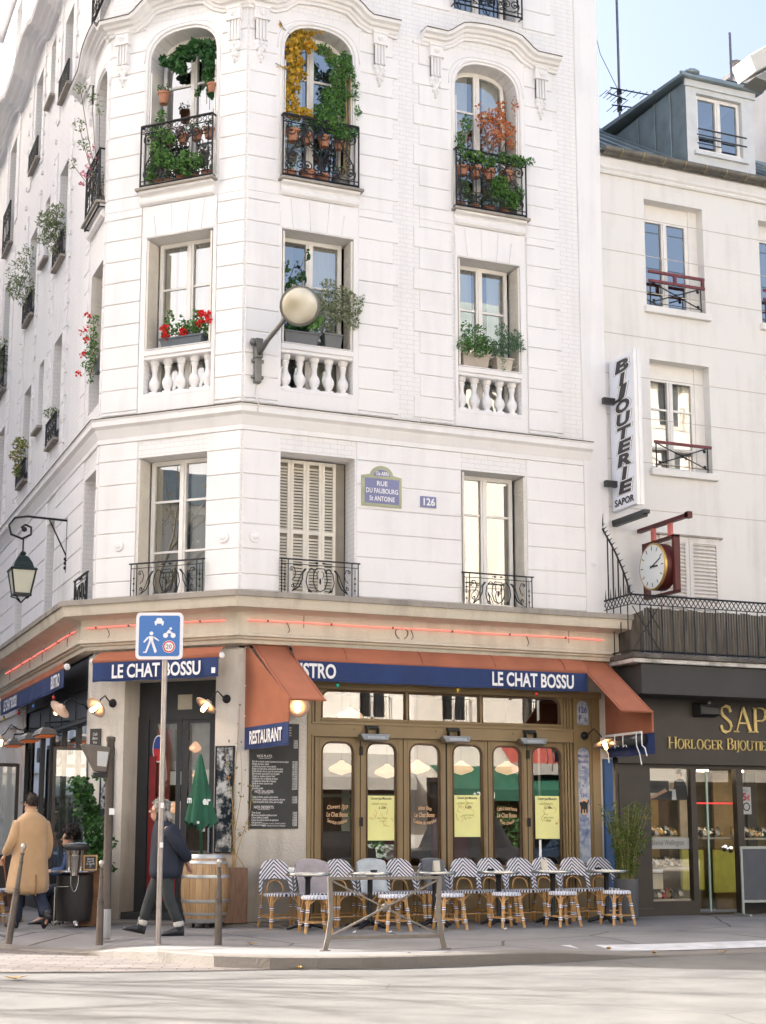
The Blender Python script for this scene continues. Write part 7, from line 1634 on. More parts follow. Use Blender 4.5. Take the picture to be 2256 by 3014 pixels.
foliage('foliage', t, bl, 1500, .075, IVY, 3, .8); m = MB(); [m.tube([(x, .05, .7), (x * .6 + .02, .08, 1.3), (x * .2 - .05, .1, 1.95)], .009, 5) for x in (-.1, .02, .12)]; m.build('stem', STEMM, t)
t = thing('wall_vine', 'thin bare-stemmed vine with a few leaves on the pillar beside the corner door', 'plant', (-.06, -.10, .78)); m = MB(); r = random.Random(9)
lf = MB()
for k, (dx, top, sw) in enumerate(((-.10, 1.72, .05), (.02, 1.62, -.05), (.10, .62, .12), (-.02, 2.3, .04), (.14, 1.1, .05))):
    pts = []; 
    for i in range(9): f = i / 8; pts.append((dx * (.3 + f) + sw * sin(f * 5 + k) + .02, -.02 - .04 * f + .12 * (1 - f) * 0, f * top))
    m.tube(pts, [.008 * (1 - .6 * i / 8) for i in range(9)], 5)
    for _ in range(9): p = pts[r.randint(3, 8)]; leafq(lf, (p[0] + r.uniform(-.05, .05), p[1] - .02, p[2] + r.uniform(-.06, .06)), .055, r, .7)
m.build('stem', mat('straw_stem', (.42, .27, .11), .7, var=.2), t); lf.build('foliage', leafmat('thin_vine_leaf', [(.14, .22, .05), (.10, .20, .05), (.45, .18, .05), (.20, .26, .08)]), t)
t = thing('tall_pot', 'tall charcoal grey pot with a wispy bamboo beside the jeweller', 'potted plant', (5.90, -.72, 0)); m = MB(); m.lathe([(0, 0), (.155, 0), (.175, .03), (.188, .58), (.19, .60), (.178, .60), (.17, .56), (0, .55)], (0, 0, 0), 28); m.build('pot', mat('grey_pot', (.095, .10, .105), .6, var=.1, bump=.1), t, smooth=True, autos=40)
r = random.Random(6); m = MB(); lf = MB(); BAM = leafmat('bamboo_leaf', [(.05, .11, .02), (.11, .19, .04), (.30, .30, .09), (.07, .14, .03), (.14, .20, .05)])
for k in range(46):
    a = r.uniform(0, 2 * pi); rad = r.uniform(.02, .14); sp = r.uniform(.05, .40); h_ = r.uniform(.55, 1.22); pts = []
    for i in range(7): f = i / 6; pts.append((rad * cos(a) + sp * cos(a) * f ** 1.6, rad * sin(a) * .9 + sp * .8 * sin(a) * f ** 1.6, .56 + h_ * f - .10 * sp * f * f))
    m.tube(pts, [.005 * (1 - .7 * i / 6) + .001 for i in range(7)], 4)
    for _ in range(46):
        f = r.uniform(.12, 1); j = min(5, int(f * 6)); p = Vector(pts[j]) + (Vector(pts[j + 1]) - Vector(pts[j])) * (f * 6 - j); v = Vector((r.uniform(-1, 1), r.uniform(-1, 1), r.uniform(-.7, .6))).normalized(); L_ = r.uniform(.08, .15); w_ = v.cross(Vector((r.random(), r.random(), 1))).normalized() * .009; e = p + v * L_
        lf.add([tuple(p), tuple(p + v * L_ * .4 + w_), tuple(e + Vector((0, 0, -.015))), tuple(p + v * L_ * .4 - w_)], [(0, 1, 2), (0, 2, 3)])
m.build('stem', mat('bamboo_stem', (.30, .27, .10), .6, var=.2), t); lf.build('foliage', BAM, t)
# side terrace: standing table with buckets and a slate
t = thing('pedestal_table', 'high dark cask-like table with a metal top and three-footed iron base on the side terrace', 'table', (-2.10, .78, 0)); m = MB(); m.lathe([(0, .765), (.30, .765), (.31, .75), (.30, .735), (0, .735)], (0, 0, 0), 32); m.build('table_top', STL, t, smooth=True, autos=40)
m = MB(); m.lathe([(.25, .70), (.26, .40), (.24, .10), (.235, .08), (0, .08)], (.02, .02, 0), 26); m.build('body', mat('black_stave', (.020, .019, .018), .55, var=.3, scale=7, stretch=(6, 6, .5)), t, smooth=True, autos=50)
for k in range(3): a = -pi / 2 + 2 * pi * k / 3; m = MB(); m.tube([(.03 * cos(a), .03 * sin(a), .12), (.17 * cos(a), .17 * sin(a), .09), (.29 * cos(a), .29 * sin(a), .02)], [.04, .04, .028], 6); m.build('foot', STL, t, smooth=True)
m = MB(); m.tube([(-.30, -.22, .0), (-.30, -.22, .55), (-.12, -.26, .555)], .010, 6); m.build('hook_bar', STL, t)
CHROME = mat('polished_steel', (.62, .61, .58), .16, 1.0, var=.1)
t = thing('ice_bucket', 'tapered polished steel bucket hanging at the front rim of the dark table', 'bucket', (-2.16, .45, .70)); m = MB(); m.lathe([(0, 0), (.052, 0), (.082, .27), (.086, .275), (.078, .275), (.05, .02), (0, .015)], (0, 0, 0), 20); m.build('body', CHROME, t, smooth=True, autos=40); m = MB(); m.tube([(.055 * cos(a), -.03, -.24 + .02 - .20 * (sin(a) - 1) * .9) for a in [pi + pi * k / 10 for k in range(11)]] if False else [(-.055, -.03, .0), (-.05, -.03, -.12), (-.02, -.03, -.20), (.0, -.03, -.215), (.025, -.03, -.19), (.05, -.03, -.10), (.055, -.03, .0)], .006, 5); m.build('handle', STL, t)
t = thing('wine_cooler', 'large black and steel wine cooler tub on the dark table', 'bucket', (-2.06, .86, .765)); m = MB(); m.lathe([(0, 0), (.13, 0), (.155, .30), (.16, .31)], (0, 0, 0), 22); m.build('body', CHROME, t, smooth=True, autos=40); m = MB(); m.lathe([(.15, .27), (.175, .30), (.175, .35), (.16, .365), (.14, .36), (.0, .30)], (0, 0, 0), 22); m.build('rim', ANTHRA, t, smooth=True); m = MB(); m.tube([(-.12, -.1, .37), (0, -.1, .375), (.12, -.1, .37)], .007, 5); m.build('ladle', CHROME, t)
t = thing('slate', 'little chalk slate in a wooden frame standing on the dark table', 'chalk board', (-1.93, .52, .768), radians(-12)); m = MB()
for a, b, c, d in ((-.095, .095, .0, .02), (-.095, .095, .19, .21), (-.095, -.075, .02, .19), (.075, .095, .02, .19)): m.box(a, b, -.008, .008, c, d)
m.build('frame', mat('pale_wood', (.50, .30, .14), .6, var=.2), t); MB().box(-.076, .076, -.004, .004, .019, .191).build('board', CHALKB, t); text("Menu midi\n2 plats 15€\nCh. chaud 4€\n☺", lambda u, d, z: (u, -d, z), 0, .006, .105, .034, CHALK, 'handwriting', t, xs=.6, shear=.2, bold=.01)
# chairs of the side terrace behind the man, mostly hidden
for x, y, lb in ((-3.05, 2.1, 'woven stool on the side terrace behind the man in the camel coat'), (-2.78, 2.3, 'second woven stool on the side terrace behind the man in the camel coat'), (-3.3, 2.6, 'woven stool at the left edge of the frame on the side terrace')):
    c = dup(st0, (x, y, 0), .3, lb); c['group'] = 'woven stools on the side terrace'
c = dup(tb0, (-3.2, 2.6, 0), 0, 'round table at the left edge behind the man in the camel coat')
# fallen leaves and paper scraps
r = random.Random(12); LM = leafmat('fallen_leaf', [(.30, .17, .05), (.42, .26, .08), (.22, .11, .04)], trans=0)
for i, (x, y, z, lb) in enumerate(((-3.85, -5.3, -.122, 'curled brown leaf on the road at the left edge'), (-.95, -5.35, -.118, 'dry leaf in the gutter below the barrier'), (3.35, -5.42, -.09, 'yellow leaf at the end of the kerb'), (3.0, -5.0, -.06, 'brown leaf near the pavement marking'), (-.9, -3.6, .006, 'brown leaf on the pavement by the bollard'), (4.3, -5.4, -.11, 'dry leaf on the dropped kerb at right'))):
    m = MB(); L_ = .10 if i == 0 else .05; pts = [(L_ * cos(a) * (1.3 if k % 2 else .8), L_ * .6 * sin(a) * (1.2 if k % 2 else .8), .012 + .02 * abs(cos(a))) for k, a in enumerate([2 * pi * k / 10 for k in range(10)])]; m.add([(0, 0, .003)] + pts, [(0, k, k % 10 + 1) for k in range(1, 11)]); o_ = m.build('fallen_leaf', LM, None); o_.location = (x, y, z); o_.rotation_euler = (0, 0, r.uniform(0, 6)); tag(o_, lb, 'leaf')
for x, y, lb in ((1.42, -2.15, 'white paper scrap on the pavement behind the barrier'), (.98, -2.0, 'small white scrap left of the barrier centre'), (3.1, -2.15, 'white scrap beside the fourth stool')):
    m = MB(); m.add([(0, 0, .004), (.05, .02, .006), (.07, .06, .03), (.02, .04, .012), (.06, -.02, .02)], [(0, 1, 2, 3), (0, 4, 1)]); o_ = m.build('paper_scrap', LETTER, None); o_.location = (x, y, 0); tag(o_, lb, 'litter')

for x, y, lb in ((1.62, -1.16, 'small black ashtray on the table before the pale blue blanket'), (3.42, -1.14, 'small black ashtray on the table below the fourth terrace door'), (5.20, -1.10, 'small black ashtray on the rightmost terrace table')):
    t = thing('ashtray', lb, 'ashtray', (x, y, .748)); m = MB(); m.lathe([(0, 0), (.045, 0), (.052, .03), (.045, .03), (.035, .012), (0, .012)], (0, 0, 0), 14); m.build('bowl', CASTI, t, smooth=True, autos=50)
for x, y, lb in ((2.60, -1.08, 'folded menu card standing on the table before the dark grey blanket'), (4.30, -1.10, 'folded menu card standing on the last but one terrace table')):
    t = thing('menu_card', lb, 'menu', (x, y, .748)); m = MB(); m.add([(-.05, -.03, 0), (.05, -.03, 0), (.05, 0, .15), (-.05, 0, .15), (-.05, .03, 0), (.05, .03, 0)], [(0, 1, 2, 3), (3, 2, 5, 4)]); m.build('card', CURT['cream'], t)

# ================================================================ window plants
GRN = leafmat('fresh_green_leaf', [(.046, .132, .028), (.085, .217, .046), (.155, .310, .078), (.031, .093, .023)])
GRD = leafmat('deep_green_leaf', [(.019, .070, .022), (.034, .116, .034), (.062, .171, .046)])
GRO = leafmat('olive_green_leaf', [(.124, .171, .078), (.186, .248, .124), (.279, .326, .186), (.093, .139, .062)])
VAR = leafmat('variegated_leaf', [(.34, .36, .22), (.10, .15, .05), (.42, .43, .30), (.16, .20, .08)])
YLW = leafmat('yellow_autumn_leaf', [(.62, .36, .03), (.70, .45, .06), (.48, .30, .03), (.26, .24, .03)])
RUS = leafmat('russet_leaf', [(.525, .163, .062), (.688, .275, .100), (.425, .125, .050), (.562, .325, .150)])
REDF = leafmat('red_petal', [(.68, .012, .016), (.75, .03, .03), (.55, .01, .012)], trans=.15); PNKF = leafmat('pink_petal', [(.68, .22, .32), (.72, .38, .46), (.60, .10, .20)], trans=.2)
ORD = ['leftmost', 'second from the left', 'third from the left', 'fourth from the left', 'fifth from the left', 'rightmost']
def potshape(m, x, y, z, r, h, fr):
    m.lathe([(r * .68, 0), (r * .92, h * .78), (r * 1.06, h * .80), (r * 1.08, h), (r * .95, h), (r * .90, h * .86), (0, h * .84)], fr(x, y, z), 14)
def flower_pot(fr, u, d, z, r, h, label, leaf=GRN, n=60, size=.05, blobs=None, flowers=None, mp_=None, seed=1, name='potted_plant'):
    t = thing(name, label, 'potted plant', group='pots on the window balconies'); m = MB(); potshape(m, u, d, z, r, h, fr); m.build('pot', mp_ or TERRA, t, smooth=True, autos=45)
    if n:
        bl = [(*fr(u + a, d + b, z + h + c), ra, rb, rc) for a, b, c, ra, rb, rc in (blobs or [(0, 0, r * .7, r * 1.25, r * 1.25, r * 1.0)])]
        foliage('foliage', t, bl, n, size, leaf, seed)
        if flowers: fm, k = flowers; rr_ = random.Random(seed); foliage('flowers', t, [(*fr(u + a + rr_.uniform(-.8, .8) * ra, d + b + .03, z + h + c + rr_.uniform(-.2, .9) * rc), .035, .03, .03) for a, b, c, ra, rb, rc in (blobs or [(0, 0, r * .7, r * 1.25, r * 1.25, r)]) for _ in range(k)], 14 * k, .035, fm, seed + 5, .9)
    return t
def strands(m, pts_list, r=.006):
    for p in pts_list: m.tube(p, r, 4)
# --- corner balcony (third floor)
W0 = 'of the corner balcony'
for i, (u, r_, n) in enumerate(((-1.56, .085, 50), (-1.36, .07, 40), (-1.14, .08, 60), (-.92, .075, 50), (-.69, .09, 50))):
    flower_pot(CH, u, -.03, 11.14, r_, r_ * 1.7, f'terracotta pot {ORD[i]} on the floor {W0}', (GRN, GRD)[i % 2], n, .05, seed=i + 20, flowers=(PNKF, 2) if i == 2 else None)
for i, (u, r_) in enumerate(((-1.35, .08), (-1.10, .085), (-.86, .095), (-.64, .09))):
    flower_pot(CH, u, .02, 11.80, r_, r_ * 1.7, f'terracotta pot {ORD[i]} in the upper row {W0}', (GRN, GRD)[i % 2], 50, .05, seed=i + 30, flowers=(PNKF, 3) if i in (0, 1) else None)
t = thing('climbing_plant', 'leafy green plant climbing the left side of the corner balcony window', 'plant'); bl = [(*CH(u, d, z), a, a, b) for u, d, z, a, b in ((-1.60, .0, 11.45, .13, .2), (-1.5, .06, 11.75, .16, .16), (-1.58, .02, 12.05, .12, .16), (-1.50, .03, 12.30, .09, .14), (-1.35, .14, 11.55, .16, .15), (-1.15, .15, 11.40, .16, .10), (-1.25, .12, 11.85, .14, .07))]
bl += [(*CH(u, .1, z), a, a, a) for u, z, a in ((-1.0, 11.5, .14), (-.8, 11.42, .14), (-1.4, 11.95, .12), (-1.62, 11.3, .1), (-.95, 11.3, .12))]; foliage('foliage', t, bl, 2200, .058, GRN, 41); m = MB(); strands(m, [[CH(-1.58, 0, 11.15), CH(-1.6, .03, 11.7), CH(-1.52, .02, 12.35)]]); m.build('stem', STEMM, t)
t = thing('hanging_plant', 'broad-leaved dark plant hanging from the head of the corner balcony window', 'plant'); bl = [(*CH(u, d, z), a, a * .7, b) for u, d, z, a, b in ((-1.30, -.05, 13.20, .16, .12), (-1.10, -.03, 13.33, .18, .13), (-.90, -.03, 13.40, .16, .13), (-.70, -.02, 13.35, .12, .14), (-.66, -.02, 13.10, .10, .18), (-.70, -.02, 12.85, .10, .16), (-.64, -.02, 12.60, .07, .15), (-.88, -.02, 12.62, .05, .06))]
bl += [(*CH(u, -.02, z), a, .1, a) for u, z, a in ((-1.5, 13.28, .08), (-1.2, 13.1, .1), (-.66, 12.95, .12), (-.72, 13.2, .12))]; foliage('foliage', t, bl, 1150, .10, GRD, 43, .7); m = MB(); strands(m, [[CH(-1.5, -.05, 13.35), CH(-1.1, -.05, 13.5), CH(-.65, -.03, 13.48)], [CH(-.68, -.03, 13.4), CH(-.66, -.02, 12.9), CH(-.67, -.02, 12.3)], [CH(-.74, -.03, 13.4), CH(-.72, -.02, 12.4)]]); m.build('stem', STEMM, t)
t = flower_pot(CH, -1.46, .02, 12.52, .095, .19, 'tilted terracotta pot hanging in the corner balcony window', GRD, 60, .05, seed=44)
t = flower_pot(CH, -.62, .0, 12.55, .08, .15, 'terracotta pot hanging at the right side of the corner balcony window', GRN, 40, .05, seed=45)
# --- yellow vine balcony
W1 = 'of the yellow-vine balcony'
for i, (u, r_, mm) in enumerate(((.70, .10, None), (.99, .13, None), (1.24, .115, None), (1.53, .13, 1))):
    flower_pot(FR, u, -.02, 11.14, r_, r_ * 1.5, f'{"grey" if mm else "terracotta"} pot {ORD[i] if i < 3 else "rightmost"} on the floor {W1}', GRN, (50, 0, 0, 40)[i], .055, mp_=STL if False else (mat('grey_clay', (.18, .17, .15), .8, var=.15) if mm else None), seed=i + 50)
for i, (u, r_) in enumerate(((.73, .11), (.96, .09), (1.24, .10), (1.47, .085))):
    flower_pot(FR, u, .03, 11.76, r_, r_ * 1.7, f'terracotta pot {ORD[i] if i < 3 else "rightmost"} in the upper row {W1}', GRN, 35, .05, seed=i + 60)
t = thing('yellow_vine', 'bright yellow autumn vine climbing the left of the front balcony window', 'vine'); bl = [(*FR(u, d, z), a, a * .6, b) for u, d, z, a, b in ((.74, .0, 12.25, .17, .12), (.90, .02, 12.25, .16, .10), (.70, -.02, 12.45, .13, .14), (.72, -.02, 12.70, .14, .15), (.80, -.03, 12.92, .15, .14), (.76, -.02, 13.15, .15, .14), (.74, -.02, 13.35, .14, .14), (.86, -.02, 13.48, .17, .11), (1.0, -.02, 13.42, .12, .09), (.82, -.02, 13.60, .12, .06), (1.02, -.01, 13.62, .12, .05), (1.18, 0, 13.68, .06, .03), (.52, .05, 12.95, .07, .03), (.50, .05, 13.62, .05, .05))]
foliage('foliage', t, bl, 950, .075, YLW, 70, .9); m = MB(); strands(m, [[FR(.70, 0, 11.9), FR(.74, -.02, 12.6), FR(.80, -.02, 13.3), FR(1.0, -.02, 13.6), FR(1.25, .02, 13.72)], [FR(.72, 0, 12.9), FR(.52, .05, 12.95), FR(.42, .06, 12.98)], [FR(.72, 0, 13.5), FR(.55, .04, 13.6), FR(.48, .06, 13.7)]]); m.build('stem', STEMM, t)
t = thing('green_vine', 'dark green vine filling the right of the balcony window beside the yellow vine', 'vine'); bl = [(*FR(u, d, z), a, a * .6, b) for u, d, z, a, b in ((1.05, .05, 12.12, .15, .10), (1.25, .06, 12.15, .20, .14), (1.45, .06, 12.10, .20, .14), (1.20, .02, 12.35, .16, .14), (1.42, .02, 12.40, .18, .18), (1.35, -.02, 12.65, .16, .16), (1.55, .0, 12.70, .15, .18), (1.50, -.02, 12.98, .16, .18), (1.62, .02, 13.1, .14, .16), (1.45, -.03, 13.25, .18, .14), (1.25, -.04, 13.42, .14, .10), (1.6, -.02, 13.35, .13, .12), (1.74, .08, 12.8, .07, .25), (1.78, .1, 12.4, .06, .15), (1.72, .1, 12.05, .08, .12), (1.5, .16, 11.95, .16, .08))]
foliage('foliage', t, bl, 2600, .065, GRN, 71, .5); m = MB(); strands(m, [[FR(1.55, 0, 11.2), FR(1.62, .02, 12.2), FR(1.6, 0, 13.0), FR(1.3, -.03, 13.45)], [FR(1.6, 0, 11.2), FR(1.66, .02, 12.0), FR(1.68, .02, 13.0)], [FR(1.57, .02, 11.2), FR(1.58, .03, 12.3)]], .010); m.build('stem', mat('straw_stem2', (.36, .24, .11), .8), t)
# --- right balcony
W2 = 'of the right balcony'
for i, (u, r_) in enumerate(((3.60, .08), (3.86, .075), (4.12, .085), (4.40, .09))):
    flower_pot(FR, u, -.02, 11.14, r_, r_ * 1.7, f'terracotta pot {ORD[i] if i < 3 else "rightmost"} on the floor {W2}', (VAR, GRO, GRN, GRN)[i], 70, .05, blobs=[(0, 0, .12, .12, .1, .16)], seed=i + 80)
for i, (u, r_) in enumerate(((3.62, .10), (3.85, .11), (4.10, .11), (4.42, .12))):
    flower_pot(FR, u, .02, 11.72, r_, r_ * 1.6, f'terracotta pot {ORD[i] if i < 3 else "rightmost"} in the upper row {W2}', GRN, 45, .055, seed=i + 90, flowers=(RUS, 2) if i in (0, 3) else None)
t = thing('russet_plant', 'reddish brown autumn shrub on the right balcony', 'plant'); bl = [(*FR(u, d, z), a, a * .7, b) for u, d, z, a, b in ((4.05, .0, 12.75, .16, .16), (4.25, .02, 12.85, .18, .18), (4.42, .02, 12.65, .17, .16), (4.20, .03, 12.5, .18, .16), (4.5, .03, 12.4, .12, .12), (3.95, .0, 13.0, .08, .08), (4.35, .0, 13.1, .10, .08), (4.58, .05, 13.1, .06, .2))]
foliage('foliage', t, bl, 620, .06, RUS, 100, .7); m = MB(); strands(m, [[FR(4.15, 0, 11.9), FR(4.1, 0, 12.3), FR(3.98, 0, 12.9)], [FR(4.15, 0, 11.9), FR(4.2, .02, 12.5), FR(4.3, 0, 13.0)], [FR(4.16, 0, 11.9), FR(4.35, .02, 12.3), FR(4.5, .03, 12.7)]], .008); m.build('stem', STEMM, t)
t = thing('trailing_plant', 'green foliage spilling over the rail and through the bars of the right balcony', 'plant'); bl = [(*FR(u, d, z), a, a * .7, b) for u, d, z, a, b in ((3.58, .02, 12.30, .10, .18), (3.68, .05, 12.6, .10, .16), (3.62, .1, 12.08, .12, .10), (3.8, .14, 12.02, .16, .10), (4.02, .16, 11.98, .14, .10), (4.3, .12, 12.10, .14, .10), (4.55, .14, 12.08, .16, .10), (4.78, .16, 12.12, .10, .06), (4.25, .10, 11.62, .18, .18), (4.45, .08, 11.42, .18, .18), (4.15, .08, 11.45, .12, .16), (4.6, .1, 11.55, .1, .15), (3.65, .05, 11.5, .08, .18))]
foliage('foliage', t, bl, 2400, .058, GRN, 101, .55); m = MB(); strands(m, [[FR(3.6, 0, 11.9), FR(3.6, .02, 12.4), FR(3.7, .03, 12.7)], [FR(4.2, .05, 11.2), FR(4.25, .08, 11.7)]]); m.build('stem', STEMM, t)
# --- planters on the balustrades
def planter(fr, u0, u1, d0, d1, z, h, col, label, name='window_planter'):
    t = thing(name, label, 'planter'); m = MB(fr); k = .03
    m.loft([[(u0 + k, d0 + k, z), (u1 - k, d0 + k, z), (u1 - k, d1 - k, z), (u0 + k, d1 - k, z)], [(u0, d0, z + h), (u1, d0, z + h), (u1, d1, z + h), (u0, d1, z + h)]]); m.box(u0 - .012, u1 + .012, d0 - .012, d1 + .012, z + h - .03, z + h); m.build('box', col, t, bevel=.006); return t
PGREY = mat('blue_grey_planter', (.105, .13, .145), .6, var=.1); PGR2 = mat('dark_grey_planter', (.14, .145, .145), .6, var=.1); PBEI = mat('beige_planter', (.42, .36, .30), .7, var=.1)
t = planter(CH, -1.45, -.72, -.22, .0, 8.545, .16, PGREY, 'blue grey window box of red geraniums at the corner window'); bl = [(*CH(u, -.08, z), a, a * .8, b) for u, z, a, b in ((-1.35, 8.82, .12, .1), (-1.12, 8.82, .13, .11), (-.9, 8.84, .13, .12), (-.68, 8.84, .12, .12), (-1.32, 9.02, .08, .14), (-.82, 9.0, .09, .14), (-1.1, 8.98, .05, .1))]; foliage('foliage', t, bl, 520, .06, GRN, 110, .7)
for i, (u, z) in enumerate(((-1.36, 8.86), (-1.34, 8.72), (-1.02, 8.76), (-.74, 8.86), (-.58, 8.88), (-.70, 9.0), (-.60, 8.98))): foliage('flower_head', t, [(*CH(u, .0, z), .075, .065, .062)], 46, .05, REDF, 120 + i, .9)
t = planter(FR, .64, 1.20, -.20, .0, 8.545, .21, PGR2, 'long grey window box with dark climber, left of two on the balustrade'); bl = [(*FR(u, -.08, z), a, a * .8, b) for u, z, a, b in ((.80, 8.85, .14, .14), (.95, 8.9, .14, .14), (1.05, 8.95, .14, .12), (.74, 9.2, .10, .20), (.78, 9.5, .08, .14), (.92, 9.65, .10, .10), (.68, 9.75, .08, .12), (.95, 9.35, .10, .12), (1.02, 10.0, .05, .1))]; foliage('foliage', t, bl, 620, .075, GRD, 130, .8); m = MB(); strands(m, [[FR(.75, -.08, 8.8), FR(.8, -.06, 9.5), FR(1.0, -.05, 10.05)], [FR(.9, -.08, 8.8), FR(.94, -.05, 9.7)]]); m.build('stem', STEMM, t)
t = planter(FR, 1.28, 1.58, -.20, .0, 8.545, .24, PGR2, 'short grey window box with a big variegated shrub, right of two on the balustrade'); bl = [(*FR(u, d, z), a, a * .8, b) for u, d, z, a, b in ((1.35, 0, 8.98, .15, .14), (1.50, .0, 9.15, .20, .18), (1.30, -.02, 9.3, .18, .18), (1.55, .02, 9.42, .18, .14), (1.75, .06, 9.25, .15, .2), (1.70, .05, 9.0, .14, .14), (1.35, -.02, 9.55, .14, .12), (1.20, 0, 9.15, .12, .14), (1.85, .1, 9.35, .06, .12))]; foliage('foliage', t, bl, 1500, .05, VAR, 131, .55); foliage('broad_leaves', t, [(*FR(1.10, .0, 8.90), .16, .1, .10)], 26, .17, leafmat('hosta_leaf', [(.10, .24, .05), (.16, .30, .08)]), 133, .5)
t = planter(FR, 3.60, 4.08, -.20, .02, 8.545, .22, PBEI, 'long beige window box with a leafy shrub at the right window'); bl = [(*FR(u, d, z), a, a * .8, b) for u, d, z, a, b in ((3.62, .04, 8.88, .14, .16), (3.80, .04, 8.92, .18, .16), (3.98, .03, 8.92, .16, .16), (3.66, .0, 9.15, .12, .14), (3.90, .0, 9.15, .12, .12), (3.86, .08, 8.74, .1, .06))]; foliage('foliage', t, bl, 1000, .05, GRN, 140, .5)
t = planter(FR, 4.20, 4.50, -.20, .02, 8.545, .22, mat('pale_beige_planter', (.50, .45, .38), .7, var=.1), 'short beige window box with a bluish shrub at the right window'); bl = [(*FR(u, d, z), a, a * .8, b) for u, d, z, a, b in ((4.25, .02, 8.92, .15, .16), (4.42, .03, 9.0, .16, .18), (4.55, .04, 9.1, .12, .16), (4.30, .0, 9.22, .12, .12), (4.62, .08, 8.95, .08, .08), (4.28, .09, 8.66, .05, .14))]; foliage('foliage', t, bl, 900, .055, leafmat('blue_green_leaf', [(.062, .155, .078), (.139, .248, .139), (.093, .202, .093)]), 141, .32)
# --- plants on the side wall
def side_plant(label, blobs, n, size, lm, seed, fl=None, base=None, asp=.5):
    t = thing('balcony_plant', label, 'plant'); foliage('foliage', t, [(*LF(y, d, z), a * .8, a, b) for y, d, z, a, b in blobs], n, size, lm, seed, asp)
    if fl: foliage('flowers', t, [(*LF(y, d, z), .05, .06, .05) for y, d, z in fl[1]], 12 * len(fl[1]), .045, fl[0], seed + 1, .9)
    m = MB(); y0, d0, z0 = blobs[0][:3]; zb = base if base else z0 - .3
    for b in blobs: m.tube([LF(y0, 0, zb), LF((y0 + b[0]) / 2, (d0 + b[1]) / 2, (zb + b[2]) / 2), LF(b[0], b[1], b[2])], .006, 4)
    m.build('stem', STEMM, t); m = MB(LF); m.loft([[(y0 - .3, -.22, zb - .12), (y0 + .3, -.22, zb - .12), (y0 + .3, -.04, zb - .12), (y0 - .3, -.04, zb - .12)], [(y0 - .33, -.25, zb + .08), (y0 + .33, -.25, zb + .08), (y0 + .33, -.02, zb + .08), (y0 - .33, -.02, zb + .08)]]); m.build('pot', PGREY, t)
side_plant('straggly pink flowering plant on the side balcony nearest the corner', [(2.2, .05, 11.75, .14, .2), (2.1, .05, 11.5, .12, .2), (2.4, .25, 12.3, .16, .14), (2.5, .35, 12.65, .14, .12), (2.3, .2, 13.1, .14, .10), (2.5, .35, 13.3, .14, .10), (2.75, .4, 12.1, .14, .1), (2.1, .1, 12.8, .10, .14)], 260, .06, GRO, 150, (PNKF, [(2.15, .12, 11.95), (2.2, .14, 12.15), (2.35, .2, 11.9), (2.4, .22, 11.75), (2.3, .2, 12.05), (2.6, .25, 11.7), (2.55, .25, 11.85)]), 11.3)
side_plant('red geraniums in the low side window nearest the corner', [(2.2, .06, 8.75, .16, .2), (2.25, .08, 9.0, .16, .16), (2.2, .06, 9.25, .13, .14), (2.3, .1, 8.55, .15, .12), (2.15, .1, 8.3, .08, .12)], 420, .055, GRN, 152, (REDF, [(2.1, .18, 9.3), (2.5, .2, 9.15), (2.15, .18, 8.92), (2.3, .2, 8.72), (2.2, .2, 8.70), (2.6, .2, 8.5), (2.1, .2, 9.1)]), 8.6)
side_plant('bushy grey green plant on the second side balcony', [(5.5, .15, 12.05, .30, .2), (5.7, .25, 12.3, .28, .18), (5.4, .15, 12.35, .22, .16), (5.75, .3, 11.95, .2, .14), (5.5, .2, 11.7, .14, .2)], 700, .085, GRO, 154, base=11.6, asp=.3)
side_plant('small tuft of grass on a side balcony', [(5.5, .08, 8.62, .2, .1)], 120, .07, GRO, 155, base=8.25, asp=.25)
side_plant('green and yellow plant on the far low side balcony', [(8.8, .1, 8.85, .2, .16), (8.8, .15, 8.6, .22, .12), (8.9, .12, 8.35, .16, .14)], 300, .08, leafmat('green_yellow_leaf', [(.06, .16, .03), (.42, .34, .10), (.10, .22, .05)]), 156, base=8.2)
side_plant('olive tree on the far third side balcony', [(9.0, .15, 12.1, .36, .3), (9.1, .25, 12.5, .32, .26), (8.9, .12, 12.8, .25, .25), (9.2, .3, 12.2, .22, .2)], 560, .09, GRO, 157, base=11.6, asp=.28)
side_plant('blue green plant on the farthest side balcony', [(12.1, .12, 11.5, .34, .26), (12.2, .18, 11.9, .3, .25)], 380, .1, GRO, 158, base=10.95, asp=.35)

# ================================================================ people
SKIN = mat('skin', (.58, .34, .24), .5, var=.08, scale=12); 
def skinned(name, par, pts, edges, m_, sub=2, root=0):
    """pts = [(x, y, z, r) or (x, y, z, rx, ry)] joined by edges; one continuous surface"""
    me = bpy.data.meshes.new(name); me.from_pydata([p[:3] for p in pts], edges, []); o = bpy.data.objects.new(name, me); COL.objects.link(o)
    md = o.modifiers.new('skin', 'SKIN'); md.use_smooth_shade = True
    if not me.skin_vertices: me.attributes.new('skin', 'FLOAT', 'POINT')
    sv = me.skin_vertices[0].data
    for i, p in enumerate(pts): sv[i].radius = (p[3], p[4] if len(p) > 4 else p[3]); sv[i].use_root = (i == root)
    s2 = o.modifiers.new('sub', 'SUBSURF'); s2.levels = sub; s2.render_levels = sub
    bpy.context.view_layer.update(); dg = bpy.context.evaluated_depsgraph_get(); nm = bpy.data.meshes.new_from_object(o.evaluated_get(dg)); bpy.data.objects.remove(o); bpy.data.meshes.remove(me)
    nm.materials.clear(); nm.materials.append(m_); nm.polygons.foreach_set('use_smooth', [True] * len(nm.polygons)); nm.name = name
    b = bpy.data.objects.new(name, nm); COL.objects.link(b); b.parent = par; return b
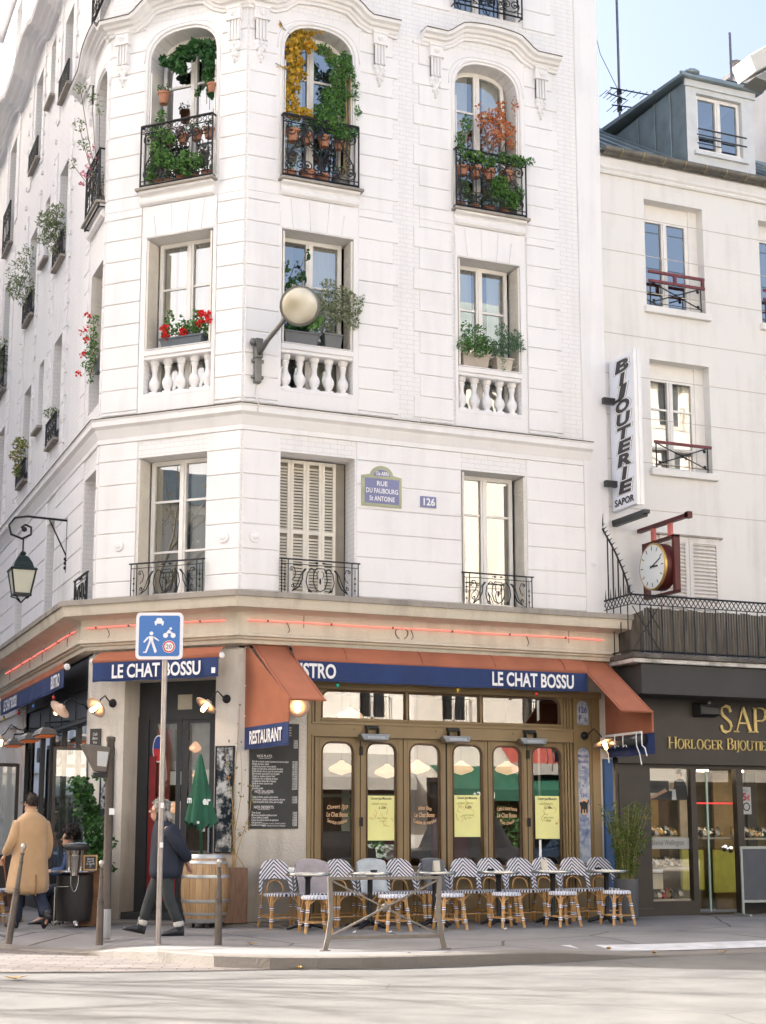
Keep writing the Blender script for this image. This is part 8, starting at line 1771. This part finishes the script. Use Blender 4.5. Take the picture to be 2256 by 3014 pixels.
def body(par, J, k=1.0, female=False):
    """J: joint positions; returns the skin-coloured body with head, hands and feet"""
    P = []; E_ = []
    def a(p, r, r2=None, to=None):
        P.append(tuple(p) + ((r, r2) if r2 else (r,))); i = len(P) - 1
        if to is not None: E_.append((to, i))
        return i
    pe = a(J['pelvis'], .105, .095); sp = a(J['spine'], .11, .09, pe); ch = a(J['chest'], .125, .095, sp); nb = a(J['neck'], .055, .055, ch); hb = a(J['jaw'], .062, .072, nb); hm = a(J['head'], .078, .094, hb); ht = a(J['crown'], .052, .060, hm)
    f = Vector(J['face']); h0 = (Vector(J['head']) + Vector(J['jaw'])) / 2
    a(tuple(h0 + f * .108), .013, .013, a(tuple(h0 + f * .075 + Vector((0, 0, .015))), .022, .022, hm))   # nose
    a(tuple(Vector(J['jaw']) + f * .072 - Vector((0, 0, .03))), .020, .02, hb)                              # chin
    sd = Vector((f.y, -f.x, 0))
    for s in (-1, 1): a(tuple(h0 + sd * (.088 * s) + Vector((0, 0, .01))), .014, .022, hm)                 # ears
    for s in 'LR':
        sh = a(J['shoulder' + s], .052, .052, ch); el = a(J['elbow' + s], .040, .04, sh); wr = a(J['wrist' + s], .026, .022, el)
        hd = Vector(J['hand' + s]); w0 = Vector(J['wrist' + s]); dv = hd.normalized(); pm = w0 + dv * .055; p1 = a(tuple(pm), .030, .017, wr)
        side = Vector(J['palm' + s]).normalized(); curl = dv.cross(side) * (1 if s == 'L' else -1)
        for q, (o_, L_) in enumerate(((-.027, .066), (-.009, .078), (.009, .074), (.027, .058))):
            b0 = pm + dv * .040 + side * o_; i0 = a(tuple(b0), .0095, .009, p1); i1 = a(tuple(b0 + dv * L_ * .5 + curl * .010), .0085, .008, i0); a(tuple(b0 + dv * L_ * .85 + curl * .032), .007, .007, i1)
        t0 = a(tuple(pm - side * .030 + curl * .008), .010, .010, p1); a(tuple(pm - side * .048 + dv * .045 + curl * .022), .008, .008, t0)
        hp = a(J['hip' + s], .082, .082, pe); kn = a(J['knee' + s], .052, .052, hp); an = a(J['ankle' + s], .030, .032, kn); tv = Vector(J['toe' + s]); tv.z = max(.035, tv.z - .03); a(tuple(tv), .018, .016, an)
    return skinned('body', par, P, E_, SKIN, 2, 0)
def garment(name, par, secs, m_, n=28, p=2.3, fold=0.0, seed=1, sub=1, phase=0):
    """stacked elliptical sections (x, y, z, rx, ry[, tilt]) with soft folds growing to the hem"""
    r = random.Random(seed); rings = []; a1, a2 = r.uniform(0, 6), r.uniform(0, 6)
    for k, s in enumerate(secs):
        t_ = k / (len(secs) - 1); rg = []
        for i in range(n):
            a = 2 * pi * i / n; q = 1 + fold * t_ * (sin(5 * a + a1) * .6 + sin(8 * a + a2 + t_ * 2) * .4)
            cx = math.copysign(abs(cos(a)) ** (2 / p), cos(a)); sy = math.copysign(abs(sin(a)) ** (2 / p), sin(a)); tl = s[5] if len(s) > 5 else 0
            rg.append((s[0] + s[3] * cx * q, s[1] + s[4] * sy * q, s[2] + tl * sy * s[4]))
        rings.append(rg)
    return MB().loft(rings, cap=True).build(name, m_, par, smooth=True, sub=sub)
def limb(name, par, pts, rad, m_, n=12, sub=1, ends=True):
    P = [Vector(p) for p in pts]; Q = [P[0]]; R = [rad[0]]
    for i in range(len(P) - 1):
        for t_ in (.33, .66, 1): Q.append(P[i].lerp(P[i + 1], t_)); R.append((rad[i] + (rad[i + 1] - rad[i]) * t_) * (1 + .03 * sin(len(Q) * 2.3)))
    S_ = [Q[0]] + [(Q[i - 1] + Q[i] * 2 + Q[i + 1]) / 4 for i in range(1, len(Q) - 1)] + [Q[-1]]
    return MB().tube([tuple(q) for q in S_], R, n).build(name, m_, par, smooth=True, sub=sub)
def shoe(par, heel, toe, m_, h=.085, name='shoe', w_=.045):
    a, b = Vector(heel), Vector(toe); d = b - a; L_ = d.length; d.normalize(); up = Vector((0, 0, 1)) - d * d.z; up.normalize(); sd = d.cross(up); rings = []
    for f, wd, hh in ((-.06, .6, .8), (.02, .88, 1.0), (.25, .90, 1.0), (.45, .92, .80), (.65, 1.02, .60), (.85, .95, .48), (.98, .6, .36), (1.03, .25, .2)):
        c = a + d * (L_ * f); rg = []
        for i in range(12): an = 2 * pi * i / 12; rg.append(tuple(c + sd * (w_ * wd * cos(an)) + up * (h * hh * (.5 + .5 * sin(an)))))
        rings.append(rg)
    return MB().loft(rings).build(name, m_, par, smooth=True)
def hair(name, par, c, rx, ry, rz, m_, n, size, seed, f, cut=-.2):
    """cap of hair strands over the skull; f = face direction left bare"""
    r = random.Random(seed); m = MB(); m.ball(c, rx, ry, rz, 14, 10)
    v2 = [v for v in m.v]; keep = MB(); keep.v = v2; F_ = Vector(f)
    for fc in m.f:
        g = sum((Vector(v2[i]) - Vector(c) for i in fc), Vector()) / len(fc)
        if g.z > cut * rz + (.75 * rz * max(0, g.normalized().dot(F_))) and not (g.normalized().dot(F_) > .72 and g.z < .45 * rz): keep.f.append(fc)
    for _ in range(n):
        a, z = r.uniform(0, 2 * pi), r.uniform(cut, 1); q = sqrt(max(0, 1 - z * z)); d = Vector((q * cos(a), q * sin(a), z))
        if d.dot(F_) > .55 and z < .5: continue
        leafq(keep, (c[0] + d.x * rx * 1.02, c[1] + d.y * ry * 1.02, c[2] + d.z * rz * 1.02), size, r, .35)
    return keep.build(name, m_, par, smooth=True)
def face(par, J, eye=(.04, .03, .02)):
    f = Vector(J['face']); sd = Vector((f.y, -f.x, 0)); h0 = (Vector(J['head']) * .5 + Vector(J['jaw']) * .5) + Vector((0, 0, .028)); m = MB()
    for s in (-1, 1): m.ball(tuple(h0 + f * .078 + sd * (.032 * s)), .011, n=8, m=6)
    m.build('eye', mat('eye', eye, .3, var=0), par, smooth=True)
    q = Vector(J['jaw']) + f * .078 + Vector((0, 0, -.004)); MB().tube([tuple(q - sd * .024), tuple(q + f * .008), tuple(q + sd * .024)], [.003, .006, .003], 6).build('mouth', mat('lip', (.40, .16, .13), .5, var=0), par, smooth=True)
    m = MB()
    for s in (-1, 1): m.tube([tuple(h0 + f * .082 + sd * (.016 * s) + Vector((0, 0, .020))), tuple(h0 + f * .076 + sd * (.05 * s) + Vector((0, 0, .022)))], .005, 5)
    m.build('eyebrow', mat('brow', (.06, .045, .035), .8, var=0), par)
# --- man in the camel coat walking away
man = thing('person', 'man in a long camel coat seen from behind, walking away with a cane', 'person', (-2.74, .62, 0), radians(14))
J = dict(pelvis=(0, 0, .96), spine=(0, .0, 1.14), chest=(0, 0, 1.33), neck=(0, .01, 1.52), jaw=(-.01, .03, 1.61), head=(-.01, .03, 1.71), crown=(-.01, .01, 1.79), face=(-.55, .83, 0),
         shoulderL=(-.19, 0, 1.43), elbowL=(-.275, -.03, 1.16), wristL=(-.30, .16, .98), handL=(0, .6, -.8), palmL=(1, 0, 0), shoulderR=(.19, 0, 1.43), elbowR=(.26, -.02, 1.14), wristR=(.25, .08, .90), handR=(0, .3, -1), palmR=(0, 1, 0),
         hipL=(-.10, 0, .92), kneeL=(-.11, .13, .50), ankleL=(-.12, .14, .09), toeL=(-.13, .30, .04), hipR=(.10, 0, .92), kneeR=(.12, -.02, .48), ankleR=(.14, -.33, .20), toeR=(.14, -.27, .09))
body(man, J); face(man, J)
CAMEL = mat('camel_wool', (.52, .335, .175), .95, var=.12, scale=5, bump=.25, bscale=120, sheen=.4); NAVT = mat('navy_trousers', (.014, .022, .045), .8, var=.2); BLKL = mat('black_leather', (.018, .018, .019), .35, var=.2)
garment('coat', man, [(0, .01, 1.585, .072, .075), (0, .0, 1.55, .092, .085), (0, -.01, 1.515, .15, .105, .0), (0, -.01, 1.475, .205, .125), (0, -.012, 1.42, .232, .140), (0, -.015, 1.30, .235, .152), (0, -.01, 1.12, .236, .155), (-.005, 0, .95, .250, .170), (-.015, .0, .75, .275, .195), (-.02, .0, .58, .292, .215), (-.03, -.0, .435, .315, .24)], CAMEL, fold=.075, seed=4)
limb('sleeve', man, [(-.18, 0, 1.455), (-.28, -.03, 1.16), (-.305, .15, .99)], [.085, .074, .062], CAMEL); limb('sleeve', man, [(.18, 0, 1.455), (.265, -.02, 1.14), (.255, .07, .92)], [.085, .074, .062], CAMEL)
m = MB(); m.loft([[(.082 * cos(a), .01 + .085 * sin(a), z - .02 * (sin(a) > .3)) for a in [2 * pi * k / 16 for k in range(16)]] for z in (1.535, 1.605)], cap=False); o_ = m.build('collar', CAMEL, man, smooth=True); md = o_.modifiers.new('t', 'SOLIDIFY'); md.thickness = .012
MB().box(-.004, .004, -.245, -.2, .44, .72).build('vent', mat('coat_shadow', (.30, .18, .08), .95, var=0), man)
limb('trouser_leg', man, [(-.10, 0, .75), (-.11, .12, .50), (-.12, .13, .05)], [.105, .092, .085], NAVT); limb('trouser_leg', man, [(.10, 0, .75), (.12, -.03, .48), (.14, -.34, .17)], [.105, .088, .076], NAVT)
shoe(man, (-.125, .09, .0), (-.15, .38, .0), BLKL, .115, 'shoe', .05); shoe(man, (.14, -.40, .20), (.15, -.20, .0), BLKL, .115, 'shoe', .05)
hair('hair', man, (-.01, .005, 1.725), .088, .105, .098, mat('dark_hair', (.040, .028, .022), .7, var=.3, scale=30), 260, .045, 3, (-.55, .83, 0), -.75)
m = MB(); f = Vector(J['face']); sd = Vector((f.y, -f.x, 0)); h0 = Vector((-.01, .03, 1.69))
for s in (-1, 1): m.tube([tuple(h0 + f * .105 + sd * (.033 * s) + Vector((.0, 0, .022 * sin(t))) + sd * (.026 * cos(t))) for t in [2 * pi * k / 10 for k in range(10)]], .004, 4, closed=True); m.tube([tuple(h0 + f * .10 + sd * (.062 * s)), tuple(h0 + sd * (.088 * s))], .004, 4)
m.build('glasses', INK, man)
t = thing('walking_cane', 'slim brown walking cane in the left hand of the man in the camel coat', 'cane', (-2.74, .62, 0), radians(14)); MB().tube([(-.27, .22, .90), (-.30, .25, .94), (-.32, .20, .95), (-.30, .18, .88), (-.20, .06, .02)], .011, 7).build('shaft', mat('cane_wood', (.20, .07, .03), .4, var=.2), t, smooth=True)
# --- grey-haired walker
wo = thing('person', 'grey-haired person in a navy jacket striding left with hands clasped behind the back', 'person', (-1.42, -1.52, 0), radians(80))
J = dict(pelvis=(0, -.03, .90), spine=(0, -.02, 1.06), chest=(0, .0, 1.25), neck=(0, .04, 1.42), jaw=(0, .10, 1.50), head=(0, .09, 1.595), crown=(0, .06, 1.665), face=(0.05, 1, -.06),
         shoulderL=(-.17, -.01, 1.34), elbowL=(-.22, -.19, 1.10), wristL=(-.08, -.30, .905), handL=(.45, -.25, -.75), palmL=(0, .5, .4), shoulderR=(.17, -.01, 1.34), elbowR=(.22, -.19, 1.10), wristR=(.08, -.31, .88), handR=(-.5, -.15, -.7), palmR=(0, .5, .4),
         hipL=(-.09, 0, .88), kneeL=(-.09, -.08, .47), ankleL=(-.09, -.20, .11), toeL=(-.09, -.08, .06), hipR=(.09, 0, .88), kneeR=(.09, .15, .50), ankleR=(.09, .25, .12), toeR=(.09, .37, .12))
body(wo, J); face(wo, J)
NAVJ = mat('navy_padded_jacket', (.010, .016, .034), .75, var=.3, scale=4, bump=.25, bscale=14); GRYT = mat('charcoal_trousers', (.035, .042, .045), .85, var=.2, bump=.15); CUFF = mat('pale_cuff', (.50, .49, .46), .9, var=.1); BOOT = mat('dark_boot', (.022, .026, .032), .35, var=.2)
garment('jacket', wo, [(0, .04, 1.475, .068, .075), (0, .035, 1.44, .085, .09), (0, .015, 1.40, .14, .115), (0, -.02, 1.355, .190, .165), (0, -.03, 1.28, .212, .190), (0, -.03, 1.12, .222, .200), (0, -.03, .95, .226, .205), (0, -.03, .80, .230, .210), (0, -.03, .685, .226, .205)], NAVJ, fold=.05, seed=7)
m = MB(); m.loft([[(.085 * cos(a), .045 + .092 * sin(a), z + .015 * sin(a)) for a in [2 * pi * k / 16 for k in range(16)]] for z in (1.42, 1.515)], cap=False); o_ = m.build('collar', NAVJ, wo, smooth=True); md = o_.modifiers.new('t', 'SOLIDIFY'); md.thickness = .02
for s in (-1, 1): limb('sleeve', wo, [(s * .165, -.01, 1.36), (s * .245, -.19, 1.10), (s * .11, -.30, .935)], [.098, .088, .068], NAVJ)
limb('trouser_leg', wo, [(-.09, -.02, .78), (-.09, -.06, .47), (-.09, -.195, .16)], [.105, .078, .066], GRYT); limb('trouser_leg', wo, [(.09, .02, .78), (.09, .145, .50), (.09, .24, .17)], [.105, .080, .066], GRYT)
limb('trouser_cuff', wo, [(-.09, -.190, .185), (-.09, -.205, .105)], [.072, .066], CUFF); limb('trouser_cuff', wo, [(.09, .235, .20), (.09, .255, .12)], [.072, .066], CUFF)
shoe(wo, (-.09, -.25, .0), (-.09, .02, .0), BOOT, .125, 'boot', .05); shoe(wo, (.09, .23, .015), (.09, .49, .07), BOOT, .125, 'boot', .05)
for q in ([(-.09, -.195, .22), (-.09, -.21, .05)], [(.09, .245, .24), (.09, .28, .06)]): limb('boot_shaft', wo, q, [.056, .060], BOOT)
for q in ([(-.12, .13, .20), (-.125, .15, .05)], [(.14, -.33, .26), (.14, -.345, .13)]): limb('sock', man, q, [.055, .058], BLKL)
hair('hair', wo, (0, .055, 1.60), .098, .115, .108, leafmat('grey_hair', [(.30, .29, .27), (.42, .41, .38), (.20, .19, .18)], .6, 0), 420, .07, 5, (0, 1, 0), -.85)
m = MB(); r = random.Random(3)
for k in range(46):
    a = pi + pi * k / 45; b = (.088 * cos(a), .05 + .105 * sin(a), 1.56); m.tube([b, (b[0] * 1.12, b[1] - .02, 1.50), (b[0] * 1.18, b[1] - .03 - .03 * r.random(), 1.44 - .03 * r.random())], [.012, .011, .003], 4)
m.build('hair_ends', bpy.data.materials['grey_hair'], wo, smooth=True)
# --- person seated on the side terrace
se = thing('person', 'curly-haired person in a blue jacket seated behind the dark table', 'person', (-1.98, 1.38, 0), radians(70))
J = dict(pelvis=(0, -.02, .50), spine=(0, -.02, .68), chest=(0, .02, .88), neck=(0, .05, 1.06), jaw=(0, .10, 1.14), head=(0, .09, 1.24), crown=(0, .07, 1.31), face=(0, 1, -.12),
         shoulderL=(-.17, .02, .97), elbowL=(-.22, .10, .72), wristL=(-.12, .32, .74), handL=(.2, 1, 0), palmL=(1, 0, 0), shoulderR=(.17, .02, .97), elbowR=(.22, .10, .72), wristR=(.12, .32, .74), handR=(-.2, 1, 0), palmR=(1, 0, 0),
         hipL=(-.09, .02, .48), kneeL=(-.12, .42, .49), ankleL=(-.12, .40, .09), toeL=(-.12, .54, .04), hipR=(.09, .02, .48), kneeR=(.12, .42, .49), ankleR=(.12, .40, .09), toeR=(.12, .54, .04))
body(se, J); face(se, J); BLJ = mat('blue_jacket', (.03, .075, .20), .8, var=.3)
garment('jacket', se, [(0, .05, 1.09, .07, .075), (0, .03, 1.03, .13, .10), (0, .02, .98, .19, .125), (0, .02, .85, .20, .145), (0, 0, .62, .205, .155), (0, -.02, .46, .21, .165)], BLJ, fold=.03, seed=9)
for s in (-1, 1): limb('sleeve', se, [(s * .17, .02, .98), (s * .235, .10, .72), (s * .13, .30, .74)], [.080, .070, .056], BLJ); limb('trouser_leg', se, [(s * .09, .02, .48), (s * .12, .42, .49), (s * .12, .40, .08)], [.10, .08, .065], NAVT); shoe(se, (s * .12, .34, 0), (s * .12, .60, 0), BLKL)
r = random.Random(8); m = MB()
for k in range(70):
    a, z = r.uniform(0, 2 * pi), r.uniform(-.5, 1); q = sqrt(1 - min(1, z * z)); d = Vector((q * cos(a), q * sin(a), z))
    if d.y > .55 and z < .45: continue
    m.ball((d.x * .105, .06 + d.y * .115, 1.26 + d.z * .11), .034, n=6, m=4)
for k in range(500):
    a, z = r.uniform(0, 2 * pi), r.uniform(-.55, 1); q = sqrt(max(0, 1 - z * z)); d = Vector((q * cos(a), q * sin(a), z))
    if d.y > .5 and z < .45: continue
    leafq(m, (d.x * .14, .06 + d.y * .15, 1.26 + d.z * .145), .035, r, .4)
m.build('curly_hair', mat('dark_curly_hair', (.022, .018, .015), .7, var=.3, scale=30), se, smooth=True)
t = thing('stool', 'plain dark stool under the seated person on the side terrace', 'stool', (-1.98, 1.38, 0), radians(70)); m = MB(); m.lathe([(0, .36), (.18, .36), (.18, .40), (0, .40)], (0, 0, 0), 20); m.build('seat', ANTHRA, t)
for sx in (-1, 1):
    for sy in (-1, 1): m = MB(); m.tube([(sx * .12, sy * .12, .36), (sx * .16, sy * .16, 0)], .014, 6); m.build('leg', IRON, t)

# parked cars on the far side of the avenue and the buildings closing the views, seen only as reflections
def END_A(u, d, z): return (-62.0 + d, u, z)
def END_S(u, d, z): return (-u, 78.0 - d, z)
town('avenue_end_building', 'tan building closing the far end of the avenue', END_A, -26, 22, 20, BEIGE, ANTHRA, depth=4)
town('street_end_building', 'grey building closing the far end of the side street', END_S, 1.0, 13, 18, PALEDOOR, ANTHRA, depth=4)
def car(x, col, label, hgt=1.45):
    t = thing('parked_car', label, 'car', (x, -25.2, -.13), group='cars parked across the avenue'); L_ = 2.1
    pr = [(-L_, .35), (-L_, .72), (-L_ * .92, .86), (-L_ * .45, .92), (-L_ * .20, hgt), (L_ * .55, hgt + .02), (L_ * .85, .95), (L_ * .98, .88), (L_, .45), (L_ * .98, .3), (-L_ * .98, .3)]
    m = MB(); m.prism(pr, -.85, .85); m.build('body', mat(label.split()[0] + '_car_paint', col, .25, .3, var=0), t, bevel=.05)
    for s in (-1, 1): MB().prism([(-L_ * .40, .94), (-L_ * .17, hgt - .06), (L_ * .52, hgt - .04), (L_ * .74, .95)], s * .86 - .005, s * .86 + .005).build('window', DGLASS, t)
    for sx in (-1, 1):
        for s in (-1, 1): m = MB(); m.lathe([(.31, -.1), (.32, 0), (.31, .1)], (sx * 1.3, s * .80, .32), 18, ax=(0, 1, 0)); m.build('wheel', CASTI, t)
car(10.2, (.02, .022, .025), 'black car parked before the pale green shop'); car(15.4, (.05, .055, .065), 'grey van parked before the green awning', 1.9); car(20.2, (.03, .05, .09), 'navy car parked at the right end of the green awning')

# clipped shrubs in tubs before the shops across the avenue
for x, lb in ((7.6, 'clipped shrub in a tub left of the black car across the avenue'), (12.9, 'clipped shrub in a tub between the cars across the avenue'), (18.2, 'clipped shrub in a tub under the green awning across the avenue')):
    t = thing('tub_shrub', lb, 'plant', (x, -26.6, -.13)); m = MB(); m.lathe([(.3, 0), (.36, .5), (0, .48)], (0, 0, 0), 14); m.build('tub', ANTHRA, t); foliage('foliage', t, [(0, 0, 1.3, .6, .5, .7), (.3, 0, 1.9, .4, .4, .5), (-.3, 0, 2.1, .4, .4, .6)], 500, .16, GRD, int(x * 10))
